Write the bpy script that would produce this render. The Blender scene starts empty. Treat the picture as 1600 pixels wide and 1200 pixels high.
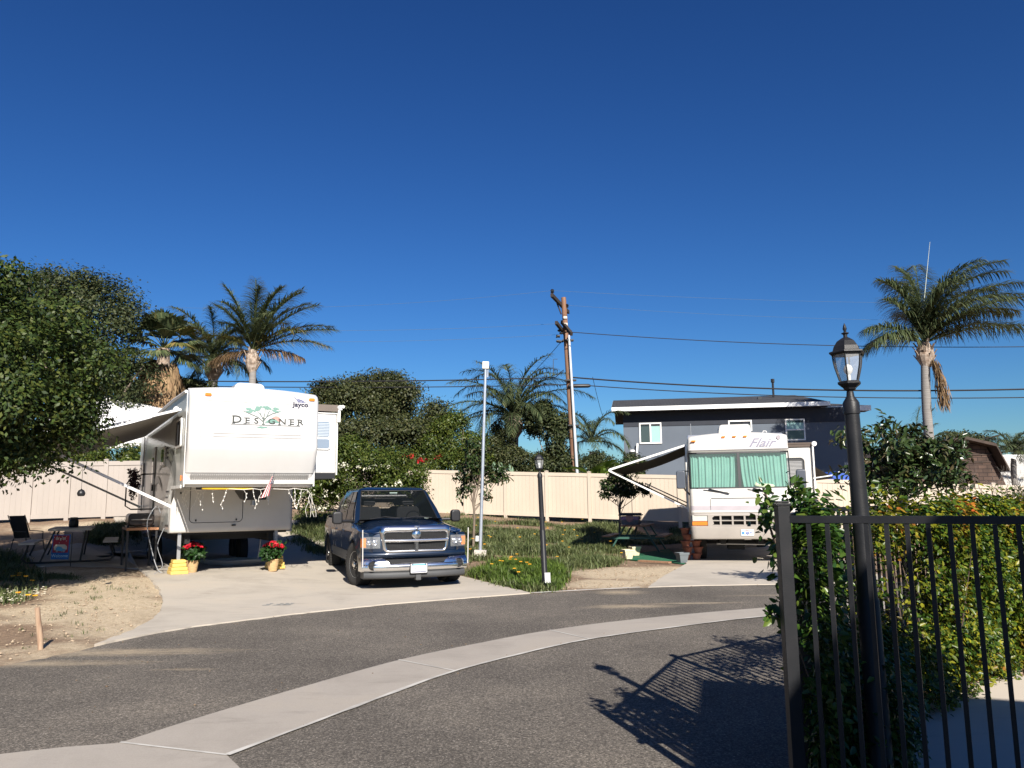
import bpy, math, random
import numpy as np
from mathutils import Vector, Matrix
PI = math.pi
rad = math.radians
SC = bpy.context.scene
COL = SC.collection
random.seed(7)
RNG = np.random.default_rng(11)

# ------------------------------------------------------------------ camera
FPX, EYE = 1230.0, 1.65
PITCH, ROLL = rad(8.2), rad(0.69)
F_ = Vector((0, math.cos(PITCH), math.sin(PITCH)))
R0 = Vector((1, 0, 0)); U0 = Vector((0, -math.sin(PITCH), math.cos(PITCH)))
R_ = R0*math.cos(ROLL) - U0*math.sin(ROLL)
U_ = U0*math.cos(ROLL) + R0*math.sin(ROLL)
def ray(x, y):
    return F_*FPX + R_*(x-800) + U_*(600-y)
def G(x, y, z=0.0):            # survey: where a sight line meets height z
    r = ray(x, y); t = (z-EYE)/r.z
    return (r.x*t, r.y*t)
def D(x, y, dep):              # survey: point on a sight line at distance dep
    r = ray(x, y); t = dep/r.y
    return Vector((r.x*t, dep, EYE+r.z*t))
cam = bpy.data.cameras.new('camera'); camo = bpy.data.objects.new('camera', cam)
COL.objects.link(camo)
M = Matrix((R_, U_, -F_)).transposed().to_4x4(); M.translation = Vector((0, 0, EYE))
camo.matrix_world = M
cam.sensor_width = 36; cam.lens = 36*FPX/1600; cam.clip_end = 3000; cam.clip_start = 0.05
SC.camera = camo

# ------------------------------------------------------------------ materials
def newmat(name):
    m = bpy.data.materials.new(name); m.use_nodes = True
    nt = m.node_tree; b = nt.nodes['Principled BSDF']
    return m, nt, b
def c4(c): return (c[0], c[1], c[2], 1.0)
def noise(nt, scale, detail=4, coord='Object', rough=.55, dist=0, stretch=None):
    tc = nt.nodes.new('ShaderNodeTexCoord'); n = nt.nodes.new('ShaderNodeTexNoise')
    n.inputs['Scale'].default_value = scale; n.inputs['Detail'].default_value = detail
    n.inputs['Roughness'].default_value = rough; n.inputs['Distortion'].default_value = dist
    if stretch:
        mp = nt.nodes.new('ShaderNodeMapping'); mp.inputs['Scale'].default_value = stretch
        nt.links.new(tc.outputs[coord], mp.inputs[0]); nt.links.new(mp.outputs[0], n.inputs['Vector'])
    else: nt.links.new(tc.outputs[coord], n.inputs['Vector'])
    return n.outputs['Fac']
def ramp(nt, fac, stops, interp='LINEAR'):
    r = nt.nodes.new('ShaderNodeValToRGB'); r.color_ramp.interpolation = interp
    e = r.color_ramp.elements
    while len(e) < len(stops): e.new(0.5)
    for k, (p, c) in enumerate(stops): e[k].position = p; e[k].color = c4(c) if not isinstance(c, (int, float)) else (c, c, c, 1)
    nt.links.new(fac, r.inputs[0]); return r.outputs[0]
def mix(nt, a, b, fac, mode='MIX'):
    m = nt.nodes.new('ShaderNodeMix'); m.data_type = 'RGBA'; m.blend_type = mode
    for sock, v in ((m.inputs[6], a), (m.inputs[7], b), (m.inputs[0], fac)):
        if isinstance(v, bpy.types.NodeSocket): nt.links.new(v, sock)
        elif isinstance(v, (int, float)): sock.default_value = v if sock == m.inputs[0] else (v, v, v, 1)
        else: sock.default_value = c4(v)
    return m.outputs[2]
def bump(nt, b, h, strength=.3, dist=.02):
    bp = nt.nodes.new('ShaderNodeBump'); bp.inputs['Strength'].default_value = strength; bp.inputs['Distance'].default_value = dist
    nt.links.new(h, bp.inputs['Height']); nt.links.new(bp.outputs[0], b.inputs['Normal'])
_MC = {}
def mat(name, c, rough=.6, metal=0, c2=None, scale=6, bmp=0, bscale=40, coat=0, spec=None, stretch=None, lo=.35, hi=.65, bdist=.01):
    if name in _MC: return _MC[name]
    m, nt, b = newmat(name); b.inputs['Base Color'].default_value = c4(c)
    b.inputs['Roughness'].default_value = rough; b.inputs['Metallic'].default_value = metal
    if coat: b.inputs['Coat Weight'].default_value = coat; b.inputs['Coat Roughness'].default_value = .04
    if spec is not None: b.inputs['Specular IOR Level'].default_value = spec
    if c2 is None and not metal and not bmp: c2 = tuple(x*.88 for x in c); scale = 3
    if c2 is not None:
        nt.links.new(ramp(nt, noise(nt, scale, 5, stretch=stretch), [(lo, c), (hi, c2)]), b.inputs['Base Color'])
    if bmp: bump(nt, b, noise(nt, bscale, 4, stretch=stretch), bmp, bdist)
    _MC[name] = m; return m
def leafmat(name, stops, rough=.5, trans=.25, pos=None, vs=1.6):
    """leaf material: colour differs from leaf to leaf (random per island), plus light through the leaf"""
    if name in _MC: return _MC[name]
    m, nt, b = newmat(name)
    g = nt.nodes.new('ShaderNodeNewGeometry')
    n = len(stops)
    col = ramp(nt, g.outputs['Random Per Island'], [(k/max(1, n-1), c) for k, c in enumerate(stops)])
    if pos: # patches of another leaf colour
        f = ramp(nt, noise(nt, pos[1], 2), [(pos[2], 0.0), (pos[2]+.12, 1.0)])
        col2 = ramp(nt, g.outputs['Random Per Island'], [(k/max(1, len(pos[0])-1), c) for k, c in enumerate(pos[0])])
        col = mix(nt, col, col2, f)
    col = mix(nt, col, ramp(nt, noise(nt, vs, 3), [(.32, (.68, .70, .66)), (.68, (1.30, 1.26, 1.22))]), .9, 'MULTIPLY')   # sprays of older and younger leaves
    nt.links.new(col, b.inputs['Base Color']); b.inputs['Roughness'].default_value = rough
    b.inputs['Specular IOR Level'].default_value = .35
    t = nt.nodes.new('ShaderNodeBsdfTranslucent'); ms = nt.nodes.new('ShaderNodeMixShader')
    nt.links.new(col, t.inputs[0]); ms.inputs[0].default_value = trans
    nt.links.new(b.outputs[0], ms.inputs[1]); nt.links.new(t.outputs[0], ms.inputs[2])
    nt.links.new(ms.outputs[0], nt.nodes['Material Output'].inputs[0])
    _MC[name] = m; return m
def glassmat(name, c=(.02, .025, .03), rough=.03, alpha=1.0):
    if name in _MC: return _MC[name]
    m, nt, b = newmat(name); b.inputs['Base Color'].default_value = c4(c); b.inputs['Roughness'].default_value = rough
    b.inputs['Specular IOR Level'].default_value = .35
    if alpha < 1: b.inputs['Alpha'].default_value = alpha
    _MC[name] = m; return m

# ------------------------------------------------------------------ objects
def tag(o, label=None, cat=None, group=None, kind=None):
    if label: o['label'] = label
    if cat: o['category'] = cat
    if group: o['group'] = group
    if kind: o['kind'] = kind
    return o
def thing(name, label, cat, loc=(0, 0, 0), rz=0, group=None):
    o = bpy.data.objects.new(name, None); COL.objects.link(o); o.empty_display_size = .1
    o.location = loc; o.rotation_euler = (0, 0, rz)
    return tag(o, label, cat, group)
def copy_tree(o, parent=None):
    c = o.copy(); COL.objects.link(c)
    if parent: c.parent = parent
    for ch in list(o.children): copy_tree(ch, c)
    return c

class MB:
    def __init__(s): s.v = []; s.f = []; s.mi = []; s.m = 0
    def add(s, vs, fs):
        o = len(s.v); s.v += [tuple(p) for p in vs]
        for f in fs: s.f.append([o+i for i in f]); s.mi.append(s.m)
        return s
    def box(s, a, b):
        x0, y0, z0 = a; x1, y1, z1 = b
        return s.add([(x0,y0,z0),(x1,y0,z0),(x1,y1,z0),(x0,y1,z0),(x0,y0,z1),(x1,y0,z1),(x1,y1,z1),(x0,y1,z1)],
                     [(0,3,2,1),(4,5,6,7),(0,1,5,4),(1,2,6,5),(2,3,7,6),(3,0,4,7)])
    def beam(s, p, q, w, h=None, up=(0, 0, 1)):
        p = Vector(p); q = Vector(q); h = h or w; d = (q-p).normalized(); u = Vector(up)
        if abs(d.dot(u)) > .98: u = Vector((0, 1, 0))
        a = d.cross(u).normalized(); b = a.cross(d)
        vs = []
        for e in (p, q):
            for i, j in ((-1,-1),(1,-1),(1,1),(-1,1)): vs.append(e+a*(i*w/2)+b*(j*h/2))
        return s.add(vs, [(0,1,2,3),(7,6,5,4),(0,4,5,1),(1,5,6,2),(2,6,7,3),(3,7,4,0)])
    def tube(s, pts, r, n=8, cap=True):
        pts = [Vector(p) for p in pts]; rr = r if isinstance(r, (list, tuple)) else [r]*len(pts)
        d = (pts[1]-pts[0]).normalized(); u = Vector((0, 0, 1)) if abs(d.z) < .9 else Vector((1, 0, 0))
        a = d.cross(u).normalized(); vs = []; fs = []
        for i, p in enumerate(pts):
            t = (pts[min(i+1, len(pts)-1)]-pts[max(i-1, 0)]).normalized()
            a = (a-t*a.dot(t)).normalized(); b = t.cross(a)
            for k in range(n):
                an = 2*PI*k/n; vs.append(p+(a*math.cos(an)+b*math.sin(an))*rr[i])
        for i in range(len(pts)-1):
            for k in range(n):
                k2 = (k+1) % n; fs.append((i*n+k, i*n+k2, (i+1)*n+k2, (i+1)*n+k))
        if cap: fs.append(tuple(range(n-1, -1, -1))); fs.append(tuple((len(pts)-1)*n+k for k in range(n)))
        return s.add(vs, fs)
    def lathe(s, prof, c=(0, 0, 0), n=16, rot=0, axis='z'):
        vs = []; fs = []
        for r, z in prof:
            for k in range(n):
                an = 2*PI*k/n+rot; x, y = r*math.cos(an), r*math.sin(an)
                p = (x, y, z) if axis == 'z' else ((z, x, y) if axis == 'x' else (x, z, y))
                vs.append((c[0]+p[0], c[1]+p[1], c[2]+p[2]))
        for i in range(len(prof)-1):
            for k in range(n):
                k2 = (k+1) % n; fs.append((i*n+k, i*n+k2, (i+1)*n+k2, (i+1)*n+k))
        if prof[0][0] > 1e-4: fs.append(tuple(range(n-1, -1, -1)))
        if prof[-1][0] > 1e-4: fs.append(tuple((len(prof)-1)*n+k for k in range(n)))
        return s.add(vs, fs)
    def prism(s, poly, d0, d1, axis='y'):
        """closed outline (a,b) swept along axis from d0 to d1"""
        n = len(poly)
        def P(a, b, d): return {'y': (a, d, b), 'x': (d, a, b), 'z': (a, b, d)}[axis]
        vs = [P(a, b, d0) for a, b in poly]+[P(a, b, d1) for a, b in poly]
        fs = [tuple(range(n)), tuple(range(2*n-1, n-1, -1))]
        for k in range(n): k2 = (k+1) % n; fs.append((k, k+n, k2+n, k2))
        return s.add(vs, fs)
    def grid(s, rows, close=False):
        n = len(rows[0]); vs = [p for r in rows for p in r]; fs = []
        for i in range(len(rows)-1):
            for k in range(n if close else n-1):
                k2 = (k+1) % n; fs.append((i*n+k, i*n+k2, (i+1)*n+k2, (i+1)*n+k))
        return s.add(vs, fs)
    def build(s, name, m, parent=None, smooth=None, bevel=0, label=None, loc=None, fix=True, seg=2):
        me = bpy.data.meshes.new(name); me.from_pydata(s.v, [], s.f)
        ms = m if isinstance(m, (list, tuple)) else [m]
        for x in ms: me.materials.append(x)
        if len(ms) > 1: me.polygons.foreach_set('material_index', s.mi)
        me.update()
        if fix:
            import bmesh
            b = bmesh.new(); b.from_mesh(me); bmesh.ops.recalc_face_normals(b, faces=b.faces); b.to_mesh(me); b.free()
        if smooth:
            me.polygons.foreach_set('use_smooth', [True]*len(me.polygons)); me.set_sharp_from_angle(angle=rad(smooth))
        o = bpy.data.objects.new(name, me); COL.objects.link(o)
        if parent: o.parent = parent
        if loc: o.location = loc
        if bevel:
            bv = o.modifiers.new('bevel', 'BEVEL'); bv.width = bevel; bv.segments = seg; bv.limit_method = 'ANGLE'; bv.angle_limit = rad(35)
            if not smooth: me.polygons.foreach_set('use_smooth', [True]*len(me.polygons)); me.set_sharp_from_angle(angle=rad(35))
            bv.harden_normals = True
        if label: o['label'] = label
        return o
def npmesh(name, V, Fq, m, parent=None, smooth=False):
    """V (n,3) array, Fq (k,c) faces all of c corners"""
    me = bpy.data.meshes.new(name); nf, c = Fq.shape
    me.vertices.add(len(V)); me.vertices.foreach_set('co', np.ascontiguousarray(V, dtype=np.float32).ravel())
    me.loops.add(nf*c); me.loops.foreach_set('vertex_index', np.ascontiguousarray(Fq, dtype=np.int32).ravel())
    me.polygons.add(nf); me.polygons.foreach_set('loop_start', np.arange(0, nf*c, c, dtype=np.int32))
    me.materials.append(m); me.update(calc_edges=True); me.validate()
    if smooth: me.polygons.foreach_set('use_smooth', [True]*nf)
    o = bpy.data.objects.new(name, me); COL.objects.link(o)
    if parent: o.parent = parent
    return o
def rrect(w, h, r, n=4, cx=0, cy=0):
    pts = []
    for qx, qy, a0 in ((1, 1, 0), (-1, 1, 90), (-1, -1, 180), (1, -1, 270)):
        for k in range(n+1):
            a = rad(a0+90*k/n); pts.append((cx+qx*(w/2-r)+r*math.cos(a), cy+qy*(h/2-r)+r*math.sin(a)))
    return pts
def text(s, size, m, parent, loc, rot=(PI/2, 0, 0), ext=.002, shear=0, off=0, sx=1, name='lettering', space=1, align='CENTER'):
    cu = bpy.data.curves.new(name, 'FONT'); cu.body = s; cu.size = size; cu.extrude = ext; cu.shear = shear; cu.offset = off
    cu.align_x = align; cu.align_y = 'CENTER'; cu.space_character = space; cu.resolution_u = 3
    t = bpy.data.objects.new(name+'_curve', cu); COL.objects.link(t)
    dg = bpy.context.evaluated_depsgraph_get(); me = bpy.data.meshes.new_from_object(t.evaluated_get(dg)); me.name = name
    bpy.data.objects.remove(t); bpy.data.curves.remove(cu)
    me.materials.clear(); me.materials.append(m)
    o = bpy.data.objects.new(name, me); COL.objects.link(o); o.parent = parent
    o.location = loc; o.rotation_euler = rot; o.scale = (sx, 1, 1)
    return o

# ------------------------------------------------------------------ leaves (numpy)
LEAF6 = (np.array([[0,0,0],[.30,-.5,.10],[.72,-.36,.06],[1,0,-.05],[.72,.36,.06],[.30,.5,.10],[.45,0,-.04]]),
         np.array([[0,1,6],[1,2,6],[2,3,6],[3,4,6],[4,5,6],[5,0,6]]))
LEAF4 = (np.array([[0,0,0],[.45,-.5,.08],[1,0,0],[.45,.5,.08]]), np.array([[0,1,2,3]]))
def unit(v): return v/np.maximum(np.linalg.norm(v, axis=1, keepdims=True), 1e-9)
def leaves(name, P, ax, nrm, L, W, m, parent=None, tmpl=LEAF4):
    tv, tf = tmpl; n = len(P); ax = unit(ax); side = unit(np.cross(nrm, ax)); up = np.cross(ax, side)
    L = np.broadcast_to(np.asarray(L, float), (n,))[:, None, None]; W = np.broadcast_to(np.asarray(W, float), (n,))[:, None, None]
    V = P[:, None, :]+ax[:, None, :]*tv[None, :, 0:1]*L+side[:, None, :]*tv[None, :, 1:2]*W+up[:, None, :]*tv[None, :, 2:3]*L
    k = len(tv); Fq = (np.arange(n)[:, None, None]*k+tf[None]).reshape(-1, tf.shape[1])
    return npmesh(name, V.reshape(-1, 3), Fq, m, parent)
def rdir(n, r=RNG): return unit(r.normal(size=(n, 3)))
def crown_points(blobs, n, clump, seed, per=30, shell=.25, fill=.18, flat=.7, keep=None):
    """blobs: (cx,cy,cz,rx,ry,rz). Leaf clumps over the blobs' uneven shells. returns points, outward directions"""
    r = np.random.default_rng(seed); w = np.array([b[3]*b[4]+b[4]*b[5]+b[3]*b[5] for b in blobs]); w = w/w.sum()
    nc = max(1, n//per); bi = r.choice(len(blobs), nc, p=w); B = np.array(blobs)[bi]
    d = unit(r.normal(size=(nc, 3))); ph = r.uniform(0, 6.28, (len(blobs), 3))[bi]
    lump = 1+.13*np.sin(d[:, 0]*5+ph[:, 0])*np.cos(d[:, 1]*5+ph[:, 1])+.09*np.sin(d[:, 2]*9+ph[:, 2])+.06*np.sin(d[:, 0]*13+d[:, 1]*11)
    rr = lump*(1-np.abs(r.normal(0, shell, nc)).clip(0, .8)); inn = r.random(nc) < fill; rr[inn] = r.uniform(.25, .8, inn.sum())
    # each crown mass is broken into lobes so that shadowed gaps open between them
    nl = 11*len(blobs); ld = unit(r.normal(size=(nl, 3))+np.array([0, 0, .25])); lb = np.repeat(np.arange(len(blobs)), 11); A_ = np.array(blobs)
    lc = A_[lb, :3]+ld*A_[lb, 3:6]*r.uniform(.58, .80, (nl, 1)); lr = A_[lb, 3:6]*r.uniform(.26, .46, (nl, 1))
    li = (bi*11+r.integers(0, 11, nc)); dl = unit(d+ld[li]*.9); C = np.where((r.random(nc) < .80)[:, None], lc[li]+dl*lr[li]*(1-np.abs(r.normal(0, shell, nc)).clip(0, .8))[:, None], B[:, :3]+d*B[:, 3:6]*(rr*.86)[:, None])
    d = np.where((rr < .0)[:, None], d, unit(d*.4+dl*.8))
    cs = clump*r.uniform(.5, 1.45, nc)
    P = np.repeat(C, per, 0)+r.normal(size=(nc*per, 3)).clip(-1.5, 1.5)*np.repeat(cs, per)[:, None]*np.array([1, 1, flat])*.5
    O = np.repeat(d, per, 0)*.8+unit(P-np.repeat(C, per, 0)+1e-6)*.5
    if keep is not None: k = keep(P); P = P[k]; O = O[k]
    return P, O
def foliage(name, P, O, L, m, parent, seed=3, asp=.5, up=.5, tmpl=LEAF4, jit=.9, var=.3):
    r = np.random.default_rng(seed); n = len(P)
    nr = unit(O*.9+np.array([0, 0, up])+r.normal(size=(n, 3))*.55)
    ax = r.normal(size=(n, 3))*jit+O*.6+np.array([0, 0, -.15]); ax = ax-nr*(ax*nr).sum(1, keepdims=True)
    l = L*r.uniform(1-var, 1+var, n)
    return leaves(name, P, ax, nr, l, l*asp, m, parent, tmpl)
def smooth01(a, b, x):
    t = np.clip((x-a)/(b-a), 0, 1); return t*t*(3-2*t)
# ------------------------------------------------------------------ light and sky
EXPOSURE = 1.0
to_sun = Vector((0.276*math.cos(rad(33)), -0.961*math.cos(rad(33)), math.sin(rad(33)))).normalized()
sd = bpy.data.lights.new('sun', 'SUN'); sd.energy = 4.6; sd.angle = rad(.53); sd.color = (1, .935, .84)
so = bpy.data.objects.new('sun', sd); COL.objects.link(so); so.rotation_euler = (-to_sun).to_track_quat('-Z', 'Y').to_euler()
w = bpy.data.worlds.new('World'); SC.world = w; w.use_nodes = True
nt = w.node_tree; bg = nt.nodes['Background']; sky = nt.nodes.new('ShaderNodeTexSky'); sky.sky_type = 'NISHITA'
sky.sun_disc = False; sky.sun_elevation = rad(33); sky.sun_rotation = math.atan2(to_sun.x, to_sun.y)
sky.air_density = 1.1; sky.dust_density = .35; sky.ozone_density = 4.5; sky.altitude = 0
hs = nt.nodes.new('ShaderNodeHueSaturation'); hs.inputs['Saturation'].default_value = 1.25; hs.inputs['Value'].default_value = 1.0
nt.links.new(sky.outputs[0], hs.inputs['Color']); tint = mix(nt, hs.outputs[0], (.0455, .0546, .0728), 1.0, 'MULTIPLY')   # graded sky: deeper towards the zenith
gm = nt.nodes.new('ShaderNodeGamma'); gm.inputs[1].default_value = 1.27; nt.links.new(tint, gm.inputs[0])
sc10 = nt.nodes.new('ShaderNodeVectorMath'); sc10.operation = 'SCALE'; sc10.inputs['Scale'].default_value = 11.4; nt.links.new(gm.outputs[0], sc10.inputs[0])
hs2 = nt.nodes.new('ShaderNodeHueSaturation'); hs2.inputs['Saturation'].default_value = .965; nt.links.new(sc10.outputs[0], hs2.inputs['Color'])
tint2 = mix(nt, hs2.outputs[0], (.725, .80, .70), 1.0, 'MULTIPLY'); nt.links.new(tint2, bg.inputs[0]); bg.inputs[1].default_value = .10
SC.view_settings.view_transform = 'Standard'; SC.view_settings.look = 'None'; SC.view_settings.exposure = EXPOSURE; SC.view_settings.gamma = 1
SC.view_settings.use_curve_mapping = False
SC.cycles.max_bounces = 6; SC.cycles.diffuse_bounces = 3; SC.cycles.glossy_bounces = 3; SC.cycles.transparent_max_bounces = 12
SC.cycles.use_denoising = True

# ------------------------------------------------------------------ lie of the land
EDGE_PX = [(-500,1125),(-200,1075),(0,1042),(70,1029),(150,1011),(230,993),(300,981),(450,962),(600,946),(750,934),(830,928),(900,924),(1000,919),(1100,916),(1217,914),(1400,910),(1800,901)]
EDGE = np.array([G(*p) for p in EDGE_PX])
def seg_mask(X, Y, a, b, r0, r1):
    a = np.array(a); b = np.array(b); d = b-a; t = np.clip(((X-a[0])*d[0]+(Y-a[1])*d[1])/(d@d), 0, 1)
    return 1-smooth01(r0, r1, np.hypot(X-a[0]-t*d[0], Y-a[1]-t*d[1]))
JROT, MROT, TROT = rad(30), rad(-12), rad(20.5)
_jl = D(293, 700, 14.5); JPOS = (_jl.x+1.22*math.cos(JROT), 14.5+1.22*math.sin(JROT))
_ml = D(1079, 800, 19.5); MPOS = (_ml.x+1.2*math.cos(MROT), 19.5+1.2*math.sin(MROT))
def H(X, Y):
    X = np.asarray(X, float); Y = np.asarray(Y, float)
    d = Y-np.interp(X, EDGE[:, 0], EDGE[:, 1])
    k = np.interp(X, [-17, -12, -9, -2.6, 6, 12, 18], [.70, .73, .62, .55, .42, .2, .06])
    h = 0.0106*k*np.clip(d-2, 0, 19)**1.76
    mj = seg_mask(X, Y, JPOS, (JPOS[0]-3.6, JPOS[1]+6.24), 1.3, 2.9)
    h = h*(1-mj)+mj*np.minimum(h, .17)
    mm = seg_mask(X, Y, MPOS, (MPOS[0]+.2079*9, MPOS[1]+.978*9), 2.2, 4.5)
    h = h*(1-mm)+mm*np.minimum(h, .02)
    return h
def Hf(x, y): return float(H(x, y))
def GH(x, y):
    r = ray(x, y); Ys = np.arange(3, 70, .05); t = Ys/r.y; zs = EYE+r.z*t; k = np.nonzero(zs < H(r.x*t, Ys))[0]
    j = k[0] if len(k) else len(Ys)-1
    return (r.x*t[j], float(Ys[j]))
def at(x, y): p = GH(x, y); return Vector((p[0], p[1], Hf(*p)))

def inpoly(X, Y, poly):
    c = np.zeros(X.shape, bool); n = len(poly); j = n-1
    for i in range(n):
        xi, yi = poly[i][:2]; xj, yj = poly[j][:2]
        c ^= ((yi > Y) != (yj > Y)) & (X < (xj-xi)*(Y-yi)/(yj-yi+1e-12)+xi); j = i
    return c
from mathutils.geometry import delaunay_2d_cdt
def ragged(pts, amp, seed=0, step=.25):
    r = random.Random(seed); out = []
    for i in range(len(pts)):
        a = Vector(pts[i][:2]); b = Vector(pts[(i+1) % len(pts)][:2]); n = max(1, int((b-a).length/step)); n = min(n, 90)
        for k in range(n):
            p = a.lerp(b, k/n); out.append((p.x+r.uniform(-amp, amp), p.y+r.uniform(-amp, amp)))
    return out
def sheet(name, pts, zoff, m, step=.6, follow=True, thick=0):
    vs = [Vector(p[:2]) for p in pts]; n = len(vs)
    xs = [p.x for p in vs]; ys = [p.y for p in vs]
    if follow:
        gx, gy = np.meshgrid(np.arange(min(xs)+step/2, max(xs), step), np.arange(min(ys)+step/2, max(ys), step))
        ins = inpoly(gx.ravel(), gy.ravel(), pts); vs += [Vector((a, b)) for a, b in zip(gx.ravel()[ins], gy.ravel()[ins])]
    r = delaunay_2d_cdt(vs, [(i, (i+1) % n) for i in range(n)], [], 1, 1e-5)
    z = H([v.x for v in r[0]], [v.y for v in r[0]]) if follow else np.zeros(len(r[0]))
    mb = MB(); mb.add([(v.x, v.y, float(h)+zoff) for v, h in zip(r[0], z)], r[2])
    if thick:   # edge face down into the soil
        o = len(mb.v); ring = [(p[0], p[1]) for p in pts]
        mb.add([(a, b, Hf(a, b)+zoff) for a, b in ring]+[(a, b, Hf(a, b)+zoff-thick) for a, b in ring], [(i, (i+1) % n, n+(i+1) % n, n+i) for i in range(n)])
    return tag(mb.build(name, m, fix=False), kind='structure')

# ------------------------------------------------------------------ ground
def mk_soil():
    m, nt, b = newmat('soil'); at_ = nt.nodes.new('ShaderNodeAttribute'); at_.attribute_name = 'sand'
    n1 = noise(nt, 1.3, 8, rough=.65); n2 = noise(nt, 14, 8, rough=.7); n3 = noise(nt, 75, 4)
    brown = ramp(nt, n2, [(.3, (.165, .105, .065)), (.5, (.26, .175, .11)), (.7, (.37, .26, .165))])
    sand = ramp(nt, n2, [(.3, (.40, .31, .20)), (.5, (.55, .44, .30)), (.68, (.64, .53, .38))])
    a = nt.nodes.new('ShaderNodeMath'); a.operation = 'MULTIPLY_ADD'; nt.links.new(n1, a.inputs[0]); a.inputs[1].default_value = .9
    nt.links.new(at_.outputs['Fac'], a.inputs[2])
    f = ramp(nt, a.outputs[0], [(.72, 0.0), (1.02, 1.0)])
    col = mix(nt, brown, sand, f); col = mix(nt, col, ramp(nt, n3, [(.38, .62), (.5, 1.0), (.72, 1.25)]), .6, 'MULTIPLY')
    nt.links.new(col, b.inputs['Base Color']); b.inputs['Roughness'].default_value = .95
    ad = nt.nodes.new('ShaderNodeMath'); nt.links.new(n2, ad.inputs[0]); nt.links.new(n3, ad.inputs[1]); bump(nt, b, ad.outputs[0], .8, .04)
    return m
def warp(n, near, far):
    t = np.linspace(-1, 1, n); return np.sign(t)*(np.abs(t)*near+np.abs(t)**6*(far-near))
gx = warp(420, 42, 900); gy = warp(420, 42, 900)+14
X, Y = np.meshgrid(gx, gy); Z = H(X, Y)
far = smooth01(36, 70, np.hypot(X, Y-8)); Z = Z*(1-far)+.8*far
bmps = .02*np.sin(X*2.1+np.sin(Y*1.3))*np.sin(Y*2.6+X*.7)+.012*np.sin(X*5.3+Y*3.1)
dd = Y-np.interp(X, EDGE[:, 0], EDGE[:, 1]); Z = Z+np.where((dd > .4), bmps, 0)*smooth01(.3, 1.2, dd)-.012
V = np.stack([X, Y, Z], -1).reshape(-1, 3); n = 420
i = np.arange(n*n).reshape(n, n); Fq = np.stack([i[:-1, :-1], i[:-1, 1:], i[1:, 1:], i[1:, :-1]], -1).reshape(-1, 4)
ground = tag(npmesh('ground', V, Fq, mk_soil(), smooth=True), kind='structure')
sandc = [(*GH(170, 950), 1.8, 1.6, .75), (*GH(215, 915), 1.7, 2.0, .7), (*GH(110, 900), 1.8, 1.8, .55), (*GH(200, 985), 1.3, .8, .6), (*GH(60, 1020), 2.0, .8, .45), (*GH(1010, 895), 1.8, 1.6, .8),
         (*GH(950, 912), 1.4, .9, .6), (*GH(760, 802), 3, .9, .65), (*GH(880, 806), 3, .8, .65), (*GH(150, 822), 3.0, 1.2, .6), (-12, 10, 3, 3, .3), (*GH(1060, 905), 1.0, 1.5, .6)]
S = np.zeros(X.shape)
for cx, cy, rx, ry, a in sandc: S = np.maximum(S, a*np.exp(-(((X-cx)/rx)**2+((Y-cy)/ry)**2)**1.5))
att = ground.data.attributes.new('sand', 'FLOAT', 'POINT'); att.data.foreach_set('value', S.ravel().astype(np.float32))

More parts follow.
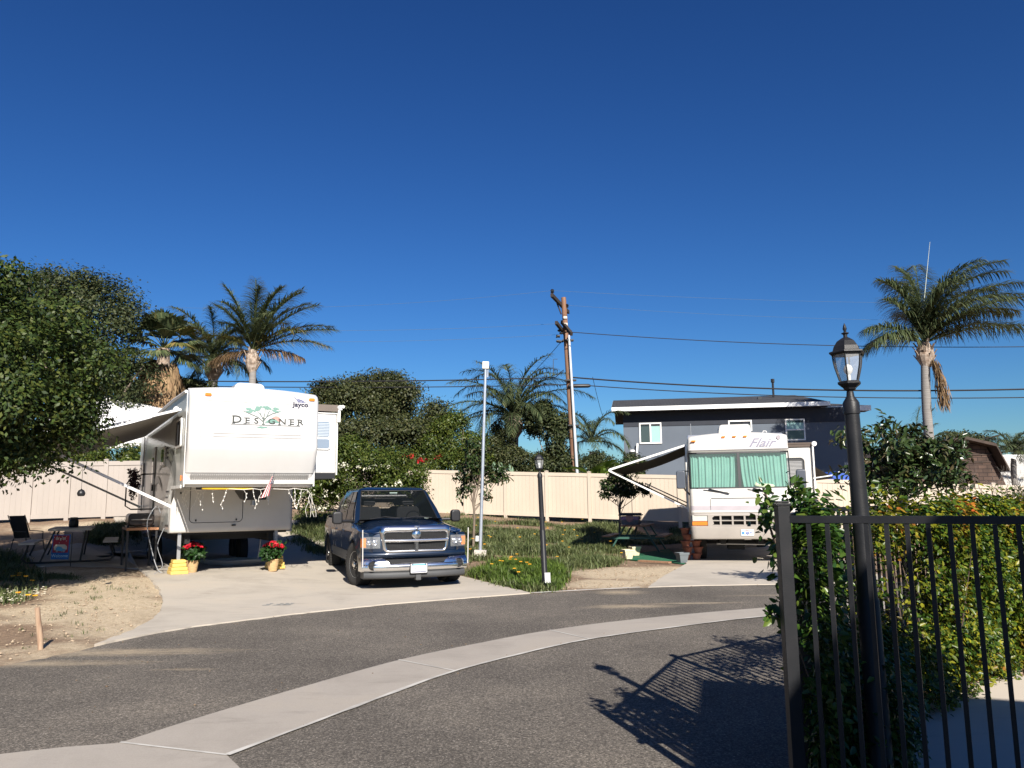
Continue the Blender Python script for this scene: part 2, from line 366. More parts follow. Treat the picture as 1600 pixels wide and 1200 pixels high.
def mk_asphalt():
    m, nt, b = newmat('asphalt')
    n1 = noise(nt, .55, 6, rough=.6); n2 = noise(nt, 55, 3, rough=.7); n3 = noise(nt, 130, 2, rough=.8)
    base = ramp(nt, n1, [(.28, (.086, .075, .064)), (.5, (.124, .109, .092)), (.72, (.175, .152, .125))])
    ag = ramp(nt, n2, [(.34, .25), (.5, .85), (.62, 1.5), (.72, 3.0)]); ag2 = ramp(nt, n3, [(.35, .55), (.5, 1.0), (.66, 1.7)])
    col = mix(nt, base, ag, .8, 'MULTIPLY'); col = mix(nt, col, ag2, .8, 'MULTIPLY')
    vo = nt.nodes.new('ShaderNodeTexVoronoi'); vo.inputs['Scale'].default_value = 38; tcv = nt.nodes.new('ShaderNodeTexCoord'); nt.links.new(tcv.outputs['Object'], vo.inputs['Vector'])
    sel = ramp(nt, vo.outputs['Distance'], [(.12, 1.0), (.26, 0.0)]); sc_ = nt.nodes.new('ShaderNodeSeparateColor'); nt.links.new(vo.outputs['Color'], sc_.inputs[0]); pick = ramp(nt, sc_.outputs[0], [(.70, 0.0), (.78, .85)])
    col = mix(nt, col, (.40, .36, .31), mix(nt, sel, pick, 1.0, 'MULTIPLY')); pit = ramp(nt, sc_.outputs[1], [(.75, 1.0), (.85, .45)]); col = mix(nt, col, pit, sel, 'MULTIPLY')
    # wind blown sand lying on the road
    tc = nt.nodes.new('ShaderNodeTexCoord'); tot = None
    for (px, py, rx, ry, a) in ((968, 926, 1.0, .8, 1), (985, 948, 1.6, .5, 1), (1085, 943, 1.7, .22, 1), (1180, 931, 2.4, .3, .75), (290, 1047, .9, .2, .8), (180, 1020, 3.2, .55, .95), (60, 1038, 3, .45, .9), (330, 1010, 1.5, .9, .55), (40, 1090, 1.5, .9, .4)):
        gx_, gy_ = G(px, py); mp = nt.nodes.new('ShaderNodeMapping'); mp.vector_type = 'POINT'
        mp.inputs['Location'].default_value = (-gx_/rx, -gy_/ry, 0); mp.inputs['Scale'].default_value = (1/rx, 1/ry, 0)
        nt.links.new(tc.outputs['Object'], mp.inputs[0]); ln = nt.nodes.new('ShaderNodeVectorMath'); ln.operation = 'LENGTH'; nt.links.new(mp.outputs[0], ln.inputs[0])
        mr = nt.nodes.new('ShaderNodeMapRange'); mr.inputs[1].default_value = 1.15; mr.inputs[2].default_value = .1; mr.inputs[4].default_value = a; nt.links.new(ln.outputs['Value'], mr.inputs[0])
        if tot is None: tot = mr.outputs[0]
        else:
            mx = nt.nodes.new('ShaderNodeMath'); mx.operation = 'MAXIMUM'; nt.links.new(tot, mx.inputs[0]); nt.links.new(mr.outputs[0], mx.inputs[1]); tot = mx.outputs[0]
    nn = noise(nt, 7, 12, rough=.86, stretch=(.45, 1.5, 1)); mu = nt.nodes.new('ShaderNodeMath'); mu.operation = 'MULTIPLY'; nt.links.new(tot, mu.inputs[0]); nt.links.new(nn, mu.inputs[1])
    f = ramp(nt, mu.outputs[0], [(.30, 0.0), (.58, .75)])
    col = mix(nt, col, (.46, .37, .25), f)
    nt.links.new(col, b.inputs['Base Color']); b.inputs['Roughness'].default_value = .9; b.inputs['Specular IOR Level'].default_value = .3
    bump(nt, b, n2, .7, .012); return m
def mk_concrete(name, c, stain=.7, sc=.9):
    m, nt, b = newmat(name); n1 = noise(nt, sc, 8, rough=.62, dist=.6); n2 = noise(nt, 4.5, 8, rough=.7, stretch=(.35, 1.6, 1)); n3 = noise(nt, 120, 3)
    col = mix(nt, c, ramp(nt, n1, [(.3, (.74, .73, .72)), (.5, (1, 1, 1)), (.7, (1.08, 1.05, 1.0))]), stain, 'MULTIPLY')
    col = mix(nt, col, ramp(nt, n2, [(.30, (.62, .61, .60)), (.44, (1, 1, 1))]), stain*.75, 'MULTIPLY')
    col = mix(nt, col, ramp(nt, n3, [(.3, .85), (.6, 1.05)]), .6, 'MULTIPLY')
    nt.links.new(col, b.inputs['Base Color']); b.inputs['Roughness'].default_value = .85; bump(nt, b, n3, .25, .004); return m
M_ASPH = mk_asphalt(); M_CONC = mk_concrete('pale_concrete', (.43, .385, .325)); M_GUT = mk_concrete('gutter_concrete', (.34, .305, .265), .6)
M_PATIO = mk_concrete('patio_concrete', (.52, .46, .39), .3)

# gate fence corners
GA = G(1236, 1278); GA = (GA[0], 4.02); GA = (D(1228, 900, 4.02).x, 4.02)
GB = (D(1277, 900, 6.15).x, 6.15); GC = (D(1421, 900, 7.15).x, 7.15)
GD = (GC[0]+(GC[0]-GB[0])*3.0, GC[1]+(GC[1]-GB[1])*3.0)
road = [tuple(p) for p in EDGE[:-1]]+[(30, 17.5), (30, 16), (GD[0], GD[1]), GC, GB, GA, (GA[0]-.4, 3.4), (GA[0]-.4, -8), (-30, -8), (-30, 4)]
rp = ragged([tuple(p) for p in EDGE[:8]], .035, 3, .15)
cut = [tuple(EDGE[7])]
j = next(k for k, q in enumerate(rp) if abs(q[0]-EDGE[7][0]) < .05 and abs(q[1]-EDGE[7][1]) < .05)
sheet('road', rp[:j]+[tuple(p) for p in EDGE[7:-1]]+road[len(EDGE)-1:], .006, M_ASPH, follow=False)
def curve_pts(px, n=6):
    P = [Vector(G(*p)).to_3d() for p in px]; out = []
    for i in range(len(P)-1):
        p0 = P[max(i-1, 0)]; p1 = P[i]; p2 = P[i+1]; p3 = P[min(i+2, len(P)-1)]
        for k in range(n):
            t = k/n; out.append(.5*((2*p1)+(p2-p0)*t+(2*p0-5*p1+4*p2-p3)*t*t+(3*p1-p0-3*p2+p3)*t**3))
    out.append(P[-1]); return [(p.x, p.y) for p in out]
up_ = curve_pts([(188,1163),(325,1119),(480,1073),(623,1033),(740,1008),(859,986),(1000,968),(1203,950),(1400,939),(1700,925)])
lo_ = curve_pts([(355,1183),(500,1128),(600,1090),(700,1054),(800,1027),(912,1002),(1050,982),(1203,964),(1400,952),(1700,937)])
sheet('gutter', up_+lo_[::-1], .012, M_GUT, follow=False)
sheet('cross_gutter', [G(*p) for p in ((-400,1250),(-120,1196),(0,1181),(100,1170),(188,1163.3),(355,1183.3),(372,1200),(440,1275),(560,1420),(-400,1700))], .012, M_GUT, follow=False)
M_RIM = mat('gutter_rim', (.52, .50, .46), .8, c2=(.36, .34, .31), scale=3, lo=.4, hi=.6)
mb = MB(); a = np.array(lo_); tn = np.gradient(a, axis=0); tn = tn/np.linalg.norm(tn, axis=1, keepdims=True); nr = np.stack([tn[:, 1], -tn[:, 0]], 1)
rr_ = np.random.default_rng(5).uniform(.7, 1.3, (len(a), 1))
mb.grid([[(*p, .017) for p in a-nr*.022*rr_], [(*p, .017) for p in a+nr*.02*rr_]])  # flat pale ribbon: the sunlit raised edge put in as colour
for q0, q1 in (((188,1163),(355,1183)), ((623,1033),(712,1050.5)), ((859,986),(921,1000))):
    p = Vector(G(*q0)); q = Vector(G(*q1)); d = (q-p).normalized(); s = Vector((-d.y, d.x))*.012
    mb.add([(*(p-s), .016), (*(q-s), .016), (*(q+s), .016), (*(p+s), .016)], [(0, 1, 2, 3)])
tag(mb.build('gutter_joint_lit_edge', M_RIM, fix=False), kind='structure')
bd = Vector((-math.sin(JROT), math.cos(JROT)))
def lift(px): return [tuple(GH(*p)) for p in px]
s1f = lift([(150,1009),(200,990),(230,975),(250,958),(256,942),(250,925),(234,905),(214,888)])
s1 = [tuple(p) for p in EDGE[4:11]]
s1 = [s1f[0]]+[tuple(p) for p in EDGE[5:11]]+lift([(735,905)]) + [tuple(Vector(GH(735,905))+bd*11)] + [tuple(Vector(GH(214,888))+bd*9)] + s1f[::-1][:-1]
sheet('driveway', ragged(s1, .022, 4, .12), .022, M_CONC, .5, thick=.06)
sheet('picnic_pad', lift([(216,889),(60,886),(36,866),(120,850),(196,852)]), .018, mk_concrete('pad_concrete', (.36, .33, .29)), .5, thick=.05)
md = Vector((math.sin(-MROT), math.cos(MROT)))
a0 = Vector(GH(1072, 882)); s2 = [tuple(EDGE[12]+np.array([.15, .01]))]+[tuple(EDGE[13]), tuple(EDGE[14]), tuple(EDGE[15]), tuple(Vector(EDGE[15])+md*13), tuple(a0+md*13)]+lift([(1072,882),(1052,893),(1033,904)])
sheet('driveway', ragged(s2, .012, 5), .02, M_CONC, .5, thick=.05)
# kerb lip along the lawn
mb = MB(); k0 = EDGE[10:13]; mb.grid([[(p[0], p[1]-.05, .02) for p in k0], [(p[0], p[1]+.06, .02) for p in k0]])
tag(mb.build('kerb', M_RIM, fix=False), kind='structure')
# round patio inside the fence
pc = [G(*p) for p in ((1470,1290),(1436,1240),(1426,1195),(1425,1160),(1432,1128),(1446,1108),(1475,1089),(1520,1073),(1560,1064),(1588,1058))]
sheet('patio', pc+[G(1640, 1072), (6.5, 6.2), (6.5, 1.5), (2.6, 1.5)], .025, M_PATIO, follow=False, thick=.05)
# painted lot number on the slab
mb = MB()
for k, x in enumerate((418, 434, 443, 451)):
    p = Vector(GH(x, 947)); 
    for s in range(3):
        mb.box((p.x-.05+.03*s, p.y-.12+.1*s, Hf(*p)+.0265), (p.x+.06, p.y-.09+.1*s, Hf(*p)+.0275))
tag(mb.build('lot_marking', mat('faded_paint', (.22, .25, .27), .8)), kind='structure')
# ------------------------------------------------------------------ vinyl fences
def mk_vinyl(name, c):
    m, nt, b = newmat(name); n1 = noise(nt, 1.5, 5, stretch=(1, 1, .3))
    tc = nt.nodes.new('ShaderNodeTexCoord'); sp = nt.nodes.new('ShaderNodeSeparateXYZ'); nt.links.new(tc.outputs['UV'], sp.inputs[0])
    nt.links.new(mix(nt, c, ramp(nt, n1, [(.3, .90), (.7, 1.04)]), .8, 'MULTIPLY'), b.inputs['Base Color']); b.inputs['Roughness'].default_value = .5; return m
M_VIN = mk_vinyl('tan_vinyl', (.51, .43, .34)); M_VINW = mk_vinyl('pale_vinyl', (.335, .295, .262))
def vinyl_fence(P0, z0, P1, z1, posts, m, label, h=1.83, tilt=0):
    """P0,P1 ends; z0,z1 ground heights; posts: fractions along the fence"""
    A = Vector((P0[0], P0[1], 0)); B = Vector((P1[0], P1[1], 0)); L = (B-A).length; rz = math.atan2(B.y-A.y, B.x-A.x)
    t = thing('vinyl_fence', label, 'fence', (A.x, A.y, 0), rz)
    zz = lambda x: z0+(z1-z0)*x/L
    xs = [f*L for f in posts]
    for i, x in enumerate(xs):
        p = MB().box((x-.065, -.065, zz(x)-.2), (x+.065, .065, zz(x)+h+.03))
        c = zz(x)+h+.03; p.add([(x-.08,-.08,c),(x+.08,-.08,c),(x+.08,.08,c),(x-.08,.08,c),(x-.08,-.08,c+.025),(x+.08,-.08,c+.025),(x+.08,.08,c+.025),(x-.08,.08,c+.025),(x,0,c+.06)],
              [(0,3,2,1),(0,1,5,4),(1,2,6,5),(2,3,7,6),(3,0,4,7),(4,5,8),(5,6,8),(6,7,8),(7,4,8)])
        p.build('post', m, t, bevel=.006)
        if i == len(xs)-1: continue
        x2 = xs[i+1]; a, b = x+.066, x2-.066; za, zb = zz(a), zz(b); q = MB()
        def sl(u0, u1, d, h0, h1):
            q.add([(u0,-d,zz(u0)+h0),(u1,-d,zz(u1)+h0),(u1,d,zz(u1)+h0),(u0,d,zz(u0)+h0),(u0,-d,zz(u0)+h1),(u1,-d,zz(u1)+h1),(u1,d,zz(u1)+h1),(u0,d,zz(u0)+h1)],
                  [(0,3,2,1),(4,5,6,7),(0,1,5,4),(1,2,6,5),(2,3,7,6),(3,0,4,7)])
        sl(a, b, .045, h-.14, h); sl(a, b, .045, .04, .17)
        nb = max(3, round((b-a)/.17)); wd = (b-a)/nb
        for k in range(nb): sl(a+k*wd+.004, a+(k+1)*wd-.004, .02, .171, h-.141); 
        sl(a, b, .012, .172, h-.142)
        q.build('panel', m, t)
    return t
FR0 = D(703, 740, 33.6); FR1 = D(1040, 742, 31.0); dv = (FR1-FR0); 
z0r = 2.78-1.83+.05; 
def ext(P, Q, s): return (P.x+(Q.x-P.x)*s, P.y+(Q.y-P.y)*s)
# middle and right run: one straight fence until behind the motorhome, then a second run
pa = ext(FR0, FR1, -.9); pb = ext(FR0, FR1, 1.25)
ztop = lambda x, y, dep: D(x, y, dep).z
za, zb = ztop(703, 735, 33.6)-1.83, ztop(1040, 742, 31)-1.83
zl = lambda s: za+(zb-za)*s
n = 11; vinyl_fence(pa, zl(-.9), pb, zl(1.25), [i/n for i in range(n+1)], M_VIN, 'long tan vinyl privacy fence behind the lawn and the lamp post')
f1 = D(1340, 751, 29.5); f2 = D(1600, 758, 28.6); z1_ = D(1340, 751, 29.5).z-1.83; z2_ = D(1570, 760, 28.7).z-1.83
q0 = Vector((pb[0]+.2, pb[1]-.02, 0)); zq = zl(1.25)
L = 30; e2 = (q0.x+(f2.x-q0.x)*1.8, q0.y+(f2.y-q0.y)*1.8)
vinyl_fence((q0.x, q0.y), zq, e2, z2_-(zq-z2_)*.75, [i/12 for i in range(13)], M_VIN, 'tan vinyl fence running behind the hedge and the leafy magnolia at right')
l0 = D(-75, 770, 24.6); l1 = D(216, 719, 26.2); zl1 = D(210, 719.5, 26.2).z-1.83; zl0 = D(0, 813, 25.2).z
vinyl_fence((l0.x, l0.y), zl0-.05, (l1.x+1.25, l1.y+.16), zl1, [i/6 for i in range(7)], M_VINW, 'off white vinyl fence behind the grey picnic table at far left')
rgt = D(216, 719, 26.2)
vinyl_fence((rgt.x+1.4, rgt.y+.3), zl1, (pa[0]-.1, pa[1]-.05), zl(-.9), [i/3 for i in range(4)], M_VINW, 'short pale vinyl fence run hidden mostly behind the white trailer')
# far left side run
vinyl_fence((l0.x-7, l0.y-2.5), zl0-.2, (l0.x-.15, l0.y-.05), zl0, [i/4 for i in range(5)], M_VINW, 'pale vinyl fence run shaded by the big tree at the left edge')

# ------------------------------------------------------------------ iron fences
M_IRON = mat('black_iron', (.011, .012, .014), .45, 0, c2=(.018, .018, .020), scale=9, bmp=.12, bscale=160, spec=.28)
def iron_fence(pts, label, h=1.56, sp=.087, name='iron_fence', caps=True, startpost=True):
    t = thing(name, label, 'fence', (pts[0][0], pts[0][1], 0))
    o = Vector((pts[0][0], pts[0][1], 0))
    for i in range(len(pts)):
        p = Vector((*pts[i], 0))-o
        if i or startpost:
            mb = MB().box((p.x-.031, p.y-.031, -.05), (p.x+.031, p.y+.031, h+.03))
            mb.box((p.x-.036, p.y-.036, h+.031), (p.x+.036, p.y+.036, h+.045)).box((p.x-.03, p.y-.03, h+.046), (p.x+.03, p.y+.03, h+.056))
            mb.build('post', M_IRON, t, bevel=.003)
        if i == len(pts)-1: break
        q = Vector((*pts[i+1], 0))-o; d = (q-p).normalized(); L = (q-p).length
        for z in (h-.035, .14): MB().beam(p+d*.036+Vector((0, 0, z)), q-d*.036+Vector((0, 0, z)), .028, .036).build('rail', M_IRON, t, bevel=.002)
        n = max(2, int(round((L-.07)/sp))); pk = MB()
        for k in range(1, n):
            c = p+d*(.035+(L-.07)*k/n); a = d*.010; b = d.cross(Vector((0, 0, 1)))*.010
            vs = [c+a*i1+b*j1+Vector((0, 0, z)) for z in (.05, h-.054) for i1, j1 in ((-1,-1),(1,-1),(1,1),(-1,1))]
            MB_ = MB().add(vs, [(0,3,2,1),(4,5,6,7),(0,1,5,4),(1,2,6,5),(2,3,7,6),(3,0,4,7)])
            MB_.build('picket', M_IRON, t)
    return t
gr0 = D(1600, 900, 3.5)
dirg = Vector((gr0.x-GA[0], 3.5-GA[1])).normalized()
iron_fence([GA, tuple(Vector(GA)+dirg*2.35)], 'black iron picket fence nearest the camera, its square end post beside the road')
iron_fence([tuple(Vector(GA)+(Vector(GB)-Vector(GA)).normalized()*.05), GB, GC, tuple(Vector(GC)+(Vector(GC)-Vector(GB))*1.2), tuple(Vector(GC)+(Vector(GC)-Vector(GB))*2.4)], 'black iron picket fence behind the yellow hedge along the road', startpost=False)

# ------------------------------------------------------------------ lamp posts
M_LGLASS, nt_, b_ = newmat('seedy_glass'); b_.inputs['Base Color'].default_value = (.55, .56, .57, 1); b_.inputs['Roughness'].default_value = .3
b_.inputs['Alpha'].default_value = .33; b_.inputs['Specular IOR Level'].default_value = .5; bump(nt_, b_, noise(nt_, 120, 3), .4, .004)
M_BULB = mat('white_bulb', (.85, .85, .82), .25)
def lamp(loc, label, lean=(0, 0), r0=.058, r1=.0385, hp=2.02, s=1.0, box=False):
    t = thing('street_lamp', label, 'lamp post', loc, 0, 'black lantern lamp posts'); t.rotation_euler = (lean[0], lean[1], 0)
    mb = MB().lathe([(r0*1.25, -.05), (r0*1.25, .05), (r0, .07), (r0, hp*.5), (r0*.98, hp*.5+.002), (r0*.90, hp*.5+.02), (r1*1.10, hp*.8), (r1, hp)], n=20)
    mb.build('pole', M_IRON, t, smooth=40)
    h = hp; s = .60
    MB().lathe([(r1*1.0, h-.075), (r1*1.14, h-.073), (r1*1.14, h-.012), (r1*.55, h+.025), (r1*.48, h+.05)], n=20).build('collar', M_IRON, t, smooth=40)
    b = h+.045
    MB().lathe([(.030*s, b), (.03*s, b+.008), (.055*s, b+.03*s), (.062*s, b+.045*s), (.095*s, b+.07*s), (.108*s, b+.082*s), (.108*s, b+.10*s), (.080*s, b+.11*s)], n=6).build('lantern_base', M_IRON, t)
    z0 = b+.11*s; gh = .25*s
    gp = [(.083, 0), (.100, .06), (.119, .13), (.129, .19), (.133, .25)]
    gp = [(a*s, z0+c*s) for a, c in gp]
    g = MB(); rows = [[(r*math.cos(PI/3*k), r*math.sin(PI/3*k), z) for k in range(6)] for r, z in gp]; g.grid(rows, close=True); g.build('glass', M_LGLASS, t)
    rb = MB()
    for k in range(6):
        a = PI/3*k; rb.tube([((r+.002)*math.cos(a), (r+.002)*math.sin(a), z) for r, z in gp], .0075*s, 5)
    rb.build('cage', M_IRON, t)
    zt = z0+gh
    MB().lathe([(.128*s, zt-.005*s), (.150*s, zt-.004*s), (.168*s, zt+.012*s), (.165*s, zt+.024*s), (.132*s, zt+.034*s), (.118*s, zt+.075*s), (.085*s, zt+.125*s), (.04*s, zt+.155*s), (.02*s, zt+.165*s)], n=6).build('roof', M_IRON, t)
    MB().lathe([(.018*s, zt+.165*s), (.018*s, zt+.19*s), (.034*s, zt+.20*s), (.034*s, zt+.206*s), (.012*s, zt+.214*s), (.012*s, zt+.225*s), (.019*s, zt+.245*s), (.012*s, zt+.275*s), (.001, zt+.30*s)], n=12).build('finial', M_IRON, t, smooth=40)
    bl = MB().lathe([(.018*s, z0), (.018*s, z0+.055*s)], n=12); bl.lathe([(.014*s, z0+.056*s), (.036*s, z0+.085*s), (.042*s, z0+.115*s), (.030*s, z0+.145*s), (.001, z0+.16*s)], n=14); bl.build('bulb', M_BULB, t, smooth=50)
    if box:
        MB().box((r0*.3, -r0-.05, .12), (r0*.3+.10, -r0+.0, .30)).build('junction_box', mat('grey_plastic', (.62, .62, .62), .5), t, bevel=.006).rotation_euler = (0, 0, -.2)
        MB().tube([(r0*.3+.05, -r0-.02, -.02), (r0*.3+.05, -r0-.02, .12)], .018, 8).build('conduit', mat('grey_plastic', (.62, .62, .62), .5), t)
    return t
lp = D(1372, 1150, 4.35)
lt = D(1319, 505, 4.35); base = D(1382, 1240, 4.35)
htop = lt.z
lamp((base.x, 4.35, 0), 'tall black lantern lamp post right in front, behind the near iron fence', hp=htop-.045-.66*.60, lean=(0, math.atan2(lt.x-base.x, htop)))
c0 = at(852, 921)
top = D(841.5, 703, c0.y)
lamp(c0, 'slim black lantern lamp post leaning left at the kerb by the lawn', lean=(0, math.atan2(top.x-c0.x, top.z)), r0=.052, r1=.040, hp=(top.z-c0.z-.045-.66*.60), box=True)
# pale pole with a meter box
p0 = at(750, 872); pt = D(759, 565, p0.y)
t = thing('equipment_pole', 'thin pale metal pole with a small box on top, set in a concrete footing', 'pole', p0); t.rotation_euler = (0, math.atan2(pt.x-p0.x, pt.z-p0.z), 0)
hh = pt.z-p0.z; M_GALV = mat('galvanised', (.42, .46, .52), .35, .55, c2=(.50, .54, .60), scale=5)
MB().tube([(0, 0, .1), (0, 0, hh*.5), (0, 0, hh-.16)], [.045, .042, .036], 12).build('pole', M_GALV, t, smooth=40)
MB().box((-.09, -.06, hh-.2), (.09, .06, hh)).build('equipment_box', mat('box_grey', (.62, .60, .55), .5), t, bevel=.015)
MB().tube([(.06, 0, hh-.2), (.06, 0, hh-.42)], .022, 8).build('antenna', M_GALV, t)
MB().box((-.16, -.16, -.15), (.16, .16, .2)).build('footing', mat('rough_concrete', (.55, .50, .44), .9, c2=(.40, .36, .31), scale=8, bmp=.4), t, bevel=.02)
MB().box((-.13, -.05, .42), (-.05, .05, .56)).build('switch_box', mat('grey_plastic', (.62, .62, .62), .5), t, bevel=.01)
# ------------------------------------------------------------------ shared vehicle materials
M_WHITE = mat('white_gelcoat', (.57, .56, .55), .25, c2=(.54, .53, .515), scale=1.4, coat=.25, stretch=(1, 1, .35))
M_BOXW = mat('white_siding', (.56, .54, .51), .4, c2=(.51, .49, .46), scale=1.5)
M_GREYS = mat('grey_siding', (.50, .51, .49), .3, c2=(.45, .46, .44), scale=.8, coat=.2)
M_TRIMW = mat('white_trim', (.78, .77, .75), .4)
M_BLK = mat('black_trim', (.014, .014, .016), .45)
M_RUB = mat('tyre_rubber', (.022, .021, .020), .85, bmp=.2, bscale=60)
M_CHR = mat('chrome', (.80, .80, .80), .20, 1.0)
M_STEEL = mat('dull_steel', (.38, .38, .38), .42, .8)
M_AMB = mat('amber_lens', (.85, .22, .02), .2, coat=.5)
M_GL = glassmat('dark_glass', (.004, .005, .006)); M_UND = mat('chassis_dark', (.012, .012, .012), .8)
M_GDARK = mat('swoosh_dark', (.105, .115, .11), .35); M_GMID = mat('swoosh_mid', (.23, .24, .23), .35)
def cap(prof, hw, r, yback, crown=0.0, ztop=9, n=5, mb=None, ybacks=None):
    """moulded front cap: profile (y,z) swept across with rounded vertical edges"""
    mb = mb or MB(); cols = [(-hw, None)]
    for k in range(n+1): a = PI/2*k/n; cols.append((-hw+r-r*math.cos(a), r-r*math.sin(a)))
    m = 8
    for k in range(1, m): cols.append((-hw+r+(2*hw-2*r)*k/m, 0))
    for k in range(n, -1, -1): a = PI/2*k/n; cols.append((hw-r+r*math.cos(a), r-r*math.sin(a)))
    cols.append((hw, None)); rows = []
    for y, z in prof:
        row = []
        for x, dy in cols:
            zz = z+(crown*(1-(x/hw)**2) if z > ztop else 0)-(0 if z <= ztop or dy is None else 0)
            row.append((x, yback if dy is None else min(yback, y+dy), zz))
        rows.append(row)
    mb.grid(rows); return mb
def ribbon(mb, pts, w, x, sgn=1):
    """flat curved stripe on a side wall at lateral x; pts (y,z), w widths"""
    P = [Vector((0, p[0], p[1])) for p in pts]; a = []; b = []
    for i, p in enumerate(P):
        d = (P[min(i+1, len(P)-1)]-P[max(i-1, 0)]).normalized(); nn = Vector((0, -d.z, d.y)); ww = w[i] if isinstance(w, list) else w
        a.append((x, *(p+nn*ww/2)[1:])); b.append((x, *(p-nn*ww/2)[1:]))
    mb.grid([a, b])
def arc(cy, cz, ry, rz, a0, a1, n=14): return [(cy+ry*math.cos(rad(a0+(a1-a0)*k/n)), cz+rz*math.sin(rad(a0+(a1-a0)*k/n))) for k in range(n+1)]
def wheel(parent, x, y, r, w, side, rimstyle=0, steer=0, z=None):
    wt = bpy.data.objects.new('wheel', None); COL.objects.link(wt); wt.parent = parent; wt.location = (x, y, r if z is None else z); wt.rotation_euler = (0, 0, steer); wt.empty_display_size = .1
    h = w/2
    prof = [(r*.60, -h*.80), (r*.64, -h*.95), (r*.80, -h*1.05), (r*.93, -h*.98), (r*.985, -h*.80), (r, -h*.5)]
    ty = MB(); ty.lathe(prof+[(a, -b) for a, b in prof[::-1]], n=40, axis='x')
    for k in range(44):
        a = 2*PI*k/44
        for s in (-1, 1):
            c, sn = math.cos(a), math.sin(a); ty.beam((s*h*.55, c*r*.985, sn*r*.985), (s*h*.93, c*r*.975, sn*r*.975), .03, .03, up=(0, c, sn))
    tyo = ty.build('tyre', M_RUB, wt, smooth=50)
    s = side; f = s*h*.72
    rm = MB(); rm.lathe([(r*.635, -s*h*.2), (r*.635, f), (r*.60, f+s*.012), (r*.55, f), (r*.52, f-s*.05), (r*.40, f-s*.025), (r*.30, f-s*.01), (r*.24, f-s*.035), (r*.20, f-s*.03), (.001, f-s*.03)], n=40, axis='x')
    ro = rm.build('rim', mat('bright_rim', (.85, .85, .85), .32, .85) if rimstyle == 0 else M_STEEL, wt, smooth=35)
    hl = MB()
    for k in range(8):
        a = 2*PI*k/8+.2; c, sn = math.cos(a), math.sin(a)
        hl.lathe([(r*.075, f-s*.02), (r*.06, f-s*.022+s*.004), (.001, f-s*.02+s*.004)], (0, c*r*.45, sn*r*.45), n=10, axis='x')
    hl.build('vent_holes', M_BLK, wt)
    hb = MB(); hb.lathe([(r*.15, f-s*.03), (r*.145, f+s*.03), (r*.10, f+s*.045), (.001, f+s*.047)], n=20, axis='x')
    for k in range(8):
        a = 2*PI*(k+.5)/8+.2; c, sn = math.cos(a), math.sin(a); hb.lathe([(r*.03, f-s*.03), (r*.03, f+s*.012), (.001, f+s*.014)], (0, c*r*.24, sn*r*.24), n=6, axis='x')
    hb.build('hub', M_CHR if rimstyle == 0 else M_STEEL, wt, smooth=35)
    return wt

